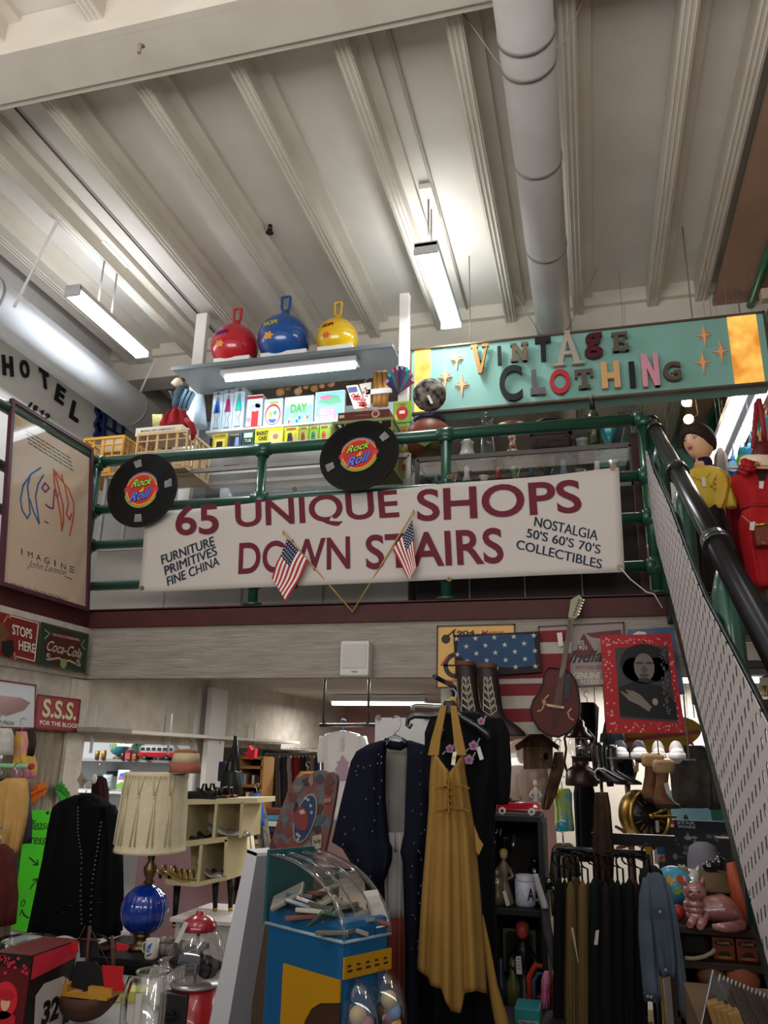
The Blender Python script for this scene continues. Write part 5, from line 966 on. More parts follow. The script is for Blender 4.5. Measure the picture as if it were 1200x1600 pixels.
for k in range(6):
    for s_, c_ in ((0, '#1c1a18'),(7, '#b8b090')): b = MB(M(c_, .3,.4)); u, v = 905 - k * 1.6 + s_, 939 + k * 4.5; b.tube([P5.pt(*P5.px(u, v),.02), P5.pt(*P5.px(u, v),.034)], .006,8); obj('tuning_peg', b, hd_)
b = MB(M('#1a2022', .5)); b.ppx(P5, [(884,1056),(892,1052),(890,1092),(880,1095)], 0,.006); obj('pickguard', b, t)
b = MB(M('#b39a80', .5)); b.ppx(P5, [(856,1100),(882,1104),(881,1108),(855,1104)], 0,.02); obj('bridge', b, t)
b = MB(M('#b58c60', .5)); b.stroke(P5, [(857,1086),(851,1092),(852,1100),(858,1102)], .008,0,.004); b.stroke(P5, [(848,1094),(850,1102),(846,1110),(840,1111)], .008,0,.004); b.stroke(P5, [(893,1107),(887,1113),(890,1122),(896,1125)], .008,0,.004); obj('sound_hole_trim', b, t)
b = MB(M('#8a8478', .3,.7))
for k in range(4): b.tube([P5.pt(*P5.px(889 + k * 1.5,968),.024), P5.pt(*P5.px(866 + k * 3,1105),.024), P5.pt(*P5.px(861 + k * 2,1138),.008)], .0015,5)
obj('strings', b, t)
# framed portrait, generic sitter
c0 = atY(940,1145,5.0); P6 = PlY(5.0); t = thing('framed_photograph', 'black and white portrait of a person with hand on chest in red speckled frame', 'picture', atY(1005,1145,5.0))
o4p = [(938,993),(1048,990),(1071,1145),(948,1146)]; b = MB(M('#a3191f', .6)); b.ppx(P6, o4p, -.025,0); random.seed(5); b.use(M('#c8868a', .6))
for k in range(150):
    e_ = random.random(); s_ = k % 4
    if s_ == 0: u, v = 942 + 104*e_, 997 + 8*random.random()
    elif s_ == 1: u, v = 948 + 118*e_, 1130 + 13*random.random()
    elif s_ == 2: u, v = 942 + 14*random.random() + 6*e_, 1004 + 130*e_
    else: u, v = 1047 - 14 + 14*random.random() + 20*e_, 1000 + 130*e_
    b.disc(P6, P6.px(u, v), random.uniform(.003,.008),0,.001,7)
fr_ = obj('frame', b, t)
b = MB(M('#3a3634', .5)); q_ = atY(1000,1010,5.03); b.tube([q_, V3((q_.x, 5.2, q_.z))], .01,8); obj('wall_bracket', b, t)
b = MB(M('#2c2b2b', .5)); b.ppx(P6, [(961,1012),(1042,1009),(1058,1128),(969,1122)], 0,.003)
def Z6(L_): return [(x / 5.4545 + 880, y / 5.4545 + 960) for x, y in L_]
def E6(c_, x, y, rx, ry, d): b.use(M(c_, .6)); c = P6.px(*Z6([(x, y)])[0]); b.disc(P6, c, rx / 5.4545*.0043, d, d + .001,28, ry / 5.4545*.0043)
E6('#0f0e0e', 690,420,175,150,.003); E6('#0f0e0e', 600,470,80,90,.003); E6('#0f0e0e', 800,470,90,90,.003)
b.use(M('#111010', .6)); b.ppx(P6, Z6([(470,620),(610,570),(740,590),(860,620),(960,760),(975,900),(560,872),(485,860)]),.003,.004)
E6('#6a6159', 690,450,74,104,.005); E6('#3a342e', 650,415,30,9,.007); E6('#3a342e', 735,415,30,9,.007); E6('#4e463f', 690,470,22,26,.007); E6('#4a3c38', 690,520,34,14,.0075); E6('#2c2622', 690,560,45,16,.007)
b.use(M('#766c61', .6)); b.ppx(P6, Z6([(730,830),(640,770),(560,735),(480,650),(560,690),(530,640),(600,655),(660,690),(755,790)]),.006,.008); b.use(M('#5c5248', .6)); b.stroke(P6, Z6([(495,655),(580,700),(660,740)]),.003,.008,.009); b.stroke(P6, Z6([(540,650),(620,690),(690,730)]),.003,.008,.009); E6('#8c8478', 783,745,20,26,.006)
b.use(M('#5f5c5a', .5)); random.seed(9)
for k in range(60): u, v = 1030 + 10*random.random() + 8*(k / 60),1012 + 105*k / 60; b.star(P6, P6.px(u, v), random.uniform(.006,.012),4,.35,.006,.007, rot=random.random()*3)
b.use(M('#0f0e0e', .4)); obj('photograph', b, t)
# ================================================================ lower shop, left side
def cloth_thing(name, label, rows_list, Y, col, dep=.06, amp=.012, k=7, cat='clothing', hook=None, hookc='#a8a8a8', group=None, noise=None, kind='noise', dot=None, flat=.6, extra=None, sc=14, am=.5, wire=0):
    v1 = max(r[0] for rows in rows_list for r in rows); p = atY(rows_list[0][-1][1], v1, Y); t = thing(name, label, cat, p, group=group)
    m = M(col, .85, kind=kind, c2=noise or col, sc=sc, amt=am)
    for i, rows in enumerate(rows_list):
        b = MB(m); rloft(b, rows, Y + (0 if i == 0 else -.004), dep if i == 0 else dep * .75, amp, k, seed=i * 2, n=60 if i == 0 else 30, flat=flat); obj('body' if i == 0 else 'sleeve', b, t)
    if hook:
        b = MB(M(hookc, .3,.8)); q_ = atY(*hook, Y); r = .022
        b.tube([q_] + [q_ + V3((-r * math.sin(a)*1.0,0,.04 + r - r * math.cos(a))) for a in [0,.6,1.2,2,2.8,3.6,4.3]], .0035,6)
        sh = rows_list[0][1]; a, c = atY(sh[1] + 3, sh[0] + 1, Y), atY(sh[2] - 3, sh[0] + 1, Y); b.tube([a, q_ - V3((0,0,.004)), c], .008,8)
        if wire: b.tube([q_ + V3((0,0,.08)), V3((q_.x, q_.y, wire))], .002,5)
        obj('hanger', b, t)
    return t
RG = []
# shelf board screwed on the header, with brackets and cup hooks
PHd = PlXp(-3.58); zsh = atX(145,1141,-3.56).z
t = thing('wall_shelf', 'long white shelf board with brass hooks under it along the rough header', 'shelf', (-3.5,6.4, zsh))
b = MB(M('#cfc8be', .7)); b.box((-3.5,7.2, zsh),(.18,4.1,.028), bev=.003); obj('board', b, t); b = MB(M('#8b837b', .7)); b.box((-3.498,5.34, zsh + .001),(.19,.42,.034), bev=.003); o = obj('board_end', b, t); o['label'] = 'grey weathered end piece'
for u in (145,265,345,398):
    y_ = atX(u, 1141,-3.58).y; b = MB(M('#dcdcdc', .3,.6)); b.box((-3.575, y_, zsh + .09),(.012,.022,.18)); b.box((-3.575, y_, zsh - .09),(.012,.022,.14)); obj('bracket', b, t)
for k in range(9):
    y_ = 5.9 + .33*k; b = MB(M('#b08a3a', .3,.9)); b.tube([(-3.47, y_, zsh - .012),(-3.47, y_, zsh - .03)] + [(-3.47, y_ + .014*math.sin(a), zsh - .044 + .014*math.cos(a)) for a in (0,.8,1.6,2.4,3.2,4,4.8)], .0025,5); obj('cup_hook', b, t)
# shelves in the left room
YB = 7.0
t = thing('back_shelving', 'pale grey shelving in the left room with toy bus and globe', 'shelf', (-4.8,7.1,0))
xa, xb_ = -6.0, atY(300,1200, YB).x; z1_ = atY(220,1187, YB).z; z2_ = atY(180,1236, YB).z
b = MB(M('#b7bcc0', .6)); b.box(((xa + xb_)/2,7.32,1.1),(xb_ - xa, .03,2.2)); obj('back_panel', b, t)
for z_, c_ in ((z1_, '#8a8a86'),(z2_, '#c9cac8'),(.85, '#b8b8b4')): b = MB(M(c_, .5)); b.box(((xa + xb_)/2,7.15, z_ - .012),(xb_ - xa, .34,.022)); obj('shelf_board', b, t)
for x_ in (xa, xb_, atY(320,1200, YB).x): b = MB(M('#c8c4be', .6)); b.box((x_, 7.15,1.1),(.05,.34,2.2)); obj('side_panel', b, t)
def onb(u, z_, Y=7.08): return V3((atY(u, 1180, Y).x, Y, z_))
def globe(name, label, c, r, col, ax=(.25,0,1)):
    t = thing(name, label, 'globe', c - V3((0,0, r * 1.3))); b = MB(M(col, .3, kind='noise', c2='#3f8fae', sc=5, amt=.15)); b.ell(c, r, 28); gl = obj('sphere', b, t)
    S_ = Sph(c, r); random.seed(int(r * 1000))
    for q_, (a, h, s_, c_) in enumerate(((-.3,.35,.3, '#c9a23a'),(.35,.45,.28, '#b0472a'),(.1,-.1,.25, '#8aa04a'),(-.5,-.3,.2, '#c8b060'),(.62,.1,.2, '#c98a3a'))):
        b = MB(M(c_, .4)); b.poly(S_, [(r * (a + s_ * (1 + .35*math.sin(3*f + q_))*math.cos(f)), r * (h + s_ * .7*(1 + .3*math.cos(4*f))*math.sin(f))) for f in [2*PI * k / 22 for k in range(22)]], .0,.002 + .0003*q_); obj('continent', b, gl)
    b = MB(M('#8a7a5a', .4,.5)); b.tube([c + V3((r * 1.05*math.sin(a),0, r * 1.05*math.cos(a))) for a in [.3 + .25*k for k in range(12)]], .008,8); b.tube([c - V3((0,0, r * 1.05)), c - V3((0,0, r * 1.3))], [.012,.03], 12); b.lathe([(r * .5,0),(r * .5,.012),(.02,.03)], c - V3((0,0, r * 1.32)),24); obj('stand', b, t); return t
p = onb(182, z1_); r = pxm(15, p); globe('desk_globe', 'desk globe on the top shelf in the left room behind a price card', p + V3((0,.03, r * 1.33)), r, '#5a9aa0')
b = MB(M('#e4e0d8', .7)); P_ = PlY(6.88); b.ppx(P_, [(183,1152),(207,1154),(206,1167),(183,1166)], 0,.003); b.use(M('#2a2228', .6)); b.text(P_, "# 21", (187,1162),(202,1163),(187,1155),.003,.005); one('price_card', b, 'white card marked # 21 in front of the globe in the left room', 'card')
b = MB(M('#14543a', .5)); P_ = PlY(7.15); b.text(P_, "2E", (208,1169),(226,1171),(208,1153),0,.03, bold=.06); one('green_sign_letters', b, 'dark green figure and letter standing right of the price card', 'sign')
def toybus(label, u0, u1, v1, Y, z_, c_, deck=False, cat='toy bus'):
    a, c = atY(u0, v1, Y), atY(u1, v1, Y); L_ = c.x - a.x; x = (a.x + c.x)/2; H = L_ * (.36 if not deck else .6); t = thing('toy_bus', label, cat, (x, Y, z_))
    b = MB(M(c_, .3, coat=.5)); b.box((x, Y, z_ + H * .38),(L_, L_ * .3, H * .4), bev=L_ * .03); b.use(M('#d8dcdc', .3)); b.box((x, Y, z_ + H * .72),(L_ * .96, L_ * .28, H * .34), bev=L_ * .03); b.use(M('#c8ccd0', .3)); b.box((x, Y, z_ + H * .93),(L_ * .9, L_ * .24, H * .08), bev=L_ * .02); obj('body', b, t)
    for k in range(6): b = MB(M('#3a4a58', .15)); b.box((x - L_ * .38 + L_ * .76*k / 5, Y - L_ * .142, z_ + H * .72),(L_ * .11,.004, H * .2), bev=.001); obj('window', b, t)
    for s_ in (-.3,.3): b = MB(M('#17171a', .5)); b.cyl((x + s_ * L_, Y - L_ * .165, z_ + H * .17),(x + s_ * L_, Y + L_ * .165, z_ + H * .17), H * .17); b.use(M('#b8b8b8', .3,.8)); b.cyl((x + s_ * L_, Y - L_ * .17, z_ + H * .17),(x + s_ * L_, Y - L_ * .16, z_ + H * .17), H * .08); obj('wheel', b, t)
    return t
toybus('red and white toy bus on the top shelf in the left room', 219,276,1188,7.0, z1_, '#b8202c')
t = toybus('small red toy truck behind the toy bus', 229,248,1176,7.2, z1_ + .0, '#a8242c', True, 'toy truck')
for u, w_, h_, c_, lb in ((152,7,12, '#8a6a2c', 'gold tin at the left end of the top shelf'),(162,8,13, '#a07c34', 'taller gold tin beside the first on the top shelf'),(193,8,10, '#4a3030', 'small dark tin right of the desk globe'),(202,9,14, '#c05a60', 'pink and red box between the globe and the bus'),(212,7,8, '#a86a3a', 'little copper box left of the toy bus')):
    p = onb(u, z1_, 6.98); b = MB(M(c_, .4,.3)); w2, h2 = pxm(w_, p), pxm(h_, p); (b.box(p + V3((0,0, h2/2)),(w2,.06, h2), bev=.004) if 'box' in lb else b.lathe([(w2/2,0),(w2/2, h2*.85),(w2*.45, h2*.88),(w2*.45, h2),(.001, h2)], p, 20)); one('tin' if 'tin' in lb else 'small_box', b, lb, 'tin' if 'tin' in lb else 'box')
for u, v0, v1, w_, c_, lb in ((173,1212,1236,15, '#c3ccd0', 'pale blue patterned mug on the second shelf'),(166,1204,1212,0, '', ''),(252,1158,1172,16, '#c4b49a', 'cream bowl stack behind the toy bus roof')):
    if not w_: continue
    z_ = z2_ if v1 > 1200 else z1_ + .09; p = onb(u, z_, 7.0 if v1 > 1200 else 7.22); r = pxm(w_ / 2, p); h_ = pxm(v1 - v0, p); b = MB(M(c_, .3, kind='noise', c2='#8fa0a8', sc=30, amt=.1)); b.lathe([(r * .8,0 if v1 > 1200 else -.09),(r, h_ * .3),(r, h_),(r * .88, h_),(r * .8,.02),(.001,.02)], p, 24)
    one('mug' if v1 > 1200 else 'bowl', b, lb, 'mug' if v1 > 1200 else 'bowl')
def bk(b, P_, F_): G4(b, P_, F_, '#3c7ac0', [(.1,.5),(.9,.7),(.8,.9),(.2,.8)]); G4(b, P_, F_, '#7ab04a', [(.0,.05),(1,.05),(1,.3),(.4,.4),(0,.25)]); D4(b, P_, F_, '#c86ab0', .35,.6,.2,.08,.003); D4(b, P_, F_, '#e0c040', .65,.35,.15,.07,.003)
pack('childrens_book', 'bright childrens book standing on the second shelf behind the lampshade', 'book', 183,1203,201,1234,6.98,.03, '#e4e8ea', bk)
for u0, v0, u1, v1, c_, lb in ((166,1205,181,1213, '#3a4a44', 'dark green tin behind the pale blue mug'),(250,1155,272,1180, '#c3cad0', 'pale grey carton at the right of the top shelf'),(275,1157,297,1180, '#c8ccd2', 'second pale grey carton right of the first on the top shelf')):
    pack('carton', lb, 'box', u0, v0, u1, v1,7.2,.1, c_, None)
# maroon top hanging behind the post
cloth_thing('ribbed_top', 'dark maroon ribbed top hanging just behind the white corner post', [[(1212,150,158),(1217,147,164),(1235,146,167),(1256,148,167)]], 5.6, '#2f1418', hook=(155,1212))
# hat on the lampshade, lamp
YL = 3.9
t = thing('table_lamp', 'table lamp with pleated cream shade and blue ribbed glass globe body', 'lamp', atY(226,1470, YL)); cx = atY(237,1300, YL).x
zt_, zb2 = atY(238,1207, YL).z, atY(238,1331, YL).z; r0, r1 = pxm(47.5,(cx, YL, zt_)), pxm(54.5,(cx, YL, zb2)); zz_ = zb2
b = MB(M('#cfc3a4', .8, kind='noise', c2='#c4b694', sc=30)); Hs = zt_ - zb2
prof = [(r1,0),(r1*1.005,.015),(r1*.985,.018)] + [(r1 + (r0 - r1)*k / 8 - .002, Hs * k / 8) for k in range(1,8)] + [(r0*1.0, Hs - .02),(r0*1.02, Hs - .018),(r0*1.02, Hs),(r0*.98, Hs),(r1*.97,.002),(r1*.99,0)]
b.lathe(prof, (cx, YL, zz_),144, flute=.004, fk=36); sh = obj('lamp_shade', b, t)
for k in range(5):
    a = -.95 + .48*k; b = MB(M('#c5b894', .8))
    for s_ in (-1,1):
        for zz2, da in ((Hs * .97,.10),(Hs * .1,.07)):
            q0 = (r0*.7 + r1*.3)*1.012; q1 = (r0 if zz2 > Hs / 2 else r1)*1.016
            b.tube([(cx + q0*math.sin(a + s_ * .01), YL - q0*math.cos(a + s_ * .01), zz_ + Hs * .7),(cx + q1*math.sin(a + s_ * da), YL - q1*math.cos(a + s_ * da), zz_ + zz2)], .0035,5)
    b.tube([(cx + q0*math.sin(a - .04), YL - q0*math.cos(a - .04), zz_ + Hs * .7),(cx + q0*math.sin(a + .04), YL - q0*math.cos(a + .04), zz_ + Hs * .7)], .006,6); obj('gathered_pleat', b, sh)
BR = M('#6b5836', .35,.8); xg = atY(226,1420, YL).x; zg = atY(226,1421, YL).z; rg_ = pxm(36,(xg, YL, zg)); b = MB(BR)
b.lathe([(.012,0),(.03,.01),(.018,.03),(.03,.05),(.035,.08),(.015,.11),(.02,.13),(.008,.15),(.008,.3)], (xg + .01, YL, zg + rg_ * .97),20); obj('stem', b, t)
b = MB(M('#0a2f8a', .08, coat=1)); b.lathe([(.02,-rg_)] + [(rg_ * math.cos(a), rg_ * math.sin(a)) for a in [-1.3 + .2*k for k in range(14)]] + [(.03, rg_ * .99)], (xg, YL, zg),96, flute=.02, fk=26); obj('glass_globe', b, t)
b = MB(BR); b.lathe([(.06,0),(.065,.012),(.04,.02),(.03,.05),(.045,.06),(.02,.075)], (xg, YL, zg - rg_ - .06),24, flute=.05, fk=8); obj('base', b, t)
zt0 = zg - rg_ - .06
t = thing('straw_hat', 'cream and pink banded straw hat set on the lampshade', 'hat', (atY(288,1200,3.85).x, 3.85, zt_ + .004)); q_ = V3((atY(289,1206,3.85).x, 3.85, zt_ + .003)); s_ = pxm(24, q_)
b = MB(M('#c3ac8a', .9, kind='noise', c2='#b49a76', sc=40)); b.lathe([(s_, 0),(s_ * .93,.045)], q_, 36); b.use(M('#9a5c4c', .9)); b.lathe([(s_ * 1.02,.0),(s_ * .96,.05)], q_, 36); obj('band', b, t); b = MB(M('#c8b48e', .9, kind='noise', c2='#b49a76', sc=40)); b.lathe([(s_ * .95,.05),(s_ * .8,.1)], q_, 36); b.use(M('#8a6240', .9)); b.lathe([(s_ * .82,.1),(s_ * .5,.115),(.001,.118)], q_, 36); obj('crown', b, t)
# black table under the lamp with mug and bits
t = thing('side_table', 'black painted side table under the blue globe lamp', 'table', (xg, YL, 0)); b = MB(M('#0f0f11', .35)); b.box((xg + .0, YL + .02, zt0 - .015),(.5,.45,.03), bev=.004); obj('tabletop', b, t); b = MB(M('#0d0d0f', .4)); b.box((xg + .0, YL + .02, zt0 - .13),(.46,.41,.2), bev=.004); obj('apron', b, t)
for sx_ in (-1,1):
    for sy_ in (-1,1): b = MB(M('#0f0f11', .4)); b.tube([(xg + sx_ * .21, YL + .02 + sy_ * .18, zt0 - .2),(xg + sx_ * .21, YL + .02 + sy_ * .18,0)], [.022,.014], 10); obj('leg', b, t)
def mug(name, label, c, r, h_, col, handle=1, art=None, cat='mug'):
    t = thing(name, label, cat, c); b = MB(M(col, .25)); b.lathe([(r * .9,0),(r, h_ * .1),(r, h_),(r * .9, h_),(r * .85, h_ * .1),(.001, h_ * .1)], c, 28); obj('body', b, t); b = MB(M(col, .25)); b.tube([c + V3((handle * r * .95,0, h_ * .82)), c + V3((handle * r * 1.55,0, h_ * .75)), c + V3((handle * r * 1.6,0, h_ * .4)), c + V3((handle * r * .95,0, h_ * .22))], r * .13,8); obj('handle', b, t)
    if art:
        b = MB(); art(b, Cyl(c, r)); obj('print', b, t)
    return t
p = V3((atY(238,1475,3.74).x, 3.74, zt0)); r = pxm(10.5, p)
def bird(b, P_): b.use(M('#2c6aa8', .4)); b.poly(P_, [(-r * .5,.04),(0,.065),(r * .5,.075),(r * .3,.05),(r * .1,.03)], 0,.002); b.use(M('#2a2420', .4)); b.poly(P_, [(-r * .2,.02),(r * .5,.03),(r * .5,.025),(-r * .1,.014)], 0,.002)
mug('coffee_mug', 'white mug with a blue bird print beside the blue globe lamp', p, r, pxm(28, p), '#b9b4ac', -1, bird)
for k, (u, c_, lb) in enumerate(((255, '#8a8478', 'small pale ceramic figure right of the bird mug'),(264, '#6c6458', 'grey ceramic figure next to the pale one by the bird mug'))):
    p = V3((atY(u, 1470,3.8).x + .0,3.8, zt0)); p.x = min(p.x, xg + .235 - .02*(1 - k)); b = MB(M(c_, .3)); b.ell(p + V3((0,0,.03)),(.025,.02,.03),12); b.ell(p + V3((0,0,.068)),.018,12); one('ceramic_figure', b, lb, 'figurine')
# small gear-like dark lump left of mug
p = V3((xg - .14,3.76, zt0)); b = MB(M('#15110f', .4,.5)); b.tube([p + V3((.05*math.cos(a),.0,.04 + .035*math.sin(a))) for a in [k * .5 for k in range(13)]], .005,6); b.ell(p + V3((.02,0,.02)),(.05,.03,.02),10); b.tube([p + V3((-.05,0,.01)), p + V3((-.02,0,.08)), p + V3((.05,0,.06))], .006,6); one('wrought_ornament', b, 'small black wrought metal ornament at the left foot of the lamp', 'ornament')
# cube shelving with shoes
YS = 4.9; PS = PlY(YS); CR = M('#c9b98f', .65)
t = thing('shoe_shelf', 'cream stepped cube shelving on black tapered legs holding shoes', 'shelf', (atY(320,1430, YS).x, YS + .15,0))
for pl4 in ([(258,1249),(402,1247),(402,1255),(258,1258)], [(262,1317),(355,1307),(355,1315),(262,1327)], [(258,1374),(311,1378),(355,1368),(355,1375),(305,1386),(258,1382)]): b = MB(CR); b.ppx(PS, pl4,-.3,0); obj('board', b, t)
for pl4 in ([(336,1256),(340,1256),(336,1309),(331,1309)], [(376,1254),(380,1254),(377,1309),(373,1309)], [(312,1320),(317,1319),(312,1378),(307,1378)], [(351,1312),(356,1312),(353,1370),(349,1370)], [(290,1257),(294,1257),(290,1318),(286,1318)]): b = MB(CR); b.ppx(PS, pl4,-.3,0); obj('divider', b, t)
b = MB(M('#b5a57c', .7)); b.ppx(PS, [(263,1250),(379,1250),(375,1312),(353,1312),(352,1372),(310,1380),(263,1378)], -.31,-.3); obj('back_panel', b, t)
for u0, u1, v0, v1 in ((277,272,1384,1450),(337,336,1372,1424),(360,360,1366,1424)):
    a, c = atY(u0, v0, YS + .1), atY(u1, v1, YS + .1); b = MB(M('#0f0f0f', .4)); b.tube([a, a + (c - a)*.9], [.024,.014], 12); b.use(M('#a8853a', .3,.9)); b.tube([a + (c - a)*.9, c], [.015,.013], 12); obj('leg', b, t)
t = thing('white_counter', 'low white counter under the shoe shelving legs', 'counter', (-2.0,5.0,0)); zc_ = atY(340,1426,5.0).z; b = MB(M('#cfcac4', .5)); b.box((atY(345,1426,5.0).x + .05,5.05, zc_ / 2 - .0),(.5,.5, zc_ - .03), bev=.005); obj('body', b, t); b = MB(M('#dcd8d2', .4)); b.box((atY(345,1426,5.0).x + .05,5.03, zc_ - .012),(.54,.54,.024), bev=.004); obj('top', b, t)
b = MB(M('#c29aa6', .8)); a = atY(270,1400,5.5); b.box((-2.86,5.55,.56),(.75,.03,1.1)); one('pink_partition', b, 'pale pink partition behind the legs of the shoe shelving', 'partition')
def shoe(label, u, v, Y, L_, c_, kind='pump', face=1, c2=None, cat='shoe', group='shoes on the cube shelving', rz=0):
    """local +x points to the toe"""
    p = atY(u, v, Y); t = thing('shoe', label, cat, p, rz=0 if face > 0 else PI, group=group); m = M(c_, .25,.5 if 'silver' in label or 'gold' in label else 0)
    hh = {'pump': .07, 'flat': .012, 'sandal': .045}[kind]; b = MB(m); rg = []
    for i in range(13):
        x = L_ * (i / 12 - .5); f = i / 12; wd = L_ * (.13 + .05*math.sin(PI * min(1, f * 1.1))*(1 if f < .9 else 1 - (f - .9)*7)); wd = max(wd, .012); z0 = hh * max(0,1 - f * 1.7) ** 1.2; top = .012 + (.0 if kind == 'sandal' else L_ * (.2*max(0,1 - f * 2.2) + .12*math.exp(-((f - .78)/.18) ** 2)))
        rg.append([(x, wd * math.cos(a), z0 + (top * max(0, math.sin(a)) + .004*min(0, math.sin(a)))) for a in [2*PI * k / 16 for k in range(16)]])
    b.rings(rg); lpart('upper', b, t)
    if kind != 'flat': b = MB(M('#1a1614' if not c2 else c2,.4)); b.tube([(-L_ * .42,0, hh),(-L_ * .40,0,0)], [.016,.008], 10); lpart('heel', b, t)
    if kind == 'sandal':
        b = MB(m)
        for x0 in (-.3,.12,.3): b.tube([(L_ * x0,-L_ * .16,.015 + hh * (.6 if x0 < 0 else 0)),(L_ * x0,-L_ * .08,.06 + hh * .4*(x0 < 0)),(L_ * x0, L_ * .08,.06 + hh * .4*(x0 < 0)),(L_ * x0, L_ * .16,.015 + hh * (.6 if x0 < 0 else 0))], .008,6)
        lpart('strap', b, t)
    return t
shoe('black strappy high heeled sandal on top of the shoe shelving', 333,1246,4.95,.22, '#141312', 'sandal'); shoe('second black sandal behind the first on top of the shelving', 345,1245,5.03,.22, '#171514', 'sandal')
shoe('black lace pump in the upper left cube', 302,1313,4.98,.22, '#1c1a16', 'pump'); shoe('second black lace pump nearest the divider in the upper cube', 318,1311,5.08,.2, '#24201a', 'pump')
shoe('silver pointed flat sticking out of the upper right cube', 361,1305,4.95,.24, '#9a9690', 'flat'); shoe('silver flat behind the pointed one in the upper right cube', 347,1303,5.05,.2, '#7c7874', 'flat')
shoe('silver grey heel in the lower middle cube', 329,1370,4.98,.2, '#8c8880', 'pump'); shoe('black and silver heel behind in the lower middle cube', 338,1367,5.08,.2, '#3a3836', 'pump')
shoe('gold strappy sandal on the lowest board', 284,1376,4.93,.22, '#a88a44', 'sandal'); shoe('second gold sandal further left on the lowest board', 268,1374,5.03,.2, '#9a7c3c', 'sandal')
for k, (v0, v1, u0, u1, c_, lb) in enumerate(((1243,1249,292,338, '#171615', 'bottom black flat box on the shoe shelving top'),(1237,1243,293,336, '#201e1d', 'upper black flat box stacked on the shoe shelving top'),(1243,1250,328,351, '#a8483c', 'coral red folded cloth beside the black boxes'))):
    pack('flat_box' if k < 2 else 'folded_cloth', lb, 'box' if k < 2 else 'cloth', u0, v0, u1, v1, YS - .0 + .02*k, .2, c_, None)
# handbag hanging from the shelf hooks
t = thing('tote_bag', 'black leather shoulder bag with tall straps hanging over the shoe shelving', 'handbag', atY(361,1246,5.4)); BK = M('#181817', .45)
b = MB(BK); rloft(b, [(1204,350,374),(1212,348,375),(1230,346,377),(1243,349,375),(1246,351,373)], 5.4,.07,.008,6, n=48); obj('body', b, t)
for pts in ([(353,1206),(358,1185),(366,1165),(368,1150)], [(363,1205),(365,1180),(368,1150)], [(373,1205),(371,1180),(368,1150)]): b = MB(BK); b.tube([atY(u, v, 5.36) for u, v in pts], .012,8); obj('strap', b, t)
b = MB(M('#1c2036', .6)); pbox(b, 340,1190,352,1221,5.6,.1,.01); one('navy_bag', b, 'small navy bag half behind the black shoulder bag', 'handbag')
b = MB(M('#b8202c', .4)); P_ = PlY(5.8); b.ppx(P_, [(380,1176),(386,1174),(389,1165),(393,1172),(399,1170),(398,1178),(397,1184),(391,1187),(386,1184)], -.05,0); one('red_mask', b, 'shiny red pointed mask hanging over the far bookcase', 'mask')
# far bookcase
YK = 8.2; t = thing('bookcase', 'tan wooden bookcase with rows of books far behind the black shoulder bag', 'bookcase', (atY(388,1300, YK).x, YK, 0)); WD = M('#a87a44', .6); xa, xb2 = atY(370,1240, YK).x, atY(407,1240, YK).x; zt2 = atY(390,1183, YK).z
for x_ in (xa, xb2): b = MB(WD); b.box((x_, YK + .15, zt2/2),(.03,.3, zt2)); obj('side', b, t)
zs_ = [atY(390, v, YK).z for v in (1184,1199,1228,1262,1300,1340)]
for z_ in zs_: b = MB(WD); b.box(((xa + xb2)/2, YK + .15, z_),(xb2 - xa, .3,.03)); obj('shelf_board', b, t)
b = MB(M('#2c221a', .8)); b.box(((xa + xb2)/2, YK + .3, zt2/2),(xb2 - xa, .015, zt2)); obj('back_panel', b, t)
random.seed(21); bc = [('#c9c0a8', 'cream'),('#4f8fb8', 'blue'),('#26303c', 'navy'),('#b4a888', 'buff'),('#5c1c24', 'maroon'),('#7a3a28', 'rust'),('#d8d4c8', 'white'),('#1d1a18', 'black'),('#8a6a4a', 'brown')]
for si in (1,2,3,4):
    z_ = zs_[si + 1] + .016 if si + 1 < len(zs_) else .1; hmax = zs_[si] - z_ - .05; x = xa + .03; i = 0
    while x < xb2 - .06 and i < 9:
        w_ = random.uniform(.02,.036); h_ = hmax * random.uniform(.7,.98); c_, cn = bc[(i * 2 + si) % 9]; b = MB(M(c_, .6)); b.box((x + w_ / 2, YK + .1, z_ + h_ / 2),(w_, .16, h_), bev=.002)
        one('book', b, '%s book, %s on the %s row of the far bookcase' % (cn, ('first', 'second', 'third', 'fourth', 'fifth', 'sixth', 'seventh', 'eighth', 'ninth')[i], ('', 'top', 'second', 'third', 'lowest')[si]), 'book', 'books in the far bookcase'); x += w_ + .003; i += 1
# racks of clothes far back
random.seed(4)
t = thing('clothes_rail', 'long chrome clothes rail far back below the header', 'clothes rail', (-2.9,8.8,0)); a, c = atY(412,1174,8.8), atY(500,1178,8.8); b = MB(M('#8a8a88', .3,.9)); b.tube([a, V3((c.x, 8.8, a.z))], .016,10); obj('rail', b, t)
for x_ in (a.x, c.x): b = MB(M('#8a8a88', .3,.9)); b.tube([(x_, 8.8,0),(x_, 8.8, a.z)], .016,10); obj('upright', b, t)
cc = [('#2a2422', 'charcoal'),('#5a1c1e', 'maroon'),('#3a302a', 'dark brown'),('#6a5c50', 'taupe'),('#1a1a20', 'near black'),('#7a2024', 'red'),('#8c8078', 'stone grey'),('#242838', 'navy'),('#4a3c34', 'brown')]
nth = 'first second third fourth fifth sixth seventh eighth ninth tenth eleventh twelfth thirteenth fourteenth fifteenth sixteenth'.split()
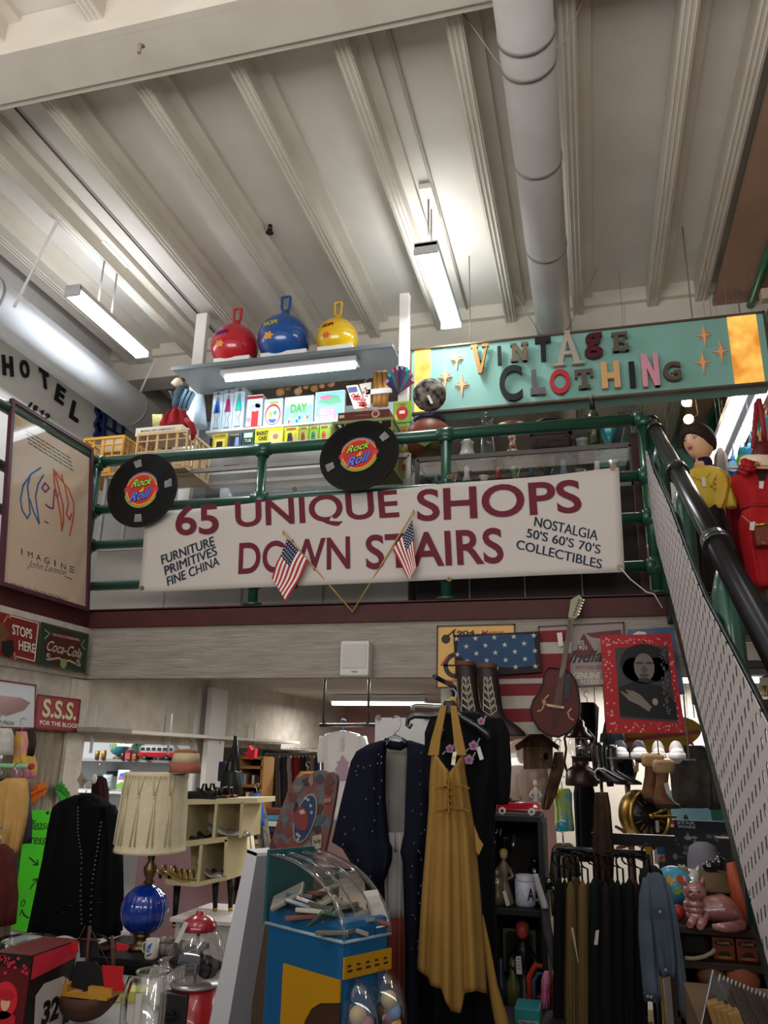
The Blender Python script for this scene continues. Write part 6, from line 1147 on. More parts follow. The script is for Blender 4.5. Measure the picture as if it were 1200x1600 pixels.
for i in range(14):
    u = 416 + i * 6; c_, cn = cc[(i * 4) % 9]; h_ = 1240 + (i * 37) % 90
    cloth_thing('hanging_garment', '%s garment, %s from the left on the far clothes rail' % (cn, nth[i]), [[(1181, u, u + 3),(1186, u - 3, u + 6),(1215, u - 4, u + 7),(h_, u - 4, u + 8)]], 8.8, c_, dep=.16, hook=(u + 1.5,1181), group='garments on the far clothes rail')
for rows, Y, c_, n2, lb in (([(1205,470,492),(1215,462,498),(1240,458,500),(1262,456,502)], 7.2, '#7c5c3c', '#b07a3a', 'brown and gold embroidered top behind the patched board'),([(1288,372,388),(1296,366,394),(1330,362,398),(1362,364,398)], 6.0, '#c8bca4', '#b8a98c', 'cream knitted garment slung right of the cube shelving'),([(1240,396,406),(1262,390,410),(1290,394,412)], 6.6, '#2458a8', '#1c4890', 'bright blue scarf hanging behind the black shoulder bag'),([(1250,402,410),(1270,400,416),(1330,406,424),(1390,412,430)], 6.8, '#8a8478', '#2c2a28', 'grey spotted scarf hanging beside the blue scarf'),([(1340,358,376),(1352,352,378),(1390,352,376)], 5.7, '#161313', '#0c0c0c', 'black cloth hanging below the cream knitted garment')):
    cloth_thing('hanging_garment', lb, [rows], Y, c_, noise=n2, amp=.02, hook=((rows[0][1] + rows[0][2])/2, rows[0][0]))
random.seed(33)
for k in range(9):
    p = V3((atY(418,1300,7.6).x, 7.6,.62 + k * .055)); c_, cn = bc[(k * 4) % 9]; b = MB(M(c_, .6)); b.box(p + V3((random.uniform(-.03,.03),0,.025)),(.26,.2,.048), rz=random.uniform(-.2,.2), bev=.003); one('stacked_book', b, '%s book lying %s from the bottom of the far pile' % (cn, nth[k]), 'book', 'pile of books beyond the white panel')
t = thing('low_stand', 'low dark stand under the far pile of books', 'stand', (atY(418,1300,7.6).x, 7.6,0)); b = MB(M('#2a2420', .6)); b.box((atY(418,1300,7.6).x, 7.6,.6),(.4,.3,.03)); obj('top', b, t)
for sx_ in (-.17,.17):
    b = MB(M('#2a2420', .6)); b.box((atY(418,1300,7.6).x + sx_, 7.6,.29),(.03,.28,.6)); obj('side', b, t)
# white T-shirt
t = cloth_thing('tee_shirt', 'white henley shirt with a lilac pagoda print hanging by the soffit', [[(1143,524,546),(1147,508,562),(1165,505,566),(1200,507,566),(1250,508,562),(1281,506,560)], [(1150,500,512),(1172,496,508),(1192,497,506)], [(1150,560,572),(1172,564,578),(1192,566,576)]], 5.7, '#d2ccc6', dep=.05, amp=.008, hook=(536,1142), hookc='#6c7aa0')
b = MB(M('#a88a98', .8)); P_ = PlY(5.642); b.poly(P_, [P_.px(*q_) for q_ in ((535,1179),(540,1188),(546,1192),(541,1194),(546,1202),(544,1206),(546,1218),(524,1220),(526,1206),(523,1203),(529,1194),(525,1192),(531,1188))], 0,.002); obj('print', b, t); b = MB(M('#c2bbb4', .8)); b.ppx(P_, [(532,1152),(537,1152),(537,1172),(532,1172)], 0,.004); obj('placket', b, t)
b = MB(M('#4a4642', .4,.7)); b.tube([atY(500,1133,5.7), atY(600,1133,5.7)], .014,10); a = atY(575,1133,5.7); b.tube([a, V3((a.x, a.y, 2.31))], .01,8); a = atY(505,1133,5.7); b.tube([a, V3((a.x, a.y, 2.31))], .01,8); one('hanging_rail', b, 'dark rail below the soffit holding the white henley shirt', 'clothes rail')
b = MB(M('#9aa09a', .35,.7)); b.tube([atY(645,1110,5.7), atY(645,1104,5.7), atY(650,1102,5.7), atY(700,1104,5.7)], .016,12); a = atY(698,1104,5.7); b.tube([a, V3((a.x, a.y, 2.31))], .012,8); one('steel_conduit', b, 'bent galvanised pipe just below the glowing tube by the white board', 'pipe')
# knob and black jacket, notes, poster, clothes of the left rack
t = thing('coat_knob', 'white coat knob with diamond back plate on the corner post', 'coat hook', atY(132,1219,5.07)); P_ = PlY(5.075); b = MB(M('#b8b0a6', .3,.4)); b.ppx(P_, [(121,1219),(129,1205),(135,1219),(129,1232)], 0,.008); obj('back_plate', b, t); b = MB(M('#c8c2b8', .3)); a = atY(130,1219,5.06); c = atY(147,1217,4.75); b.tube([a, c], .01,10); b.ell(c, (.022,.012,.032),16); obj('knob', b, t)
t = cloth_thing('velvet_jacket', 'black velvet jacket with sequin trimmed edges hanging from the white knob', [[(1242,120,148),(1246,112,154),(1252,98,164),(1260,88,174),(1270,84,181),(1300,78,186),(1350,70,187),(1400,60,187),(1462,46,186)]], 4.5, '#0b0b0c', dep=.1, amp=.02, k=8, hook=(134,1243), hookc='#d8d4cc')
for k, rows in enumerate(([(1258,90,106),(1275,82,104),(1320,74,98),(1400,58,88),(1452,48,80)], [(1258,164,178),(1275,168,186),(1320,170,190),(1400,170,191),(1455,168,189)])): b = MB(M('#0d0d0f', .85)); rloft(b, rows, 4.44,.06,.012,5, seed=k, n=30); obj('sleeve', b, t)
b = MB(M('#141316', .85)); b.tube([atY(u, v, 4.4) for u, v in ((122,1262),(120,1250),(128,1243),(142,1243),(156,1252),(158,1268))], .016,8); obj('collar', b, t)
b = MB(M('#7c6c5c', .4,.4)); P_ = PlY(4.385)
for pts in ([(122,1262),(122,1300),(128,1340),(126,1400),(128,1450)], [(158,1285),(152,1330),(144,1380),(141,1450)]):
    for (u0, v0),(u1, v1) in zip(pts, pts[1:]):
        for k in range(7): f = k / 7; b.disc(P_, P_.px(u0 + (u1 - u0)*f, v0 + (v1 - v0)*f),.005,-.004,.003,8)
obj('sequin_trim', b, t); b = MB(M('#060607', .9)); b.ppx(P_, [(124,1258),(158,1262),(152,1330),(143,1380),(140,1462),(128,1462),(128,1340),(122,1300)], -.006,.0); obj('front_opening', b, t)
b = MB(M('#2e2a1e', .6)); 
for u, v in ((105,1415),(150,1410),(95,1425)):
    for k in range(7): a = k * .9; b.stroke(P_, [(u, v),(u + 8*math.cos(a), v - 8*abs(math.sin(a)))], .004,-.004,.002)
obj('embroidery', b, t)
PW = PlXp(-3.605); 
def note(label, uv, c_, lines, name='paper_note'):
    b = MB(M(c_, .8)); cx_ = sum(u for u, v in uv)/len(uv); cy_ = sum(v for u, v in uv)/len(uv); ab = []
    q_ = [PW.px(u, v) for u, v in uv]
    for i in range(len(q_)):
        a, c = q_[i], q_[(i + 1) % len(q_)]
        for k in range(8): f = k / 8; nx, ny = c[1] - a[1], a[0] - c[0]; l = math.hypot(nx, ny); s_ = .012*(k % 2); ab.append((a[0] + (c[0] - a[0])*f + nx / l * s_, a[1] + (c[1] - a[1])*f + ny / l * s_))
    b.poly(PW, ab, 0,.003); b.use(M('#1c2016', .7))
    for s_, bl, br, tl in lines: b.text(PW, s_, bl, br, tl, .003,.005, bold=0, shear=.2)
    one(name, b, label, 'note')
note('orange starburst price note pinned on the planks', [(43,1232),(70,1219),(75,1238),(49,1258)], '#e06a1c', [("BELTS", (48,1238),(58,1233),(47,1233)),("ARE SEPARATE", (47,1246),(72,1234),(46,1242))])
note('green starburst price note pinned beside the orange one', [(82,1232),(97,1219),(112,1243),(98,1257)], '#3a9a34', [("ASK FOR", (90,1228),(106,1242),(92,1224)),("SERVICE", (90,1234),(104,1248),(91,1230))])
b = MB(M('#4ad01c', .75)); PW2 = PlXp(-3.595); b.ppx(PW2, [(41,1266),(86,1266),(84,1300),(64,1380),(50,1458),(18,1452)], 0,.004); b.use(M('#143c14', .7))
for s_, bl, br, tl in (("Please", (41,1297),(76,1296),(44,1281)),("Press Button", (38,1318),(110,1322),(40,1302))): b.text(PW2, s_, bl, br, tl, .004,.006, bold=0, shear=.25)
b.stroke(PW2, [(45,1340),(58,1351)], .008,.004,.006); b.stroke(PW2, [(58,1343),(58,1351),(51,1351)], .008,.004,.006); b.stroke(PW2, [(46,1389),(57,1373)], .008,.004,.006); b.stroke(PW2, [(50,1375),(57,1373),(57,1382)], .008,.004,.006); b.ring(PW2, PW2.px(35,1411),.015,.02,.004,.006, n=20); b.stroke(PW2, [(30,1430),(33,1422),(37,1430),(44,1434)], .008,.004,.006); b.use(M('#222', .5) if False else M('#222222', .5)); b.disc(PW2, PW2.px(73,1270),.01,.004,.012,12)
one('green_poster', b, 'tall fluorescent green handwritten poster behind the black jacket', 'poster')
b = MB(M('#e2ddd2', .7)); PW3 = PlXp(-3.605); b.ppx(PW3, [(18,1440),(52,1455),(50,1466),(16,1462)], 0,.002); one('white_paper', b, 'white paper sheet under the bottom of the green poster', 'paper')
zr = atY(20,1197,4.2).z; t = thing('clothes_rail', 'pale green clothes rail with red tip at the left edge', 'clothes rail', (atY(20,1197,4.2).x, 4.2,0)); a, c = atY(-60,1192,4.2), atY(47,1197,4.2); c.z = a.z = zr; b = MB(M('#8ab48a', .5)); b.tube([a, c], .014,10); obj('rail', b, t); b = MB(M('#a82028', .5)); b.tube([c, c + V3((.02,0,0))], .018,10); obj('end_cap', b, t)
for x_ in (a.x + .03,): b = MB(M('#8ab48a', .5)); b.tube([(x_, 4.2,0),(x_, 4.2, zr)], .014,10); obj('upright', b, t)
cloth_thing('tan_jacket', 'tan jacket with round sleeve badge on the pale green rail', [[(1216,14,36),(1222,4,38),(1250,-4,38),(1290,-10,34),(1330,-16,20)], [(1222,22,38),(1260,18,38),(1300,14,34),(1334,12,27)]], 4.1, '#c49a5c', noise='#b48a4c', dep=.09, hook=(25,1216))
for rows, c_, n2, lb, Y in (([(1217,-6,8),(1226,-14,14),(1300,-20,12)], '#2a1c2c', '#1a1018', 'dark plum garment at the very left of the pale green rail', 4.3),([(1218,28,38),(1226,26,44),(1280,28,46),(1318,30,46)], '#5c5a60', '#4a484e', 'grey denim garment right of the tan jacket', 4.35),([(1319,-6,6),(1330,-14,16),(1400,-20,24),(1445,-20,20)], '#5a2420', '#3a1814', 'rust coloured leather coat low at the left edge', 3.9)):
    cloth_thing('hanging_garment', lb, [rows], Y, c_, noise=n2, hook=((rows[0][1] + rows[0][2])/2, rows[0][0]))
cloth_thing('striped_blouse', 'white ruffled blouse high at the left edge', [[(1138,-10,14),(1150,-20,18),(1180,-20,15)]], 4.3, '#cfcac0', noise='#a8a498', hook=(2,1138), sc=30)
cloth_thing('floral_dress', 'yellow and pink floral halter dress hanging above the tan jacket', [[(1143,28,40),(1155,26,44),(1180,26,50),(1200,26,54),(1216,28,52)]], 4.45, '#c9a83c', noise='#c8788c', hook=(34,1143), sc=12, am=.2)
b = MB(M('#3c2c1c', .7, kind='noise', c2='#241a10', sc=20)); 
for k in range(3): b.tube([atY(45 + k * 4,1140,4.35), atY(48 + k * 3,1160,4.33 - .01*k), atY(44 + k * 3,1180,4.35), atY(50,1176,4.35)], .012,8)
one('braided_bag', b, 'dark braided bag straps hanging left of the wooden planks', 'handbag')

# ================================================================ foreground left: counter with ship model, jars, gumball machine
zcn = .62
t = thing('display_counter', 'pale grey counter in the left foreground under the ship model and gumball machine', 'counter', (-1.9,3.2,0))
b = MB(M('#a39e97', .5)); b.box((-2.1,3.2, zcn - .02),(1.46,.95,.04), bev=.004); obj('top', b, t); b = MB(M('#8f8a84', .6)); b.box((-2.1,3.2,(zcn - .04)/2),(1.38,.85, zcn - .04)); obj('body', b, t)
def onc(u, v, Y): p = atY(u, v, Y); return V3((p.x, Y, zcn))
# ship
YS2 = 3.0; PZ_ = PlY(YS2); t = thing('model_ship', 'brown model sailing ship with red and black sails in the left foreground', 'model ship', onc(135,1600, YS2))
b = MB(M('#4a2c20', .6, kind='wood', c2='#382018', sc=4)); rg = []
xl2, xr2 = atY(80,1555, YS2).x, atY(184,1555, YS2).x; zk = atY(130,1556, YS2).z; L2 = xr2 - xl2
for i in range(15):
    f = i / 14; x = xl2 + L2*f; wd = .07*math.sin(PI * min(.95, max(.08, f))) ** .6; dz = .025*(2*f - 1) ** 2; ring = []
    for k in range(16):
        a = PI * k / 15; ring.append(V3((x + .12*(0.5 - f)*math.sin(a), YS2 - wd * math.cos(a), zk + dz - (zk - zcn - .012)*math.sin(a) ** .7)))
    rg.append(ring)
b.rings(rg, smooth=True); obj('hull', b, t)
b = MB(M('#b07f2c', .5)); b.box(((xl2 + xr2)/2, YS2, zk + .012),(L2*.9,.1,.012)); b.box((xl2 + .05, YS2, zk + .03),(.09,.09,.03)); b.box((xr2 - .05, YS2, zk + .03),(.1,.09,.03)); obj('deck_trim', b, t)
for u0, u1, v0 in ((105,104,1466),(133,140,1447),(180,175,1462)):
    b = MB(M('#4a2218', .5)); q0 = V3((atY(u0,1550, YS2).x, YS2, zk)); q1 = atY(u1, v0, YS2); b.tube([q0, q1], [.009,.006], 8); b.tube([q0 + (q1 - q0)*.8 - V3((.05,0,0)), q0 + (q1 - q0)*.8 + V3((.05,0,0))], .004,6); obj('mast', b, t)
def sail(uv, c_, dy, nm='sail'):
    b = MB(M(c_, .7)); P_ = PlY(YS2 + dy); b.ppx(P_, uv, 0,.004); o = obj(nm, b, t)
sail([(75,1502),(104,1488),(103,1545),(70,1545),(72,1520)], '#b0161e', -.03); sail([(106,1472),(122,1470),(123,1488),(108,1486)], '#b0161e', -.02); sail([(160,1508),(194,1510),(192,1530),(196,1548),(164,1548)], '#b0161e', -.03); sail([(182,1472),(203,1478),(200,1484),(183,1485)], '#b0161e', -.02)
sail([(120,1502),(150,1502),(164,1520),(166,1545),(140,1549),(112,1542),(114,1520)], '#151314', -.02); sail([(124,1466),(152,1466),(156,1496),(126,1496)], '#171516', .01); sail([(100,1495),(120,1488),(118,1540),(100,1540)], '#8e8a86', .02)
b = MB(M('#3a1c14', .5)); 
for (a_, c_) in (((133,1447),(82,1548)),((140,1447),(190,1548))): b.tube([atY(*a_, YS2), atY(*c_, YS2)], .0018,5)
obj('rigging', b, t)
# glass bowl behind, sports box, black yellow can
t = thing('glass_bowl', 'large clear glass bowl with a blue foot at the left edge', 'bowl', onc(35,1500,3.35)); p = onc(38,1500,3.35); zb3 = atY(38,1496,3.35).z; b = MB(M('#2c3c90', .2)); b.lathe([(.1,0),(.11,.02),(.05,.06),(.06, zb3 - zcn)], p, 30); obj('foot', b, t); b = MB(M('#cfd6d8', .08, kind='glass')); h3 = atY(38,1466,3.35).z - zb3; b.lathe([(.06,0),(.11,.01),(.125, h3),(.118, h3),(.1,.018),(.001,.018)], V3((p.x, p.y, zb3)),36); obj('bowl', b, t)
for k, (u, c_, lb) in enumerate(((72, '#9a9894', 'white and grey round disc standing behind the ship hull'),)):
    p = onc(88,1550,3.3); b = MB(M(c_, .5)); b.lathe([(.001,-.01),(.11,-.01),(.11,.01),(.001,.01)], p + V3((0,0,.112)),32, axis=(0.1,-1,.1)); b.use(M('#b0161e', .5)); b.lathe([(.001,0),(.05,0),(.05,.014),(.001,.014)], p + V3((0,0,.112)),24, axis=(.1,-1,.1)); one('round_disc', b, lb, 'disc')
p = onc(68,1600,3.15); t = thing('black_canister', 'black canister with yellow rim left of the ship hull', 'canister', p); r = .055; hh_ = atY(68,1530,3.15).z - zcn; b = MB(M('#131313', .4)); b.lathe([(r, 0),(r * 1.1, hh_),(r, hh_),(.001, hh_ * .95)], p, 24); obj('body', b, t); b = MB(M('#b8982c', .4)); b.tube([p + V3((r * 1.1*math.cos(a), r * 1.1*math.sin(a), hh_)) for a in [2*PI * k / 20 for k in range(20)]], .008,8, closed=True); obj('rim', b, t)
def sb(b, P_, F_):
    R4(b, P_, F_, '#1c1416', 0,.86,1,1); random.seed(8)
    for k in range(26): x, y = random.random()*.9,.75 + random.random()*.2; R4(b, P_, F_, '#c8283a', x, y, x + .08, y + .03,.001)
    D4(b, P_, F_, '#c8242c', .45,.5,.35,.2,.001); D4(b, P_, F_, '#d8a888', .5,.48,.12,.09,.002); D4(b, P_, F_, '#b01c24', .5,.56,.2,.06,.003); G4(b, P_, F_, '#b8202a', [(.1,.0),(.9,.0),(.8,.35),(.5,.4),(.2,.35)], .001); D4(b, P_, F_, '#e0dcd4', .3,.25,.1,.08,.003)
t = pack('sports_card_box', 'red and black sports box with a player and number 32 at the left edge', 'box', -20,1489,40,1640,2.75,.28, '#5c1218', sb)
xs_ = max((t.matrix_basis @ v.co).x for v in t.children[0].data.vertices); P_ = PlXp(xs_ + .0008); b = MB(M('#151214', .5)); zt_ = max((t.location + v.co).z for v in t.children[0].data.vertices); zb_ = zt_ - .3
b.poly(P_, [(2.755, zb_),(3.025, zb_),(3.025, zt_),(2.755, zt_)], 0,.001); b.use(M('#c8283a', .5)); b.poly(P_, [(2.76, zt_ - .08),(3.02, zt_ - .06),(3.02, zt_ - .005),(2.76, zt_ - .005)], .001,.002); b.use(M('#b9b2ac', .5)); b.poly(P_, [(2.82, zb_ + .02),(2.98, zb_ + .02),(2.99, zb_ + .17),(2.95, zb_ + .19),(2.84, zb_ + .19),(2.8, zb_ + .16)], .001,.002); b.use(M('#1c1416', .5)); b.text(P_, "32", (2.85, zb_ + .05),(2.95, zb_ + .05),(2.85, zb_ + .13),.002,.003, bold=.05, px=False); obj('side_print', b, t)
# gumball machine
YG = 3.05; p = onc(307,1600, YG); t = thing('gumball_machine', 'glass globe gumball machine with red lid and red metal base', 'gumball machine', p); cxg = atY(307,1500, YG).x
zgc = atY(307,1498, YG).z; rg3 = pxm(46,(cxg, YG, zgc)); GLG = M('#ffffff', .05, kind='clear', amt=.12); c_ = V3((cxg, YG, zgc))
b = MB(GLG); b.lathe([(rg3*.8,-rg3*.72),(rg3*.95,-rg3*.4),(rg3,0),(rg3*.93, rg3*.4),(rg3*.72, rg3*.75),(rg3*.5, rg3*.92)], c_, 40); obj('glass_globe', b, t)
b = MB(M('#8e141c', .25, coat=.6)); zl = rg3*.88; b.lathe([(rg3*.62, zl),(rg3*.64, zl + .012),(rg3*.5, zl + .035),(rg3*.3, zl + .05),(rg3*.15, zl + .052),(rg3*.14, zl + .065),(.001, zl + .068)], c_, 32); obj('lid', b, t)
b = MB(M('#8a8580', .3,.8)); b.cyl(c_ - V3((0,0, rg3*.75)), c_ + V3((0,0, rg3*.9)),.006); obj('rod', b, t)
b = MB(M('#9a9690', .25,.6)); b.lathe([(rg3*.8,-rg3*.8),(rg3*.84,-rg3*.74),(rg3*.8,-rg3*.7),(.001,-rg3*.7)], c_, 32); obj('collar', b, t)
b = MB(M('#a0141c', .3, coat=.5)); zb_ = zcn - c_.z; b.lathe([(rg3*.85, zb_),(rg3*.8, zb_ + .02),(rg3*.75,-rg3*.8)], c_, 32); obj('base', b, t)
b = MB(M('#2e2c2c', .4,.5)); b.box(c_ + V3((-rg3*.3,-rg3*.66,(zb_ - rg3*.8)/2)),(rg3*1.0, rg3*.4,(-rg3*.8 - zb_)*.92), bev=.006); obj('coin_plate', b, t); b = MB(M('#191818', .4,.5)); b.cyl(c_ + V3((-rg3*.3,-rg3*.86,(zb_ - rg3*.8)/2)), c_ + V3((-rg3*.3,-rg3*1.05,(zb_ - rg3*.8)/2)),.018); b.box(c_ + V3((-rg3*.3,-rg3*1.05,(zb_ - rg3*.8)/2)),(.06,.012,.014), bev=.003); obj('crank', b, t)
b = MB(M('#b9b4ae', .6)); P_ = PlY(YG - rg3*.75); b.ppx(P_, [(288,1440),(295,1442),(280,1474),(273,1472)], 0,.002); obj('price_tag', b, t)
b = MB(M('#171516', .4)); b.tube([c_ + V3((.1*math.cos(a),.0,-.03 + .03*math.sin(a))) for a in [.5*k for k in range(7)]], .02,8); b.ell(c_ + V3((.04,0.02,-.03)),(.045,.04,.04),14); o = obj('black_toy', b, t)
# glass mugs
def gmug(label, u, v0, v1, wpx, Y):
    p = onc(u, v1, Y); ztop = atY(u, v0, Y).z; h_ = ztop - zcn; r = pxm(wpx / 2, p); t = thing('glass_mug', label, 'glass mug', p); b = MB(M('#ffffff', .04, kind='clear', amt=.16)); b.lathe([(r * .95,.0),(r, .01),(r * .93, h_ * .2),(r, h_),(r * .92, h_),(r * .86, h_ * .22),(.001, h_ * .15)], p, 36); obj('body', b, t)
    b = MB(M('#cfd4d6', .06, kind='glass')); b.tube([p + V3((-r * .95,0, h_ * .85)), p + V3((-r * 1.5,0, h_ * .88)), p + V3((-r * 1.8,0, h_ * .65)), p + V3((-r * 1.75,0, h_ * .35)), p + V3((-r * .95,0, h_ * .2))], .012,10); b.tube([p + V3((r * math.cos(a), r * math.sin(a), h_)) for a in [2*PI * k / 24 for k in range(24)]], .004,6, closed=True); obj('handle', b, t)
    b = MB(M('#bdb6ae', .6)); P_ = PlY(Y - r - .004); w_ = .011; cx2 = p.x - r * .2; b.rect(P_, cx2 - w_, zcn + h_ * .38, cx2 + w_, zcn + h_ * .78,0,.002); obj('price_tag', b, t)
gmug('large clear glass mug with white price strip left of the gumball machine', 232,1517,1600,52,2.8)
gmug('second clear glass mug between the price striped mug and gumball machine', 262,1500,1590,42,3.1)
b = MB(M('#c8cc6a', .7)); b.box(onc(200,1590,3.35) + V3((0,0,.02)),(.16,.1,.04), rz=.3, bev=.002); one('yellow_pad', b, 'pale yellow pad on the counter behind the glass mugs', 'paper pad')
# dresser side panel (leaning white board)
t = thing('white_cabinet', 'tall white cabinet side with shade coloured into its flank left of the vending machine', 'cabinet', (-1.33,3.0,0))
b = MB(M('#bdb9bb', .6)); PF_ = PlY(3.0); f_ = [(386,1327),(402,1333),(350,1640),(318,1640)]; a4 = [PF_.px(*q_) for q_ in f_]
zl_ = 0.0; 
def ext(a, c, z): f = (z - a[1])/(c[1] - a[1]); return (a[0] + (c[0] - a[0])*f, z)
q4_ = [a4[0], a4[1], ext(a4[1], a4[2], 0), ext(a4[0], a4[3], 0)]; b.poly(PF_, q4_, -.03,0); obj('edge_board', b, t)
b = MB(M('#8f8d92', .6)); top0 = PF_.pt(*a4[1]); bot0 = PF_.pt(*q4_[2]); e_ = V3((.13,.22,0))  # flank is the same white board, its shade put into the colour
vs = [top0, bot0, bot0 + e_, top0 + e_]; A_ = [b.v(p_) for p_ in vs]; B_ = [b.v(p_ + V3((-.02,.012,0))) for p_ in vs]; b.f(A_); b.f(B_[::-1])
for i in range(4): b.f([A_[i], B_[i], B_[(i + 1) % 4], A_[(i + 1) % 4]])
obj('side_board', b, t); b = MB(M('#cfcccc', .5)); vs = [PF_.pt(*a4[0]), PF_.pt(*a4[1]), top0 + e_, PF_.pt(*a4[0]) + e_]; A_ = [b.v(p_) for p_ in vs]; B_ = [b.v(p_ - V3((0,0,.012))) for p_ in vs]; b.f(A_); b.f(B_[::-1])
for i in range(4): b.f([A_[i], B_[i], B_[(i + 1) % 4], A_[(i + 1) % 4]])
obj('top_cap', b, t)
# ================================================================ vending machine
A3 = atY(537,1473,2.2); tt = math.radians(30); e1 = V3((-math.cos(tt), math.sin(tt),0)); e2 = V3((math.sin(tt), math.cos(tt),0))
def along(e_, u):     # how far from the corner until the pixel column u is reached
    lo_, hi_ = 0.0,2.0
    for _ in range(40):
        m2_ = (lo_ + hi_)/2; q_ = RW.transposed() @ (A3 + e_ * m2_ - CAM); x_ = 600 + F * q_.x / -q_.z
        if (x_ < u) == (u > 537): lo_ = m2_
        else: hi_ = m2_
    return lo_
LA, LD = along(e1,415), along(e2,610)
t = thing('vending_machine', 'blue and yellow capsule vending machine with clear curved lid in the foreground', 'vending machine', ((A3 + e1*LA / 2 + e2*LD / 2).x, (A3 + e1*LA / 2 + e2*LD / 2).y, 0))
Rm = Matrix((-e1, e2, V3((0,0,1)))).transposed(); cen = A3 + e1*LA / 2 + e2*LD / 2; BLU = M('#0c4c74', .45)
b = MB(BLU); b.box((cen.x, cen.y, (A3.z + .1)/2 + .03),(LA, LD, A3.z - .06), R=Rm, bev=.02); obj('body', b, t); b = MB(M('#1a1a1c', .5)); b.box((cen.x, cen.y, .04),(LA * .9, LD * .9,.08), R=Rm); obj('plinth', b, t)
PLf = Plane(A3,-e1,(0,0,1)); PRt = Plane(A3, e2,(0,0,1)); YLW = M('#a87706', .45)
b = MB(YLW); x0_, zt_ = PLf.px(445,1505); _, zt2 = PLf.px(534,1508); x1_ = -.004
op = [(x0_ + .09,-1.0),(x0_ + .09, zt_ - .16),(x0_ + .1, zt_ - .12),(x0_ + .125, zt_ - .085),(x0_ + .16, zt_ - .065),(x1_, zt_ - .05)]
b.poly(PLf, [(x0_, -1.0),(x0_, zt_),(x1_, zt_)] + op[::-1][:1] + op[::-1][1:], 0,.006); obj('yellow_frame', b, t)
b = MB(M('#3a2414', .5)); b.poly(PLf, op + [(x1_, -1.0)], .0,.003); b.use(M('#6a4a1c', .5)); b.poly(PLf, [(x0_ + .16,-1.0),(x0_ + .16, zt_ - .15),(x1_ - .03, zt_ - .1),(x1_ - .03,-1.0)], .003,.005); obj('side_recess', b, t)
b = MB(YLW); zf = PRt.px(560,1500)[1]; b.rect(PRt, .0,-.085, LD, -.035,.0,.006); b.use(M('#2c2414', .5)); 
for k in range(5): b.rect(PRt, LD * (.06 + .19*k),-.07, LD * (.16 + .19*k),-.065,.006,.007); b.rect(PRt, LD * (.06 + .19*k),-.058, LD * (.13 + .19*k),-.053,.006,.007)
obj('price_strip', b, t)
nD = PRt.n; CL2 = M('#ffffff', .05, kind='clear', amt=.10)
for k, (f_, zz3, rr) in enumerate(((.24,-.2,.115),(.78,-.185,.11))):
    c_ = A3 + e2*LD * f_ + V3((0,0, zz3)) + nD * .008
    b = MB(CL2); rg = []
    for i in range(9):
        a = PI / 2*i / 8; rg.append([c_ + nD * (.085*math.sin(a)) + (e2*math.cos(f)*(LD * .27) + V3((0,0,1))*math.sin(f)*rr)*max(.02, math.cos(a)) for f in [2*PI * q_ / 28 for q_ in range(28)]])
    b.rings(rg); gb = obj('clear_globe', b, t)
    random.seed(k + 3); 
    for j in range(10):
        cc_ = ['#2a4a8c', '#b09a70', '#8c5a6a', '#c8c0b4', '#5a7a9c', '#b8a040', '#6a4a30'][(j + k * 3) % 7]; b = MB(M(cc_, .4)); f2 = random.random()*6.28; q_ = random.random()*.62; b.ell(c_ + nD * random.uniform(.01,.04) + e2*math.cos(f2)*LD * .2*q_ + V3((0,0, math.sin(f2)*rr * q_)), random.uniform(.016,.024),10); obj('toy_capsule', b, gb)
# curved clear lid
HL = .185
def lid(off, e_off): return [A3 + e1*(LA * (1 - math.sin(a))) + V3((0,0,.0 + HL * (math.sin(PI / 2 - a) if False else (1 - (1 - (1 - math.sin(a))) ** 2) ** .5))) + e2*off for a in [PI / 2*k / 16 for k in range(17)]]
def prof_(k): f = k / 16; x = LA * (1 - math.cos(PI / 2*f)); return x, HL * math.sin(PI / 2*f)
b = MB(CL2); b.grid(lambda u, v: A3 + e1*prof_(v * 16)[0] + V3((0,0, prof_(v * 16)[1])) + e2*(LD * u),10,24,.003)
for off in (.003, LD - .003):
    ce = A3 + e1*LA + e2*off
    for k in range(16): x0, z0 = prof_(k); x1, z1_ = prof_(k + 1); b.f([b.v(A3 + e2*off + e1*x0 + V3((0,0, z0))), b.v(A3 + e2*off + e1*x1 + V3((0,0, z1_))), b.v(A3 + e2*off + e1*x1), b.v(A3 + e2*off + e1*x0)])
obj('clear_lid', b, t)
for off in (.0, LD * .33, LD * .66, LD):
    b = MB(M('#e4e8e8', .1, kind='glass')); b.tube([A3 + e2*off + e1*prof_(k)[0] + V3((0,0, prof_(k)[1])) for k in range(17)], .0035,6); obj('lid_rib', b, t)
b = MB(M('#8fa6b0', .2)); b.tube([A3 + e1*LA, A3, A3 + e2*LD], .005,6); obj('lid_gasket', b, t)
b = MB(M('#1d4c4c', .5)); PBk = Plane(A3 + e1*(LA - .004), e2,(0,0,1)); b.rect(Plane(A3 + e1*LA, e2,(0,0,1)),0,0, LD, HL + .01,-.012,0); obj('back_plate', b, t)
b = MB(M('#c4beb6', .7)); q_ = [A3 + e1*prof_(k)[0] + V3((0,0, prof_(k)[1] + .002)) + e2*(LD * o_) for k, o_ in ((1,.68),(1,.99),(6,.99),(6,.68))]
A_ = [b.v(p_ + nD * .004) for p_ in q_]; b.f(A_); B_ = [b.v(p_ + nD * .002) for p_ in q_]; b.f(B_[::-1])
for i in range(4): b.f([A_[i], B_[i], B_[(i + 1) % 4], A_[(i + 1) % 4]])
sg_ = obj('paper_notice', b, t)
random.seed(12); pn = [('#5c5a4a', 'olive'),('#8a8478', 'grey'),('#4a5c64', 'slate'),('#7a4a3a', 'rust'),('#a39a84', 'cream'),('#3c4a3a', 'dark green')]
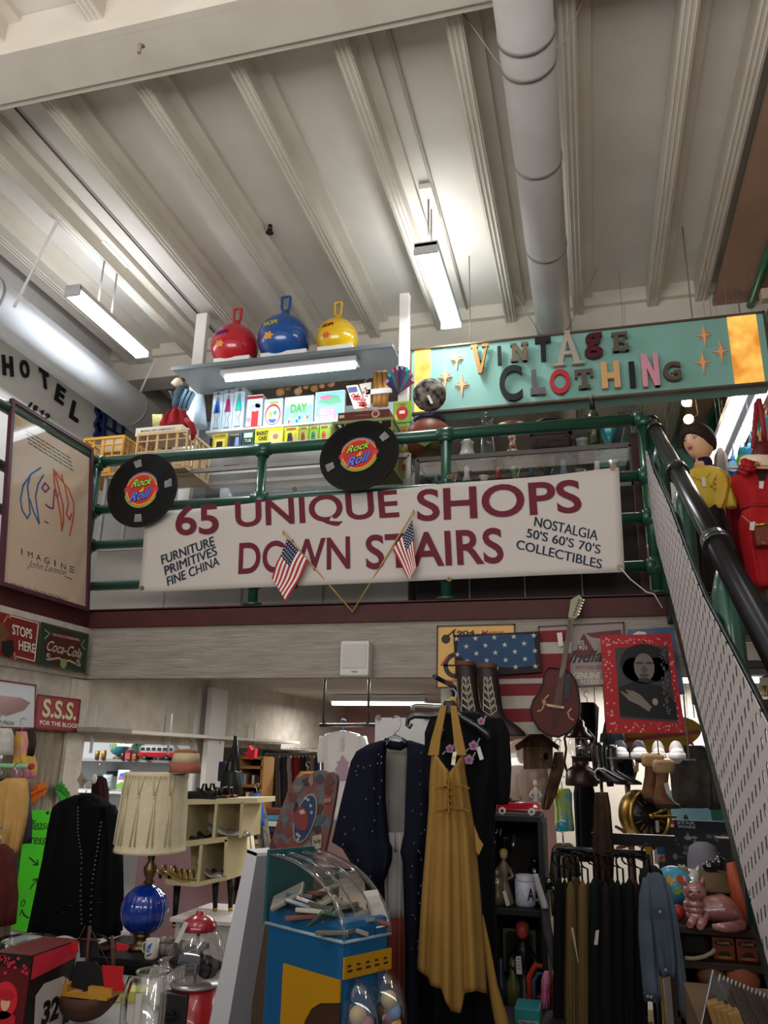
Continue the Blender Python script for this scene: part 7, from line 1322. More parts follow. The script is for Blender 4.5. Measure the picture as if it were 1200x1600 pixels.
for k in range(24):
    fx, fy = (k % 6 + .6)/6.6,(k // 6 + .5)/4.3; x_ = LA * (.06 + .86*fx); c_, cn = pn[(k * 5 + k // 6) % 6]; p_ = A3 + e1*x_ + e2*LD * fy + V3((0,0,.014 + .05*fx + .01*(k % 3))); b = MB(M(c_, .2, coat=.5)); Rr_ = Rm @ Euler((random.uniform(-.4,.4), random.uniform(-.5,.1), random.uniform(-1,1))).to_matrix(); b.box(p_, (.1,.075,.012), R=Rr_, bev=.003)
    one('toy_packet', b, '%s toy packet under the clear lid, %s from the front corner, %s' % (cn, nth[k % 6], ('nearest side', 'second in', 'third in', 'far side')[k // 6]), 'toy packet', 'toy packets under the clear lid')
# patched board above the machine
YP = 3.05; PB_ = PlY(YP); K8 = lambda L_: [(x / 3.81 + 400, y / 3.81 + 1180) for x, y in L_]
outl = K8([(60,672),(68,600),(110,450),(150,320),(190,210),(235,140),(290,112),(335,108),(365,88),(400,90),(425,104),(455,100),(478,120),(484,160),(470,260),(445,400),(425,500),(405,590),(250,640),(80,690)])
t = thing('patched_board', 'scalloped wooden board collaged with faded patches behind the vending machine', 'collage board', PB_.pt(*PB_.px(460,1365)))
b = MB(M('#6a3a34', .7, kind='noise', c2='#4c565a', sc=14, amt=.12)); b.ppx(PB_, outl, -.03,0); obj('board', b, t)
b = MB(M('#3c4858', .6)); random.seed(2)
pcs = [(140,430,22,34, '#7a4a44'),(175,380,20,26, '#6a7a7c'),(215,250,24,30, '#7c4038'),(250,200,26,24, '#8a8274'),(300,160,22,26, '#5a3a34'),(330,150,14,34, '#9a927e'),(380,140,26,26, '#4a4a52'),(440,150,26,30, '#6a4a44'),(430,210,26,26, '#7a3c34'),(370,320,26,34, '#5c3a2a'),(380,380,30,24, '#5a6a6a'),(365,440,26,22, '#4c3c34'),(190,450,28,36, '#8c4a3c'),(150,540,34,40, '#8a4440'),(100,560,20,50, '#6a3430'),(110,620,24,34, '#8a8074'),(190,590,22,44, '#9a7a70'),(310,560,24,40, '#9a9078'),(290,470,30,40, '#5a6468'),(240,320,14,40, '#3a2c28'),(320,590,18,24, '#8c8878')]
for j, (x, y, rx, ry, c_) in enumerate(pcs):
    b.use(M('#%02x%02x%02x' % tuple(int(int(c_[i:i + 2], 16)*.72) for i in (1,3,5)),.7)); b.poly(PB_, [PB_.px(*K8([(x + rx * (1 + .25*math.sin(3*a + j))*math.cos(a), y + ry * (1 + .2*math.cos(4*a + j))*math.sin(a))])[0]) for a in [2*PI * k / 18 for k in range(18)]], 0,.003 + .0004*(j % 4))
obj('faded_patches', b, t)
b = MB(M('#7c7464', .6)); c_ = PB_.px(*K8([(295,375)])[0]); el = lambda sx_, sy_: [PB_.px(*K8([(295 + sx_ * math.cos(a) - sy_ * .25*math.sin(a),375 + sy_ * math.sin(a))])[0]) for a in [2*PI * k / 30 for k in range(30)]]
b.poly(PB_, el(62,148),0,.006); b.use(M('#1f2c50', .6)); b.poly(PB_, el(54,136),0,.008); b.use(M('#6c2a28', .6)); b.ppx(PB_, K8([(235,340),(270,300),(310,330),(320,400),(300,450),(250,440),(230,390)]),.008,.011); b.use(M('#a88a80', .6)); b.ppx(PB_, K8([(262,330),(290,320),(300,345),(272,352)]),.011,.013)
b.use(M('#8c8a84', .6))
for x, y in ((315,265),(330,300),(335,340),(300,255),(262,480),(255,500),(250,470)): b.disc(PB_, PB_.px(*K8([(x, y)])[0]),.006,.008,.010,8)
obj('starred_oval', b, t)
b = MB(M('#8c3a34', .6)); b.text(PB_, "me", *K8([(232,592),(270,585),(234,560)]),.004,.007, bold=.04); b.use(M('#8f8874', .6)); b.ppx(PB_, K8([(340,480),(395,470),(390,550),(335,565)]),.004,.006); b.use(M('#2c2420', .6)); b.text(PB_, "The Gang", *K8([(345,535),(388,522),(347,505)]),.006,.008, shear=.2); b.use(M('#8a5a44', .6)); b.ppx(PB_, K8([(408,258),(452,252),(450,278),(405,286)]),.004,.006); obj('printed_words', b, t)
b = MB(M('#4a3a2a', .6)); b.box((PB_.pt(*PB_.px(460,1365)).x, YP + .06,.6),(.3,.06,1.2)); obj('back_stand', b, t)
# ================================================================ hanging clothes in the middle
def rail(name, label, u0, u1, v, Y, drop=None):
    t = thing(name, label, 'clothes rail', ((atY(u0, v, Y).x + atY(u1, v, Y).x)/2, Y, 0)); a, c = atY(u0, v, Y), atY(u1, v, Y); z_ = (a.z + c.z)/2; b = MB(M('#4a4846', .4,.8)); b.tube([(a.x, Y, z_),(c.x, Y, z_)], .012,10); obj('bar', b, t)
    for x_ in (a.x, c.x): b = MB(M('#3a3836', .4,.8)); b.tube([(x_, Y, 0),(x_, Y, z_)], .012,10); obj('upright', b, t)
    return z_
t = thing('white_board', 'tall white board panel behind the dotted navy robe', 'panel', (atY(630,1300,3.7).x, 2.97,0)); a, c = atY(571,1118,2.97), atY(690,1118,2.97); b = MB(M('#aeaaa6', .6)); b.box(((a.x + c.x)/2,3.13, a.z / 2),(c.x - a.x, .03, a.z)); obj('panel', b, t)
for u in (591,666): b = MB(M('#6c6660', .5)); q_ = atY(u, 1121,3.11); b.cyl(q_ + V3((0,.01,0)), q_ - V3((0,.004,0)),.01); obj('screw', b, t)
b = MB(M('#c9c4bc', .6)); a, c = atY(689,1090,5.5), atY(707,1090,5.5); b.box(((a.x + c.x)/2,5.55,1.16),(c.x - a.x, .1,2.31)); one('white_pillar', b, 'white square pillar under the balcony behind the yellow sign', 'pillar')
YK2 = 2.9; NV = '#0e101c'
t = thing('dotted_robe', 'open navy robe with tiny white dots on a clear hanger', 'clothing', atY(610,1600, YK2)); t.location.z = atY(610,1680, YK2).z
for nm, rows in (('left_front', [(1157,596,606),(1163,576,604),(1174,558,603),(1190,549,602),(1250,534,602),(1315,519,608),(1325,536,613),(1345,548,612),(1378,572,600),(1480,578,602),(1680,580,604)]),('right_front', [(1157,632,642),(1164,636,664),(1180,637,680),(1200,636,682),(1300,632,678),(1330,626,674),(1345,630,672),(1480,634,674),(1680,634,676)])):
    b = MB(M(NV, .85)); rloft(b, rows, YK2,.05,.014,6, seed=1, n=50); o = obj(nm, b, t)
    if nm == 'left_front': o['label'] = 'left half with wide sleeve'
b = MB(M('#0b0c16', .85)); b.tube([atY(u, v, YK2 + .01) for u, v in ((600,1159),(610,1164),(625,1166),(636,1160))], .016,10); obj('collar', b, t)
random.seed(6); b = MB(M('#80808c', .6)); P_ = PlY(YK2 - .062)
for k in range(62):
    v = random.uniform(1172,1500); L_ = [(1172,562),(1250,538),(1315,525),(1345,552),(1500,584)]
    u0 = next(a[1] + (c[1] - a[1])*(v - a[0])/(c[0] - a[0]) for a, c in zip(L_, L_[1:]) if a[0] <= v <= c[0]); u = random.choice([random.uniform(u0 + 3,598), random.uniform(u0 + 3,598), random.uniform(640,668)]); q_ = P_.px(u, v); b.poly(P_, [(q_[0] - .0012, q_[1]),(q_[0], q_[1] + .0034),(q_[0] + .0012, q_[1]),(q_[0], q_[1] - .0034)], -.006,.004)
obj('white_dots', b, t)
b = MB(M('#c8ccd0', .1, kind='glass')); q_ = atY(617,1160, YK2); b.tube([atY(600,1166, YK2 - .02), atY(604,1157, YK2 - .02), atY(617,1150, YK2), atY(632,1157, YK2 - .02), atY(638,1166, YK2 - .02)], .007,8); obj('hanger', b, t)
b = MB(M('#9a9a98', .3,.9)); b.tube([atY(u, v, YK2) for u, v in ((617,1150),(617,1145),(623,1140),(626,1130),(624,1121),(618,1119),(613,1122))], .0028,6); obj('hook', b, t)
t = thing('grey_white_dress', 'grey and white sheer dress with a red brown hem inside the open navy robe', 'clothing', atY(618,1600, YK2 + .12)); t.location.z = atY(618,1680, YK2).z
b = MB(M('#857f78', .8, kind='noise', c2='#78736c', sc=20)); rloft(b, [(1168,598,640),(1200,598,640),(1300,600,640),(1330,602,640)], YK2 + .1,.03,.006,9, n=60); obj('bodice', b, t)
b = MB(M('#a7a29e', .8)); rloft(b, [(1300,600,640),(1380,602,640),(1432,602,638)], YK2 + .09,.03,.008,11, n=60, grow=False); obj('skirt', b, t)
b = MB(M('#7c3a30', .8)); rloft(b, [(1432,602,638),(1520,602,638),(1680,602,638)], YK2 + .09,.03,.008,11, n=60, grow=False); obj('hem', b, t)
# black blouse with embroidered flowers
YB2 = 2.75; t = thing('flowered_black_blouse', 'black long blouse with pink embroidered flowers on a broad black hanger', 'clothing', atY(750,1600, YB2)); t.location.z = atY(750,1700, YB2).z; BK2 = M('#0a0a0b', .85)
b = MB(BK2); rloft(b, [(1112,715,745),(1118,695,762),(1128,676,780),(1145,667,792),(1170,666,788),(1230,670,778),(1300,672,772),(1400,674,774),(1500,676,778),(1700,676,784)], YB2,.06,.014,7, n=60); obj('body', b, t)
b = MB(BK2); rloft(b, [(1122,765,786),(1145,770,796),(1200,772,799),(1240,773,797),(1257,775,794)], YB2 - .01,.05,.008,5); obj('sleeve', b, t); b = MB(BK2); rloft(b, [(1122,672,690),(1145,664,690),(1200,664,688),(1250,666,686)], YB2 + .01,.05,.008,5); obj('sleeve', b, t)
P_ = PlY(YB2 - .085)
for (u, v, s_) in ((752,1127,6.5),(740,1165,8),(733,1187,8),(703,1170,7),(685,1148,6)):
    b = MB(M('#8a6a84', .7)); c_ = P_.px(u, v); r = pxm(s_, P_.pt(*c_))
    for k in range(5): a = 1.256*k + .3; b.disc(P_, (c_[0] + r * .55*math.cos(a), c_[1] + r * .55*math.sin(a)), r * .42,-.01,.003 + .0005*k, 12)
    b.use(M('#8c3048', .7)); b.disc(P_, c_, r * .35,0,.007,10); b.use(M('#7c7c84', .7)); b.stroke(P_, [(u - s_, v + s_ * .6),(u - s_ * 1.6, v + s_ * 1.2)], .004,-.01,.004); b.stroke(P_, [(u + s_ * .8, v - s_ * .6),(u + s_ * 1.2, v - s_ * 1.4)], .004,-.01,.004); obj('embroidered_flower', b, t)
b = MB(M('#c4beb6', .6)); b.ppx(P_, [(744,1168),(750,1166),(756,1186),(750,1188)], .0,.003); obj('price_tag', b, t)
b = MB(M('#121214', .25, coat=.4)); b.tube([atY(u, v, YB2 - .09) for u, v in ((644,1131),(640,1137),(636,1133),(638,1123),(648,1118),(672,1119),(692,1117),(706,1109),(720,1120),(745,1135),(760,1146),(764,1158))], [.005,.006,.007,.009,.010,.011,.012,.014,.012,.011,.011,.008], 10); obj('hanger', b, t)
b = MB(M('#9a9a98', .3,.9)); b.tube([atY(u, v, YB2 - .05) for u, v in ((706,1108),(706,1098),(712,1092),(713,1082),(708,1076),(702,1080))], .0028,6); obj('hook', b, t)
t = thing('garment_stand', 'slim black stand behind the mustard dress carrying both hangers', 'stand', (atY(708,1300,2.87).x, 2.87,0)); q_ = atY(709,1073,2.87)
b = MB(M('#141416', .4,.6)); b.tube([(q_.x, 2.87,0),(q_.x, 2.87, q_.z)], .011,10); b.tube([(q_.x, 2.87,.0),(q_.x, 2.87,.02)], .16,24); obj('pole', b, t); b = MB(M('#141416', .4,.6)); b.tube([(q_.x, 2.87, q_.z),(q_.x, 2.5, q_.z)], .008,8); obj('arm', b, t)
# mustard halter dress
YD = 2.55; DRS = M('#8f6c36', .8, kind='noise', c2='#7e5e2c', sc=9, amt=.7, bump=.15); t = thing('halter_dress', 'long mustard halter dress with laced front and pointed ragged hem', 'clothing', atY(700,1590, YD))
rowsD = [(1177,676,724),(1207,673,726),(1230,672,730),(1262,671,735),(1300,668,741),(1400,660,750),(1500,654,757),(1600,650,762)]
def rowat(v):
    for a, c in zip(rowsD, rowsD[1:]):
        if a[0] <= v <= c[0]: f = (v - a[0])/(c[0] - a[0]); return a[1] + (c[1] - a[1])*f, a[2] + (c[2] - a[2])*f
    return rowsD[-1][1:]
hem = [(0,1515),(.16,1528),(.2,1540),(.36,1545),(.42,1566),(.5,1580),(.62,1583),(.68,1552),(.85,1548),(1,1552)]
def hemv(u):
    for a, c in zip(hem, hem[1:]):
        if a[0] <= u <= c[0]: return a[1] + (c[1] - a[1])*(u - a[0])/(c[0] - a[0])
    return 1550
topv = lambda u: 1177 + 30*max(0,1 - abs(u - .55)/.45)
for side in (0,1):
    def dr(u, v, s_=side):
        vv = topv(u) + (hemv(u) - topv(u))*v; l, r = rowat(max(1177, min(1599, vv))); x = l + (r - l)*u; bul = math.sin(PI * u) ** .6; d = (.075 if s_ == 0 else -.05)*bul; g = .3 + .7*v; f_ = (.016*math.sin(15*u + 1.5) + .009*math.sin(33*u))*g
        return atY(x, vv, YD - d - (f_ if s_ == 0 else -f_))
    b = MB(DRS); b.grid(dr, 56,40,.003); obj('dress_front' if side == 0 else 'dress_back', b, t)
for pts in ([(694,1103),(688,1130),(682,1155),(678,1180)], [(709,1103),(713,1130),(717,1155),(721,1180)]):
    b = MB(DRS); R_ = []; n_ = len(pts)
    for i, (u, v) in enumerate(pts): w_ = 4.5 + 3.2*i / (n_ - 1)*1.2; a, c = atY(u - w_, v, YD - .03), atY(u + w_, v, YD - .03); R_.append([a, a + V3((0,-.012,0)), c + V3((0,-.012,0)), c])
    b.rings(R_, smooth=False); obj('strap', b, t)
b = MB(DRS); b.ppx(PlY(YD - .05), [(741,1290),(748,1310),(755,1320),(748,1336),(744,1330)], -.01,0); b.tube([atY(u, v, YD + .03) for u, v in ((752,1430),(760,1480),(770,1540),(782,1590),(790,1620))], [.006,.012,.014,.02,.02], 8); obj('side_tie', b, t)
b = MB(M('#7c5a20', .8)); P_ = PlY(YD - .095)
for v0 in (1226,1262): b.stroke(P_, [(674, v0 + 1),(690, v0 + 3),(702, v0)], .003,-.01,.003); b.stroke(P_, [(712, v0),(725, v0 + 2),(733, v0 + 6)], .003,-.015,.002)
b.stroke(P_, [(702,1215),(700,1240),(702,1270)], .004,-.01,.004)
for k in range(5): b.stroke(P_, [(698,1218 + k * 10),(706,1222 + k * 10)], .003,-.01,.006)
obj('laced_seams', b, t)
b = MB(M('#c4beb6', .6)); b.ppx(P_, [(708,1175),(714,1174),(711,1196),(705,1195)], 0,.003); b.use(M('#c8a040', .6)); b.ppx(P_, [(707,1182),(713,1181),(712,1186),(706,1186)], .003,.004); obj('price_tag', b, t)
b = MB(M('#18181a', .3)); b.box(atY(702,1106, YD - .02),(pxm(19, atY(702,1106, YD)),.02,.05), bev=.01); obj('hanger_head', b, t); b = MB(M('#a87a3a', .8)); b.ell(atY(707,1096, YD - .01),(.014,.012,.016),10); obj('strap_knot', b, t)
# ================================================================ lower right: black shelf unit and its bric-a-brac
YU = 3.3; xa, xb3 = atY(757,1400, YU).x, atY(848,1400, YU).x; zsh = [atY(800, v, YU).z for v in (1274,1420,1588)]
t = thing('black_shelf_unit', 'black open shelf unit with red toy car on top, right of the black blouse', 'shelf', ((xa + xb3)/2, YU + .12,0)); BKM = M('#171513', .5)
for k, z_ in enumerate(zsh): b = MB(BKM); b.box(((xa + xb3)/2, YU + .14, z_ - .012),(xb3 - xa, .28,.022), bev=.002); obj('shelf_board', b, t)
for x_ in (xa, xb3): b = MB(BKM); b.box((x_, YU + .14, zsh[0] / 2 - .01),(.02,.28, zsh[0] - .02)); obj('side_panel', b, t)
b = MB(M('#241f1b', .7)); b.box(((xa + xb3)/2, YU + .275, zsh[0] / 2 - .01),(xb3 - xa, .01, zsh[0] - .02)); obj('back_panel', b, t)
def onu(u, k, dy=.1): p = atY(u, 1300, YU + dy); return V3((p.x, YU + dy, zsh[k]))
p0 = onu(770,0,.08); p1 = onu(846,0,.08); LC = p1.x - p0.x; xm = (p0.x + p1.x)/2; t = thing('toy_car', 'red 1950s convertible toy car on top of the black shelf unit', 'toy car', V3((xm, p0.y, zsh[0]))); RC = M('#a3141e', .15, coat=1); y0 = p0.y; zc = zsh[0] + LC * .05
b = MB(RC); rg = []
for i in range(15):
    f = i / 14; x = xm - LC / 2 + LC * f; h_ = LC * (.2 + .018*math.cos(6*f))*(1 if .03 < f < .97 else .75); wd = LC * .17*(1 if .03 < f < .97 else .85); rg.append([V3((x, y0 + wd * sy_, zc + h_ * sz_)) for sy_, sz_ in ((-1,.1),(-1,.6),(-.85,1),(.85,1),(1,.6),(1,.1),(.8,0),(-.8,0))])
b.rings(rg); b.box((xm - LC * .44, y0 - LC * .13, zc + LC * .22),(LC * .1, LC * .03, LC * .06), bev=.004); b.box((xm - LC * .44, y0 + LC * .13, zc + LC * .22),(LC * .1, LC * .03, LC * .06), bev=.004); obj('body', b, t)
b = MB(M('#2a1414', .5)); b.box((xm - LC * .06, y0, zc + LC * .205),(LC * .26, LC * .26, LC * .03), bev=.004); b.box((xm - LC * .12, y0, zc + LC * .24),(LC * .06, LC * .24, LC * .07), bev=.006); obj('seats', b, t)
b = MB(M('#dfe6ea', .1, kind='glass')); b.box((xm + LC * .1, y0, zc + LC * .27),(.003, LC * .26, LC * .09), R=Matrix.Rotation(-.5,3, 'Y')); obj('windscreen', b, t); b = MB(M('#b8b8b8', .2,.9)); b.box((xm, y0 - LC * .172, zc + LC * .05),(LC * .9,.002,.004)); b.box((xm + LC * .5, y0, zc + LC * .05),(.008, LC * .34, LC * .03), bev=.002); b.box((xm - LC * .5, y0, zc + LC * .05),(.008, LC * .34, LC * .03), bev=.002); obj('bumper_trim', b, t)
for s_ in (-.27,.33):
    for sy_ in (-1,1): b = MB(M('#c8c2b8', .4)); q_ = V3((xm + s_ * LC, y0 + sy_ * LC * .16, zsh[0] + LC * .07)); b.cyl(q_ - V3((0,.012,0)), q_ + V3((0,.012,0)), LC * .07, n=20); b.use(M('#8a8680', .2,.9)); b.cyl(q_ - V3((0,.014,0)), q_ + V3((0,.014,0)), LC * .035, n=16); obj('wheel', b, t)
def figurine(name, label, p, h_, cols_, cat='figurine', arms=True):
    t = thing(name, label, cat, p); b = MB(M(cols_[0], .3)); b.lathe([(h_ * .2,0),(h_ * .19, h_ * .05),(h_ * .1, h_ * .35),(h_ * .07, h_ * .5),(h_ * .12, h_ * .66),(h_ * .05, h_ * .76),(h_ * .03, h_ * .8)], p, 20); obj('robe', b, t)
    b = MB(M(cols_[1], .35)); b.ell(p + V3((0,0, h_ * .88)),(h_ * .08, h_ * .08, h_ * .1),14); obj('head', b, t); b = MB(M(cols_[2], .4)); b.ell(p + V3((0, h_ * .02, h_ * .92)),(h_ * .09, h_ * .08, h_ * .08),12); obj('hair', b, t)
    if arms:
        b = MB(M(cols_[0], .3))
        for s_ in (-1,1): b.tube([p + V3((s_ * h_ * .1,0, h_ * .64)), p + V3((s_ * h_ * .18,-h_ * .05, h_ * .5)), p + V3((s_ * h_ * .08,-h_ * .12, h_ * .45))], [h_ * .04, h_ * .035, h_ * .025], 8)
        obj('arms', b, t)
    return t
figurine('china_figurine', 'pale china lady figurine just right of the red toy car', onu(839,0,.2),.13,('#a8a298', '#c0ac98', '#8a7a60'))
figurine('china_figurine', 'figurine with tan and violet robe and white tag on the middle shelf', onu(786,1),.2,('#6a5a48', '#a88c74', '#a88a34')); P_ = PlY(YU + .03); b = MB(M('#b4aea6', .6)); b.ppx(P_, [(785,1393),(790,1391),(797,1414),(791,1416)], 0,.002); one('price_tag_card', b, 'small white tag leaning on the tan and violet figurine', 'card')
p = onu(788,1,.18); t = thing('glass_goblet', 'ornate clear glass goblet behind the tan figurine', 'glassware', p); b = MB(M('#aab4b8', .08, kind='glass')); b.lathe([(.04,0),(.042,.006),(.008,.02),(.008,.16),(.035,.2),(.045,.27),(.04,.27),(.001,.2)], p, 24, flute=.05, fk=8); obj('bowl', b, t)
p = onu(818,1,.08); r = pxm(16, p); h_ = pxm(44, p); t = mug('initial_mug', 'white speckled crock mug with the letter A on the middle black shelf', p, r, h_ * .82, '#a9a8b2', 1); b = MB(M('#a4a3ae', .25)); b.lathe([(r * .98, h_ * .82),(r * 1.04, h_ * .85),(r * .9, h_ * .88),(r * .92, h_ * 1.02),(r * .8, h_ * 1.02),(r * .8, h_ * .84)], p, 28); obj('neck', b, t)
b = MB(M('#17151c', .4)); pc = Cyl(p, r); b.text(pc, "A", (r * .25, h_ * .24),(r * .95, h_ * .24),(r * .25, h_ * .62),0,.002, bold=.02, px=False); random.seed(1)
for k in range(26): b.disc(pc, (random.uniform(-r * 1.2, r * .9), random.uniform(h_ * .1, h_ * .76)),.0012,0,.001,6)
obj('initial', b, t)
p = onu(845,1,.06); t = thing('toy_motorcycle', 'tiny black and silver toy motorcycle at the right end of middle shelf', 'toy', p)
for dx, s_ in ((-.0,1),(.055,.9)): b = MB(M('#8a8578', .3,.6)); b.tube([p + V3((dx + .0,.03*0,.03)) + V3((.026*math.cos(a)*.6,0,.026*math.sin(a))) for a in [2*PI * k / 16 for k in range(16)]], .005,6, closed=True); obj('wheel', b, t)
b = MB(M('#0f0f14', .15, coat=1)); b.tube([p + V3((0,0,.03)), p + V3((.01,0,.07)), p + V3((.04,0,.075)), p + V3((.055,0,.03))], .01,8); b.ell(p + V3((.02,0,.09)),(.03,.015,.02),10); b.tube([p + V3((0,0,.06)), p + V3((-.01,0,.13))], .006,6); obj('frame', b, t)
for u, c_, hh, lb in ((834, '#0c0d16', .16, 'glossy black figurine behind the toy motorcycle'),(775, '#5a5434', .12, 'dark olive and gold little figure at the left of the middle shelf')): p = onu(u, 1,.2 if u > 800 else .06); b = MB(M(c_, .2, coat=.6)); b.lathe([(.03,0),(.035, hh * .3),(.02, hh * .55),(.03, hh * .75),(.012, hh * .85)], p, 16); b.ell(p + V3((0,0, hh * .92)),.018,10); one('dark_figurine', b, lb, 'figurine')
# lower compartment
def fp(b, P_, F_): R4(b, P_, F_, '#26281c', .08,.06,.9,.9); G4(b, P_, F_, '#15140f', [(.15,.95),(.8,.9),(.85,.6),(.6,.3),(.2,.4)], .002); D4(b, P_, F_, '#3a5a2c', .3,.3,.12,.12,.003); D4(b, P_, F_, '#a8982c', .8,.5,.05,.05,.003)
pack('framed_picture', 'small dark picture in pale green frame on the lower black shelf', 'picture', 786,1452,838,1520, YU + .2,.02, '#5c6444', fp)
p = onu(812,2,.1); t = figurine('wind_up_figure', 'black and red puppet figure with a red heart head and white tag', p, .3,('#151416', '#c0483c', '#a83a34'))
b = MB(M('#b6b0aa', .6)); P_ = PlY(YU + .05); b.ppx(P_, [(806,1494),(814,1494),(816,1522),(807,1522)], 0,.002); b.use(M('#3a3634', .6)); 
for k in range(4): b.stroke(P_, [(808,1498 + 5*k),(813,1498 + 5*k)], .002,.002,.003)
obj('price_tag', b, t)
p = onu(838,2,.05); b = MB(M('#a83420', .5)); b.tube([p + V3((-.04 + .0,0,.0)), p + V3((-.045,0,.12)), p + V3((-.02,0,.16)), p + V3((.02,0,.16)), p + V3((.035,0,.1)), p + V3((.03,0,0))], .012,8); b.use(M('#3a5a7a', .5)); b.tube([p + V3((-.025,0,0)), p + V3((-.028,0,.11)), p + V3((-.01,0,.135)), p + V3((.01,0,.135)), p + V3((.018,0,.08)), p + V3((.014,0,0))], .008,8); one('arched_ornament', b, 'red and blue arched ornament at the right of the lower black shelf', 'ornament')
for u, c_, lb in ((778, '#1c2430', 'dark blue bottle at the left of the lower black shelf'),(796, '#4a4a20', 'olive little jar between blue bottle and puppet figure'),(826, '#8a2c34', 'small maroon box with yellow mark beside the puppet figure')): p = onu(u, 2,.08); b = MB(M(c_, .25)); (b.box(p + V3((0,0,.03)),(.07,.05,.06), bev=.004) if 'box' in lb else b.lathe([(.03,0),(.032,.08),(.012,.12),(.012,.17 if 'bottle' in lb else .13),(.001,.17 if 'bottle' in lb else .13)], p, 16)); one('small_box' if 'box' in lb else 'bottle', b, lb, 'box' if 'box' in lb else 'bottle')
def tb(b, P_, F_): R4(b, P_, F_, '#8a8a84', .15,0,.95,.3); T4(b, P_, F_, '#1c3a3c', "TEA SET", .2,.08,.85,.22)
t = thing('low_crate', 'dark wooden crate in front of the black shelf unit', 'crate', (atY(824,1600,2.95).x, 3.03,0)); zt_ = atY(824,1602,2.95).z; b = MB(M('#1a1512', .7)); b.box((atY(824,1600,2.95).x, 3.04, zt_ / 2),(.24,.2, zt_)); obj('body', b, t)
q_ = atY(824,1602,2.96); t = pack('teal_box', 'teal carton with grey label at the foot of the black shelf unit', 'box', 804,1577,843,1602,2.96,.12, '#1e7474', tb)
# things hanging beyond the shelf unit
t = thing('birdhouse', 'rustic bark birdhouse with pitched roof hanging under the striped boards', 'birdhouse', atY(838,1202,5.6)); YBh = 5.6; P_ = PlY(YBh); b = MB(M('#6e5640', .9, kind='woodv', c2='#3e2e20', sc=4, bump=.8)); b.ppx(P_, [(817,1165),(862,1165),(861,1201),(818,1202)], -.14,0); b.ppx(P_, [(817,1166),(840,1146),(862,1166)], -.14,0); obj('walls', b, t)
for s_ in (-1,1): b = MB(M('#4a3828', .9, kind='woodv', c2='#2a1e16', sc=4, bump=.8)); b.ppx(P_, [(839,1140),(839,1150),(839 + s_ * 32,1172),(839 + s_ * 34,1165)], -.18,.03); obj('roof', b, t)
b = MB(M('#0c0908', .9)); b.disc(P_, P_.px(853,1182),.016,0,.002,16,.026); obj('entrance_hole', b, t); b = MB(M('#3a3028', .7)); a = atY(839,1142, YBh + .05); b.tube([a, V3((a.x, a.y, 2.31))], .003,5); b.tube([atY(845,1186, YBh - .02), atY(866,1198, YBh - .06)], .006,6); obj('hanging_wire', b, t)
t = thing('oil_lantern', 'dark brown railroad lantern with glass globe hanging below the guitar', 'lantern', atY(909,1228,5.45)); q_ = atY(909,1228,5.45); s_ = pxm(1, q_); LN = M('#2c1410', .35,.5)
b = MB(LN); b.lathe([(24*s_, 0),(25*s_, 3*s_),(23*s_, 22*s_),(17*s_, 27*s_),(13*s_, 29*s_),(13*s_, 42*s_),(16*s_, 44*s_)], q_, 32); obj('tank', b, t); b = MB(M('#dfe0e0', .05, kind='clear', amt=.2)); b.lathe([(14*s_, 44*s_),(18*s_, 52*s_),(19*s_, 60*s_),(16*s_, 70*s_),(12*s_, 74*s_)], q_, 32); obj('glass_globe', b, t)
b = MB(LN); b.lathe([(19*s_, 72*s_),(20*s_, 75*s_),(13*s_, 82*s_),(12*s_, 88*s_),(9*s_, 90*s_),(9*s_, 97*s_),(6*s_, 100*s_),(.001,101*s_)], q_, 28); obj('chimney_cap', b, t)
for s2 in (-1,1): b = MB(LN); b.tube([q_ + V3((s2*22*s_, 0,22*s_)), q_ + V3((s2*25*s_, 0,35*s_)), q_ + V3((s2*21*s_, 0,55*s_)), q_ + V3((s2*23*s_, 0,72*s_)), q_ + V3((s2*14*s_, 0,84*s_))], .008,8); obj('side_tube', b, t)
b = MB(M('#2a2624', .4,.7)); b.tube([q_ + V3((0,0,100*s_)), V3((q_.x, 5.45,2.31))], .003,5); obj('hanging_wire', b, t)
b = MB(M('#8a7468', .15, coat=.6)); c_ = atY(816,1215,6.3); b.ell(c_, (.2,.03,.28),28); t = thing('wrapped_plate', 'large taupe oval tray wrapped in shiny plastic behind the red car', 'tray', c_ - V3((0,0,.28))); obj('tray', b, t); b = MB(M('#d8d2cc', .05, kind='clear', amt=.14)); b.ell(c_, (.215,.05,.295),28); obj('plastic_wrap', b, t); b = MB(M('#3a3028', .7)); b.tube([c_ - V3((0,0,.28)), V3((c_.x, c_.y, 0))], .015,8); b.tube([V3((c_.x, c_.y, 0)), V3((c_.x, c_.y, .015))], .12,20); obj('stand', b, t)
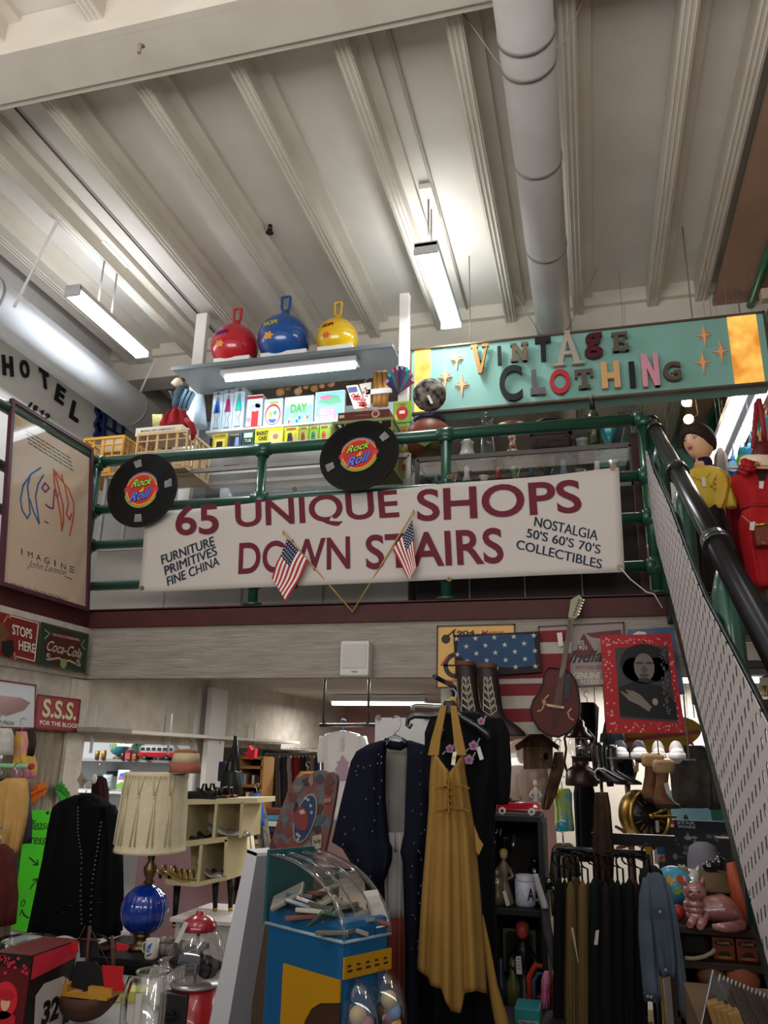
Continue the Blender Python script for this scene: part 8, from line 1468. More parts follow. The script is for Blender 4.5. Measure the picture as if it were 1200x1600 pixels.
for rows, Y, c_, n2, lb, nm in (
    ([(1120,948,962),(1130,944,968),(1145,941,972),(1147,938,976),(1165,936,980),(1167,933,984),(1190,930,988),(1212,926,992)], 5.9, '#20262a', '#101416', 'black tiered fringe dress hanging left of the red picture', 'fringe_dress'),
    ([(1098,905,930),(1106,900,936),(1150,898,934),(1190,900,930)], 6.2, '#0c0c0e', '#070708', 'plain black garment hanging between guitar and fringe dress', 'hanging_garment'),
    ([(1232,866,890),(1240,864,894),(1262,867,894),(1298,867,898)], 5.8, '#b8b41c', '#1c8aa0', 'yellow and turquoise tie dye top under the lantern', 'tie_dye_top'),
    ([(1238,930,950),(1260,928,954),(1330,926,960),(1400,928,958),(1425,932,952)], 3.15, '#3c2a1c', '#241810', 'long brown fringed scarf hanging in front of the clothes rack', 'fringed_scarf'),
    ([(1175,866,880),(1200,862,882),(1240,850,870),(1265,846,858)], 5.7, '#3a2a1e', '#5a4634', 'draped brown leather strap left of the lantern', 'leather_strap'),
    ([(1225,898,926),(1240,896,930),(1320,900,930),(1345,902,928)], 6.0, '#0d0d0f', '#080809', 'black trousers hanging directly under the lantern', 'black_trousers'),
    ([(1165,1058,1100),(1175,1048,1112),(1200,1046,1116),(1245,1050,1116),(1262,1056,1114)], 6.3, '#4a443e', '#33302c', 'grey brown leather jacket hanging by the stair panel', 'leather_jacket'),
    ([(1318,868,892),(1326,862,900),(1345,860,905),(1368,858,908)], 3.4, '#6a5c40', '#3c3224', 'tan and grey fur collar above the wooden hangers', 'fur_collar')):
    sl = [[(1175,1098,1114),(1210,1104,1122),(1265,1108,1126)]] if nm == 'leather_jacket' else []
    wz = 2.31 if Y > 5 else 0
    cloth_thing(nm, lb, [rows] + sl, Y, c_, wire=wz, noise=n2, dep=.08, amp=.016, k=9, hook=((rows[0][1] + rows[0][2])/2, rows[0][0]), sc=10 if nm != 'tie_dye_top' else 5, am=.25, cat='clothing')
# two legs of the fur stole
for u0, u1, lb in ((858,876, 'left'),(886,906, 'right')): cloth_thing('fur_stole', '%s hanging end of the tan fur stole under the fur collar' % lb, [[(1368, u0, u1),(1390, u0 + 1, u1 + 1),(1430, u0 + 4, u1 - 2)]], 3.38, '#7a6a4a', noise='#4a4030', dep=.04)
# cowboy boots, black pointed ones
for k, (u, v, lb) in enumerate(((940,1222, 'black pointed boot right of the lantern, in front'),(962,1226, 'second black pointed boot behind the first, right of the lantern'))):
    t = thing('pointed_boot', lb, 'boot', atY(u, v, 5.6 + .1*k), group='black pointed boots by the lantern'); b = MB(M('#0c0b0b', .3, coat=.3)); Y = 5.6 + .1*k; rloft(b, [(v - 62, u - 16, u + 2),(v - 40, u - 16, u + 2),(v - 22, u - 14, u + 6),(v - 12, u - 12, u + 24),(v - 4, u - 6, u + 40),(v, u, u + 42)], Y, .045, n=30, flat=.85); obj('upper', b, t); b = MB(M('#060606', .4)); b.tube([atY(u - 10, v - 14, Y), atY(u - 8, v + 3, Y)], [.03,.022], 10); obj('heel', b, t); b = MB(M('#2a2624', .5)); a = atY(u - 7, v - 62, Y); b.tube([a, V3((a.x, a.y, 2.31))], .003,5); obj('hanging_cord', b, t)
t = thing('shearling_boots', 'pair of tan boots with cream shearling cuffs hanging by the brass telegraph', 'boots', atY(1035,1265,5.6)); 
for k, (u, v) in enumerate(((1016,1252),(1034,1262))):
    Y = 5.65 - .1*k; b = MB(M('#7a5234', .6, kind='noise', c2='#5c3a22', sc=8)); rloft(b, [(v - 58, u - 8, u + 12),(v - 40, u - 9, u + 10),(v - 22, u - 12, u + 8),(v - 12, u - 14, u + 18),(v - 4, u - 10, u + 27),(v, u - 4, u + 30)], Y, .055, n=32, flat=.85); o = obj('boot', b, t); b = MB(M('#b59a74', .95, kind='noise', c2='#a3865e', sc=40, bump=.5)); rloft(b, [(v - 75, u - 12, u + 16),(v - 70, u - 15, u + 22),(v - 58, u - 14, u + 20),(v - 54, u - 10, u + 16)], Y, .075, n=32, flat=.9); obj('cuff', b, o); b = MB(M('#2a1c14', .6)); rloft(b, [(v - 6, u - 12, u + 27),(v + 1, u - 8, u + 31)], Y - .004,.058, n=30, flat=.85); obj('sole', b, o)
b = MB(M('#b4aea6', .6)); P_ = PlY(5.45); b.ppx(P_, [(1037,1224),(1044,1222),(1048,1239),(1041,1240)], 0,.002); obj('price_tag', b, t); b = MB(M('#5a4a3a', .6)); a = atY(1030,1190,5.6); b.tube([a, V3((a.x, 5.6,2.31))], .004,6); obj('hanging_cord', b, t)
# sneakers on a lit glass shelf, surfboard
YSn = 5.75; zsn = atY(1000,1184, YSn).z; t = thing('glass_shelf', 'clear glass shelf under the white sneakers below the red picture', 'shelf', (atY(1015,1184, YSn).x, YSn, zsn)); b = MB(M('#ffffff', .05, kind='clear', amt=.15)); a, c = atY(948,1184, YSn), atY(1084,1184, YSn); b.box(((a.x + c.x)/2, YSn + .05, zsn - .006),(c.x - a.x, .3,.01)); obj('pane', b, t)
for x_ in (a.x + .01, c.x - .01): b = MB(M('#8a8680', .4,.7)); b.tube([(x_, YSn + .18, zsn - .01),(x_, YSn + .18,2.31)], .006,6); obj('support_rod', b, t)
area('lamp_light', ((a.x + c.x)/2, YSn - .1, zsn + .32), c.x - a.x, .05,2.2, t, rot=(math.radians(-15),0,0))
for k, (u0, u1, c_, lb) in enumerate(((957,984, '#3c3440', 'leftmost dark sneaker with a white toe on the glass shelf'),(986,1015, '#3c3440', 'second dark sneaker with white toe on the glass shelf'),(1019,1043, '#c4bcb8', 'third sneaker, pale with dark laces, on the glass shelf'),(1046,1074, '#c4bcb8', 'rightmost pale sneaker on the glass shelf'))):
    q0, q1 = atY(u0,1180, YSn - .05), atY(u1,1180, YSn - .05); w_ = (q1.x - q0.x)/2; c3 = V3(((q0.x + q1.x)/2, YSn + .05, zsn)); t = thing('sneaker', lb, 'shoe', c3, group='sneakers on the glass shelf')
    b = MB(M('#e4e0dc', .4)); b.lathe([(w_ * .95,0),(w_, .01),(w_ * .96,.035),(.001,.035)], c3,28, sy=2.0); obj('sole', b, t); b = MB(M('#e8e4e0', .4)); b.ell(c3 + V3((0,-w_ * .95,.035)),(w_ * .8, w_ * .8,.035),18); obj('toe_cap', b, t)
    b = MB(M(c_, .7)); b.ell(c3 + V3((0, w_ * .2,.04)),(w_ * .85, w_ * 1.5,.075),20); obj('upper', b, t); b = MB(M('#d8d4d0' if k < 2 else '#4a2c34', .6))
    for j in range(3): b.tube([c3 + V3((-w_ * .45,-w_ * .55 + j * .02,.085 + .008*j)), c3 + V3((w_ * .45,-w_ * .5 + j * .02,.088 + .008*j))], .005,6)
    obj('laces', b, t)
YSf = 6.25; P_ = PlY(YSf); t = thing('surfboard_sign', 'yellow surfboard shaped sign with red stripe and orange flowers behind the sneakers', 'sign', atY(1030,1182, YSf)); b = MB(M('#94780f', .6)); cx_, cy_ = 1020,1150; ol = [(cx_ + 76*math.cos(a), cy_ + 31*math.sin(a) - .12*76*math.cos(a)) for a in [2*PI * k / 48 for k in range(48)]]; b.ppx(P_, ol, -.03,0); obj('board', b, t)
b = MB(M('#7c1c1c', .4)); b.ppx(P_, [(948,1157),(1092,1140),(1095,1146),(948,1163)], 0,.003); obj('stripe', b, t)
for u, v in ((1036,1176),(1078,1158),(975,1176)): b = MB(M('#b04018', .5)); b.star(P_, P_.px(u, v),.05,5,.4,0,.004); obj('painted_flower', b, t)
b = MB(M('#8a8680', .4,.7)); a = atY(1085,1122, YSf); b.tube([a, V3((a.x, a.y, 2.31))], .004,6); a = atY(955,1130, YSf); b.tube([a, V3((a.x, a.y, 2.31))], .004,6); obj('hanging_wire', b, t)
t = thing('wooden_crate', 'small lattice wooden crate under the leftmost sneaker', 'crate', atY(981,1206,6.1)); P_ = PlY(6.1); b = MB(M('#a48a60', .8)); b.ppx(P_, [(964,1182),(998,1182),(998,1187),(964,1187)], -.15,0); b.ppx(P_, [(964,1201),(998,1201),(998,1206),(964,1206)], -.15,0); b.ppx(P_, [(964,1187),(968,1187),(968,1201),(964,1201)], -.15,0); b.ppx(P_, [(994,1187),(998,1187),(998,1201),(994,1201)], -.15,0)
for k in range(4): b.stroke(P_, [(968 + 7*k, 1201),(975 + 7*k, 1187)] if False else [(967 + 7*k, 1187),(974 + 6*k, 1201)], .012,-.01,.002)
obj('slats', b, t); b = MB(M('#3c2c20', .7)); b.ppx(P_, [(968,1206),(996,1206),(990,1226),(974,1226)], -.12,0); obj('dark_base', b, t); b = MB(M('#5c4a38', .7)); a = atY(981,1226,6.1); b.tube([(a.x, 6.16, a.z),(a.x, 6.16,0)], .02,10); b.tube([(a.x, 6.16,0),(a.x, 6.16,.02)], .14,20); obj('stand', b, t)
# brass ship telegraph
YT = 5.75; q_ = atY(1008,1273, YT); r = pxm(37, q_); BRS = M('#c09a50', .34,1.0); t = thing('ship_telegraph', 'polished brass ship engine telegraph with black dial on a column', 'telegraph', (q_.x, YT, 0)); ax = V3((.55,-.8,.0)).normalized()
b = MB(BRS); b.lathe([(r * .8,-r * .55),(r * .98,-r * .5),(r, -r * .1),(r * .98, r * .25),(r * 1.04, r * .3),(r * 1.04, r * .38),(r * .9, r * .38),(r * .9, r * .3),(.001, r * .3)], q_, 40, axis=ax); obj('drum', b, t)
b = MB(M('#17130f', .3)); b.lathe([(.001, r * .305),(r * .89, r * .305),(r * .89, r * .33),(.001, r * .33)], q_, 40, axis=ax); dl = obj('dial', b, t)
PT_ = Plane(q_ + ax * r * .335, V3((-ax.y, ax.x, 0)),(0,0,1))
if PT_.n.dot(ax) < 0: PT_ = Plane(PT_.o, -PT_.ex, PT_.ey)
b = MB(M('#8a7a58', .4))
for k in range(16): a = 2*PI * k / 16; b.stroke(PT_, [(r * .5*math.cos(a), r * .5*math.sin(a)),(r * .8*math.cos(a), r * .8*math.sin(a))], .004,0,.002, px=False)
obj('dial_marks', b, dl); b = MB(BRS); b.tube([PT_.pt(-.02,0,.012), PT_.pt(r * 1.1, r * .35,.03)], .008,8); b.tube([PT_.pt(-.02,0,.012), PT_.pt(r * 1.15,-r * .05,.03)], .008,8); b.ell(PT_.pt(0,0,.01),.02,12); obj('handle', b, t); b = MB(M('#b4aea6', .6)); b.rect(PT_, .02,-.1,.045,-.03,.02,.022); obj('price_tag', b, t)
b = MB(BRS); b.lathe([(.09,0),(.09,.03),(.05,.06),(.035,.12),(.03, q_.z - r - .06),(.06, q_.z - r - .04),(.05, q_.z - r * .85)], V3((q_.x, YT, 0)),28); obj('column', b, t)
t = thing('wooden_helm', 'small brown wooden model propeller with curved arms left of the brass column', 'ornament', atY(985,1340,5.6)); q2 = atY(984,1318,5.6); b = MB(M('#5a3420', .5)); 
for k in range(4): a = .4 + k * PI / 2; b.tube([q2, q2 + V3((.08*math.cos(a),0,.08*math.sin(a))), q2 + V3((.13*math.cos(a + .3),0,.13*math.sin(a + .3)))], [.016,.013,.008], 8)
b.ell(q2,.022,10); obj('arms', b, t); b = MB(M('#4a2c1c', .5)); b.tube([q2, V3((q2.x, 5.64,0))], .012,8); b.tube([V3((q2.x, 5.64,0)), V3((q2.x, 5.64,.015))], .1,18); obj('stand', b, t)
# pictures and boxes at the back right
def bp(b, P_, F_): G4(b, P_, F_, '#8ab8cc', [(0,.2),(1,.4),(1,1),(0,1)]); G4(b, P_, F_, '#b89a50', [(0,0),(.35,0),(.3,.3),(0,.45)], .002); G4(b, P_, F_, '#2c4a34', [(.3,.0),(1,0),(1,.5),(.7,.3),(.45,.25)], .003); D4(b, P_, F_, '#24404c', .35,.55,.04,.12,.003); D4(b, P_, F_, '#2c6a5c', .85,.7,.1,.2,.004)
pack('beach_poster', 'blue and yellow beach scene board behind the leather jacket', 'picture', 1038,1236,1138,1350,6.72,.03, '#8cb4c4', bp)
def swb(b, P_, F_):
    R4(b, P_, F_, '#0f1428', .0,.78,1,1); R4(b, P_, F_, '#a8202c', .02,.82,.16,.98,.002); R4(b, P_, F_, '#c8c0b8', .1,.84,.15,.9,.003); T4(b, P_, F_, '#9aa4b0', "STAR", .2,.91,.45,.98,.003, bold=.03); T4(b, P_, F_, '#9aa4b0', "WARS", .2,.82,.45,.89,.003, bold=.03); random.seed(14)
    for k in range(26): x, y = random.uniform(.05,.95), random.uniform(.08,.72); D4(b, P_, F_, random.choice(['#4a4c50', '#6c6660', '#8a8680', '#3c2c2c', '#54606c', '#5c4438']), x, y, random.uniform(.02,.06), random.uniform(.02,.07),.002 + .0002*(k % 5))
pack('building_set_box', 'dark boxed building set lettered STAR WARS behind the globe', 'box', 1038,1283,1152,1350,6.4,.1, '#161a20', swb)
pack('blue_poster', 'narrow white edged blue picture left of the dark building set box', 'picture', 1021,1290,1040,1350,6.45,.03, '#9a9890', lambda b, P_, F_: (R4(b, P_, F_, '#1c5078', .25,.25,.98,.95), R4(b, P_, F_, '#9a8a6a', .25,.05,.98,.22), G4(b, P_, F_, '#a82c20', [(.3,.05),(.9,.2),(.5,.22)], .002)))
pack('orange_poster', 'orange edged white card behind the fringed scarf', 'picture', 905,1304,930,1331,7.24,.02, '#b8aca4', lambda b, P_, F_: (R4(b, P_, F_, '#c05020', 0,0,.35,1), R4(b, P_, F_, '#c8b8b0', .1,.2,.3,.85,.002)))
pack('red_banner_board', 'tall bright red and white board behind the black shelf unit', 'board', 836,1293,859,1700,3.66,.02, '#9a1418', lambda b, P_, F_: G4(b, P_, F_, '#a8a4a0', [(0,.9),(.6,.9),(.6,.93),(.2,.93),(.2,.97),(0,.97)]))
b = MB(M('#2a2018', .7)); zk_ = atY(1095,1350,6.4).z; b.box((1.35,6.58, zk_ - .015),(1.9,.42,.03)); b.box((1.35,6.7, zk_ / 2 - .015),(1.86,.03, zk_ - .03)); 
one('back_counter', b, 'dark counter carrying the building set box and beach board', 'counter')
# globe, cat, hats, ceramics on brown shelf
YC = 3.4; zc2 = atY(1110,1449, YC - .12).z; a, c = atY(1048,1452, YC - .15), atY(1200,1452, YC - .15)
t = thing('brown_shelf', 'brown wooden shelf holding the pink ceramic cat and globe', 'shelf', ((a.x + c.x)/2, YC, 0)); BW = M('#3a2a1c', .5, kind='noise', c2='#2c2016', sc=5)
for z_ in (zc2 - .012, atY(1110,1512, YC - .15).z, atY(1110,1540, YC - .15).z - .1): b = MB(BW); b.box(((a.x + c.x)/2, YC + .08, z_),(c.x - a.x, .42,.024), bev=.003); obj('shelf_board', b, t)
for x_ in (a.x, c.x): b = MB(BW); b.box((x_, YC + .08, zc2/2 - .015),(.025,.42, zc2 - .03)); obj('side_panel', b, t)
b = MB(M('#1a1410', .8)); b.box(((a.x + c.x)/2, YC + .28, zc2/2 - .015),(c.x - a.x, .01, zc2 - .03)); obj('back_panel', b, t)
q_ = atY(1052,1375, YC + .12); r = pxm(29, q_); globe('large_globe', 'large pale blue world globe behind the pink ceramic cat', V3((q_.x, q_.y, zc2 + r * 1.34)), r, '#4f93a8')
# cat
PK = M('#a8706c', .15, kind='noise', c2='#8c5854', sc=14, coat=1, bump=.35); q_ = atY(1112,1449, YC - .02); s_ = pxm(1, q_); bx = lambda u: atY(u, 1449, YC - .02).x
t = thing('ceramic_cat', 'glossy pink ceramic cat lying on the brown shelf', 'figurine', V3((q_.x, YC - .02, zc2))); b = MB(PK); rg = []
for u, zt3, w_, zb in ((1070,26,10,2),(1078,38,20,0),(1092,42,26,0),(1104,36,28,0),(1118,40,30,0),(1132,43,31,0),(1146,38,30,0),(1157,26,25,0),(1164,12,14,1)):
    rg.append([V3((bx(u), YC - .02 + w_ * s_ * math.cos(k_), zc2 + (zb + (zt3 - zb)*(.5 + .5*math.sin(k_)))*s_)) for k_ in [2*PI * j / 22 for j in range(22)]])
b.rings(rg); obj('body', b, t)
hc = V3((bx(1087), YC - .10, zc2 + 47*s_)); b = MB(PK); b.ell(hc, (17*s_, 15*s_, 15*s_),22); b.ell(hc + V3((-4*s_, -13*s_, -4*s_)),(6.5*s_, 4.5*s_, 4.5*s_),14)
for sg in (-1,1): e0 = hc + V3((sg * 11*s_, 0,10*s_)); b.tube([e0, e0 + V3((sg * 3*s_, -2*s_, 12*s_))], [6*s_, .8*s_], 10)
for k in range(3): b.ell(V3((bx(1084), YC - .10, zc2 + (30 - 8*k)*s_)),((16 - k)*s_, 16*s_, 9*s_),16)
hd = obj('head', b, t); b = MB(M('#3a2422', .2)); 
for sg in (-1,1): b.ell(hc + V3((sg * 6*s_ - 2*s_, -14*s_, 2*s_)),(2.6*s_, 1.2*s_, 1.3*s_),8)
b.ell(hc + V3((-4*s_, -17.6*s_, -2.5*s_)),(1.8*s_, 1*s_, 1.2*s_),8); obj('eyes_and_nose', b, hd)
b = MB(PK); b.tube([V3((bx(1160), YC - .05, zc2 + 10*s_)), V3((bx(1148), YC - .16, zc2 + 7*s_)), V3((bx(1122), YC - .19, zc2 + 6*s_)), V3((bx(1104), YC - .19, zc2 + 6*s_))], [6*s_, 8*s_, 7*s_, 4*s_], 12); obj('tail', b, t)
for dy, u in ((-.17,1072),(-.19,1086)): b = MB(PK); b.tube([V3((bx(u + 14), YC - .1, zc2 + 12*s_)), V3((bx(u), YC + dy, zc2 + 5*s_))], [8*s_, 5*s_], 12); obj('paw', b, t)
t = thing('white_ceramic', 'white ceramic cat ornament with pointed ears behind the pink cat', 'figurine', V3((bx(1086), YC + .14, zc2))); q3 = V3((atY(1084,1400, YC + .14).x, YC + .14, zc2)); b = MB(M('#b9b3aa', .15, coat=1)); hh = atY(1084,1352, YC + .14).z - zc2; b.lathe([(.05,0),(.055, hh * .3),(.03, hh * .62),(.036, hh * .78),(.02, hh * .9),(.001, hh * .93)], q3,24)
for sg in (-1,1): b.tube([q3 + V3((sg * .018,0, hh * .84)), q3 + V3((sg * .028,0, hh * 1.0))], [.014,.002], 8)
obj('body', b, t)
YG2 = YC + .2; q3 = V3((atY(1103,1380, YG2).x, YG2, zc2)); t = thing('grey_hat_block', 'tall grey felt covered dome standing behind the pink cat', 'hat form', q3); hh = atY(1100,1316, YG2).z - zc2; rr = pxm(27, q3); b = MB(M('#77737a', .9, kind='noise', c2='#6a666c', sc=12)); b.lathe([(rr * 1.05,0),(rr * 1.02, hh * .4),(rr * .92, hh * .75),(rr * .75, hh * .93),(rr * .35, hh),(.001, hh * 1.005)], q3,32); obj('dome', b, t)
q3 = V3((atY(1124,1400, YC + .02).x, YC + .06, zc2)); zt5 = 43*s_; b = MB(M('#5c4c38', .85)); 
t = thing('tan_hat', 'tan brimmed hat with black ornament resting behind the cat', 'hat', q3); b.lathe([(.001,0),(.05,0),(.05,.09),(.085,.1),(.087,.108),(.066,.115),(.06,.16),(.001,.165)], q3,28); obj('hat_body', b, t); b = MB(M('#0e0e10', .15, coat=1)); b.ell(q3 + V3((-.02,-.02,.18)),(.03,.02,.022),12); b.ell(q3 + V3((.015,-.02,.195)),(.02,.015,.025),12); obj('black_ornament', b, t)
q3 = V3((atY(1170,1440, YC + .0).x, YC, zc2)); b = MB(M('#a0482c', .5)); b.tube([q3, q3 + V3((-.02,0,.12)), q3 + V3((-.035,.02,.2))], [.045,.04,.02], 14); one('orange_vase', b, 'orange curved vase behind the stair panel edge', 'vase')
q3 = V3((atY(1163,1380, YC + .1).x, YC + .14, zc2)); b = MB(M('#2c1c14', .6)); b.box(q3 + V3((0,0,.13)),(.05,.05,.26)); b.box(q3 + V3((-.0,0,.27)),(.16,.1,.015)); b.use(M('#9a8c74', .6)); b.ell(q3 + V3((0,0,.3)),(.03,.025,.03),10); one('small_pedestal', b, 'small dark pedestal with pale lump right of the grey dome', 'pedestal')
b = MB(M('#a02c20', .3)); b.ell(V3((bx(1060), YC - .05, zc2 + .03)),.028,14); one('red_ball', b, 'small shiny red ball at the foot of the pale blue globe', 'ball')
# tins under the shelf
zt6 = atY(1110,1512, YC - .15).z + .012
for k, (u0, u1) in enumerate(((1114,1149),(1151,1186))):
    def tn(b, P_, F_): D4(b, P_, F_, '#1c1410', .5,.72,.42,.12); T4(b, P_, F_, '#b08a4c', "CAFE", .22,.68,.78,.78,.004); G4(b, P_, F_, '#2c1810', [(.2,.1),(.8,.1),(.75,.35),(.6,.42),(.4,.38),(.25,.3)]); D4(b, P_, F_, '#8a5a2c', .5,.15,.35,.06,.003)
    a, c = atY(u0,1480, YC - .1), atY(u1,1480, YC - .1); t = thing('coffee_tin', ('left' if k == 0 else 'right') + ' brown coffee tin under the shelf with the pink cat', 'tin', ((a.x + c.x)/2, YC - .02, zt6)); hh = zc2 - .03 - zt6; hh = min(hh, .2); b = MB(M('#7a3818', .35,.3)); b.box(((a.x + c.x)/2, YC - .02, zt6 + hh / 2),(c.x - a.x, .14, hh), bev=.006); obj('body', b, t); b = MB(); P_ = PlY(YC - .0905); F_ = lambda x, y: (a.x + x * (c.x - a.x), zt6 + y * hh); tn(b, P_, F_); obj('print', b, t)
t = thing('rope_handle_bag', 'dark bag with a pale curved rope handle left of the coffee tins', 'handbag', V3((bx(1086), YC - .05, zt6))); b = MB(M('#171310', .7)); b.box(V3((atY(1086,1490, YC - .05).x, YC - .03, zt6 + .05)),(.1,.1,.1), bev=.02); obj('body', b, t); b = MB(M('#8a7e66', .7)); b.tube([atY(u, v, YC - .14) for u, v in ((1070,1497),(1085,1498),(1100,1495),(1112,1489),(1117,1483))], .007,8); obj('handle', b, t)
b = MB(M('#5c3a28', .7)); a = atY(1160,1530, YC - .1); b.ell(a + V3((-.1,0,0)),(.05,.05,.04),12); b.use(M('#8a4a30', .7)); b.ell(a, (.06,.05,.05),12); b.use(M('#2c1c14', .8)); b.box(a - V3((.05,0,.09)),(.3,.14,.1)); one('brown_bundle', b, 'rust brown bundle on the lower shelf below the coffee tins', 'bundle')
# rack with dark clothes, denim jacket
YR = 3.05; zr3 = atY(970,1338, YR).z; t = thing('clothes_rack', 'black clothes rack full of dark garments right of the black shelf unit', 'clothes rail', (atY(950,1600, YR).x, YR + .4,0)); xr0, xr1 = atY(868,1338, YR).x, atY(1012,1338, YR).x
b = MB(M('#121214', .3,.6)); b.tube([(xr0, YR + .1, zr3),(xr1, YR + .1, zr3)], .014,10); b.box(((xr0 + xr1)/2 + .12, YR + .3, zr3 + .03),(.3,.03,.04)); obj('bar', b, t)
b = MB(M('#121214', .3,.6)); a = atY(940,1232,3.15); b.tube([(a.x, YR + .1, zr3),(a.x, YR + .1, a.z + .03),(a.x, 3.15, a.z + .03),(a.x, 3.15, a.z)], .006,8); obj('hook_rod', b, t)
for x_ in (xr0, xr1): b = MB(M('#121214', .3,.6)); b.tube([(x_, YR + .1,0),(x_, YR + .1, zr3)], .014,10); b.tube([(x_, YR - .1,.02),(x_, YR + .3,.02)], .014,10); obj('upright', b, t)
dk = [('#0e0e10', 'black'),('#15120f', 'brown black'),('#0f1114', 'ink black'),('#2a1a14', 'dark brown'),('#101010', 'jet black'),('#1c1416', 'plum black'),('#121416', 'charcoal black'),('#0b0b0c', 'deep black'),('#191512', 'espresso'),('#0d0e10', 'pitch black')]
for i in range(15):
    u = 872 + i * 9.2; c_, cn = dk[i % 10]; Y = YR + .02 + .02*(i % 2); vt = 1372 + (i % 3)*3
    if 2 <= i <= 5: c_, cn = ('#5c4a2c', 'tan brown') if i in (2,4) else ('#3a2a18', 'brown')
    RG.append(cloth_thing('rack_garment', '%s garment, %s from the left on the black rack' % (cn, nth[i]), [[(vt, u - 1, u + 3),(vt + 12, u - 6, u + 8),(vt + 60, u - 7, u + 10),(vt + 160, u - 8, u + 11),(1700, u - 8, u + 12)]], Y, c_, dep=.2, amp=.008, hook=(u + 1, vt - 1), hookc='#0c0c0c', group='garments on the black rack'))
t = cloth_thing('denim_jacket', 'faded blue denim jacket at the right end of the black rack', [[(1364,1012,1030),(1372,1008,1040),(1400,1012,1048),(1450,1016,1054),(1500,1022,1058),(1524,1030,1056)], [(1372,1004,1022),(1400,998,1020),(1450,997,1024),(1500,1000,1028),(1562,1006,1034)], [(1380,1034,1046),(1420,1044,1056),(1470,1050,1064),(1540,1058,1074),(1590,1064,1082)]], 2.85, '#4a525c', noise='#363f49', dep=.07, amp=.01, hook=(1016,1364), hookc='#0e0e10', sc=12)
P_ = PlY(2.77); b = MB(M('#28323f', .7)); b.ppx(P_, [(1024,1418),(1038,1416),(1040,1430),(1026,1432)], 0,.003); b.stroke(P_, [(1016,1400),(1022,1450),(1030,1515)], .004,-.004,.003); b.stroke(P_, [(1005,1552),(1034,1555)], .004,-.004,.004); obj('pocket_seams', b, t); b = MB(M('#b0a890', .3,.7))
for u, v in ((1031,1424),(1012,1556),(1017,1557),(1040,1515)): b.disc(P_, P_.px(u, v),.004,0,.005,8)
obj('buttons', b, t)
q3 = atY(1018,1372,3.0); t = thing('black_beanie', 'black domed hat on top of the denim jacket hanger', 'hat', q3 - V3((0,0,.04))); b = MB(M('#131315', .9)); rr = pxm(19, q3); b.lathe([(rr, -rr * .9),(rr * 1.02,0),(rr * .85, rr * .6),(rr * .4, rr * .95),(.001, rr)], q3,28); obj('dome', b, t); b = MB(M('#0c0c0d', .9)); b.lathe([(rr * 1.03,-rr * .9),(rr * 1.06,-rr * .5),(rr * 1.03,-rr * .5)], q3,28); obj('band', b, t)
for k, (u, v, c_) in enumerate(((931,1462, '#9a9690'),(904,1458, '#8a7c60'))): P_ = PlY(YR - .2); b = MB(M(c_, .6)); b.ppx(P_, [(u, v - 8),(u + 5, v - 9),(u + 3, v + 14),(u - 3, v + 14)] if k == 0 else [(u - 12, v - 8),(u - 8, v - 9),(u, v + 46),(u - 1, v + 46)], 0,.003); obj('hang_tag', b, RG[(6,4)[k]])
t = cloth_thing('grey_scarf', 'long narrow grey scarf hanging over the right side of the black shelf unit', [[(1372,836,844),(1395,838,849),(1412,844,856),(1420,845,857),(1460,850,864),(1500,860,875),(1560,874,884)]], 3.1, '#4a4448', noise='#3a3438', dep=.012, amp=.003); b = MB(M('#a09a98', .7)); rloft(b, [(1366,833,841),(1380,834,845),(1410,844,855),(1419,846,857)], 3.085,.012,.002,5); obj('pale_end', b, t)
cloth_thing('pink_fringe', 'bright pink fringed cloth hanging low by the grey scarf', [[(1518,850,858),(1530,846,860),(1575,844,858)]], 3.15, '#a8346c', noise='#c88aa4', dep=.02, sc=25, am=.3)
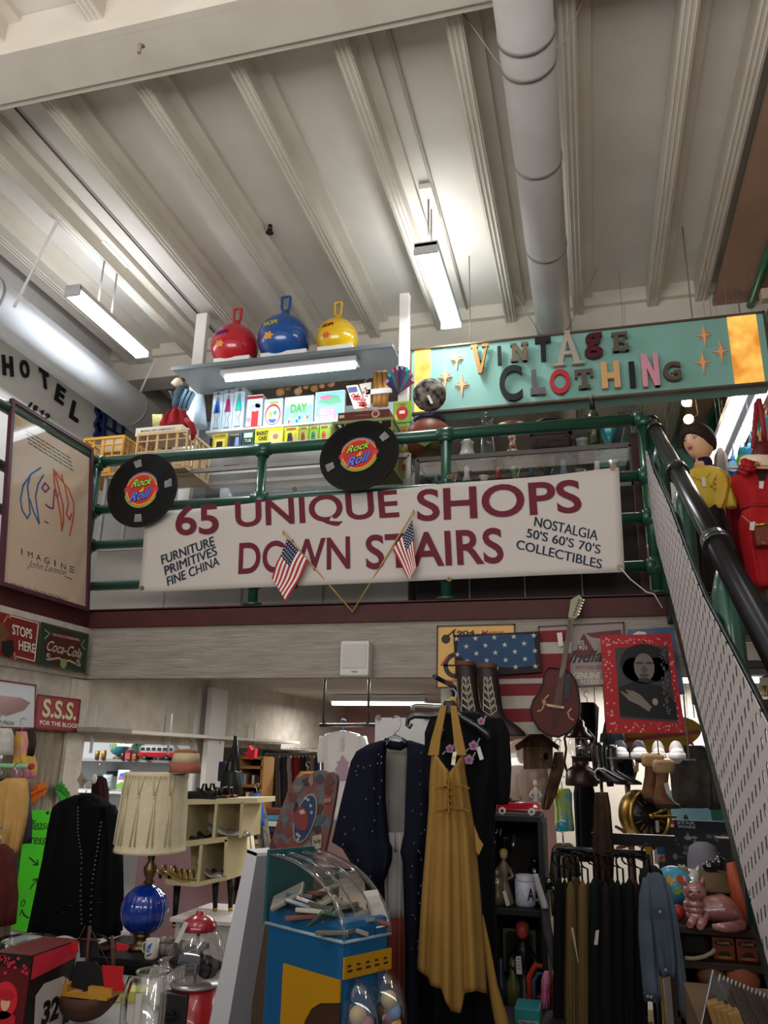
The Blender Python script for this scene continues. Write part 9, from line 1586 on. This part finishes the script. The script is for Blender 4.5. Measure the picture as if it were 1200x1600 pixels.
# sleeved records in the lower right corner
t = thing('record_bin', 'brown cardboard bin of sleeved records in the lower right corner', 'bin', (.32,1.75,0)); a = atY(1135,1575,1.75)
YR2 = 1.72; b0 = atY(1082,1600, YR2); b = MB(M('#5c4630', .8, kind='noise', c2='#4a3826', sc=6)); zb6 = b0.z - .02; b.box((b0.x + .17, YR2 + .18, zb6/2),(.3,.42, zb6)); obj('bin_body', b, t); b = MB(M('#7a5c34', .8)); 
for k in range(4): q0 = atY(1137 + k * 11,1567 + k * 5, YR2 - .03 - .004*k); b.box(q0 + V3((.0,.02,-.1)),(.022,.03,.2), R=Matrix.Rotation(-.25,3, 'Y'), bev=.003)
obj('divider_cards', b, t)
lay = [(1083,1515,0),(1090,1518,1)] + [(1096 + k * 8.5,1524 + k * 4.0 + 3*(k % 2), k + 2) for k in range(11)]
for i, (u, v, k) in enumerate(lay):
    Y = YR2 + .012*i; top = atY(u + 32 if i < 2 else u + 20, v, Y); x0 = b0.x + .0 + .022*i; h_ = .26
    t2 = thing('record_sleeve', 'clear sleeved record, %s from the left in the cardboard bin' % nth[i], 'record', V3((x0 + .1, Y, zb6)), group='sleeved records in the cardboard bin')
    A1 = atY(*((1113,1515) if i < 1 else (1118 + 6.3*i, 1519 + 2.7*i)), Y); L_ = V3((-.055,-.01,-.17 if i < 1 else -.15)); R_ = V3((.055,.05,-.13)); 
    pts = [A1, A1 + R_, A1 + R_ + L_ * 1.4, A1 + L_ * 1.4]; nn = R_.cross(L_).normalized()
    if nn.y > 0: nn = -nn
    b = MB(M(('#4a525a', '#5c5854', '#3c3430', '#6a6660')[i % 4], .5)); A_ = [b.v(p_ - nn * .002) for p_ in pts]; B_ = [b.v(p_ + nn * .0) for p_ in pts]; b.f(A_[::-1]); b.f(B_)
    for j in range(4): b.f([A_[j], A_[(j + 1) % 4], B_[(j + 1) % 4], B_[j]])
    obj('cover', b, t2); b = MB(M('#c8ccd0', .1, kind='clear', amt=.3)); pts = [p_ + nn * .002 for p_ in pts]; A_ = [b.v(p_) for p_ in pts]; B_ = [b.v(p_ + nn * .001) for p_ in pts]; b.f(A_[::-1]); b.f(B_)
    for j in range(4): b.f([A_[j], A_[(j + 1) % 4], B_[(j + 1) % 4], B_[j]])
    obj('plastic_sleeve', b, t2); b = MB(M('#a8a8a8', .2)); b.tube([pts[3], pts[0], pts[1]], .0012,5); obj('sleeve_edge', b, t2)
b = MB(M('#9a9894', .7)); P_ = PlY(2.5); b.ppx(P_, [(1078,1538),(1091,1539),(1092,1572),(1080,1572)], 0,.002); b.use(M('#1c1c20', .7)); b.text(P_, "One", (1081,1550),(1090,1550),(1081,1544),.002,.003, bold=.03); b.text(P_, "$5", (1082,1558),(1089,1558),(1082,1553),.002,.003, bold=.03); b.text(P_, "ea", (1082,1567),(1089,1567),(1082,1562),.002,.003, bold=.03); one('paper_price_sign', b, 'small handwritten paper price sign beside the denim jacket', 'sign')
# gold lettering seen on the far wall behind the stairs
P_ = PlY(7.25); b = MB(M('#16110f', .6)); 
b.box((1.9,7.2,2.0),(.9,.04,.55)); b.use(M('#8a7a4c', .5)); b.text(P_, "SHOES", (1186,1087),(1230,1083),(1187,1072),.0,.08, bold=.0); one('dark_sign', b, 'dark sign with gold letters seen beneath the handrail at the right edge', 'sign')
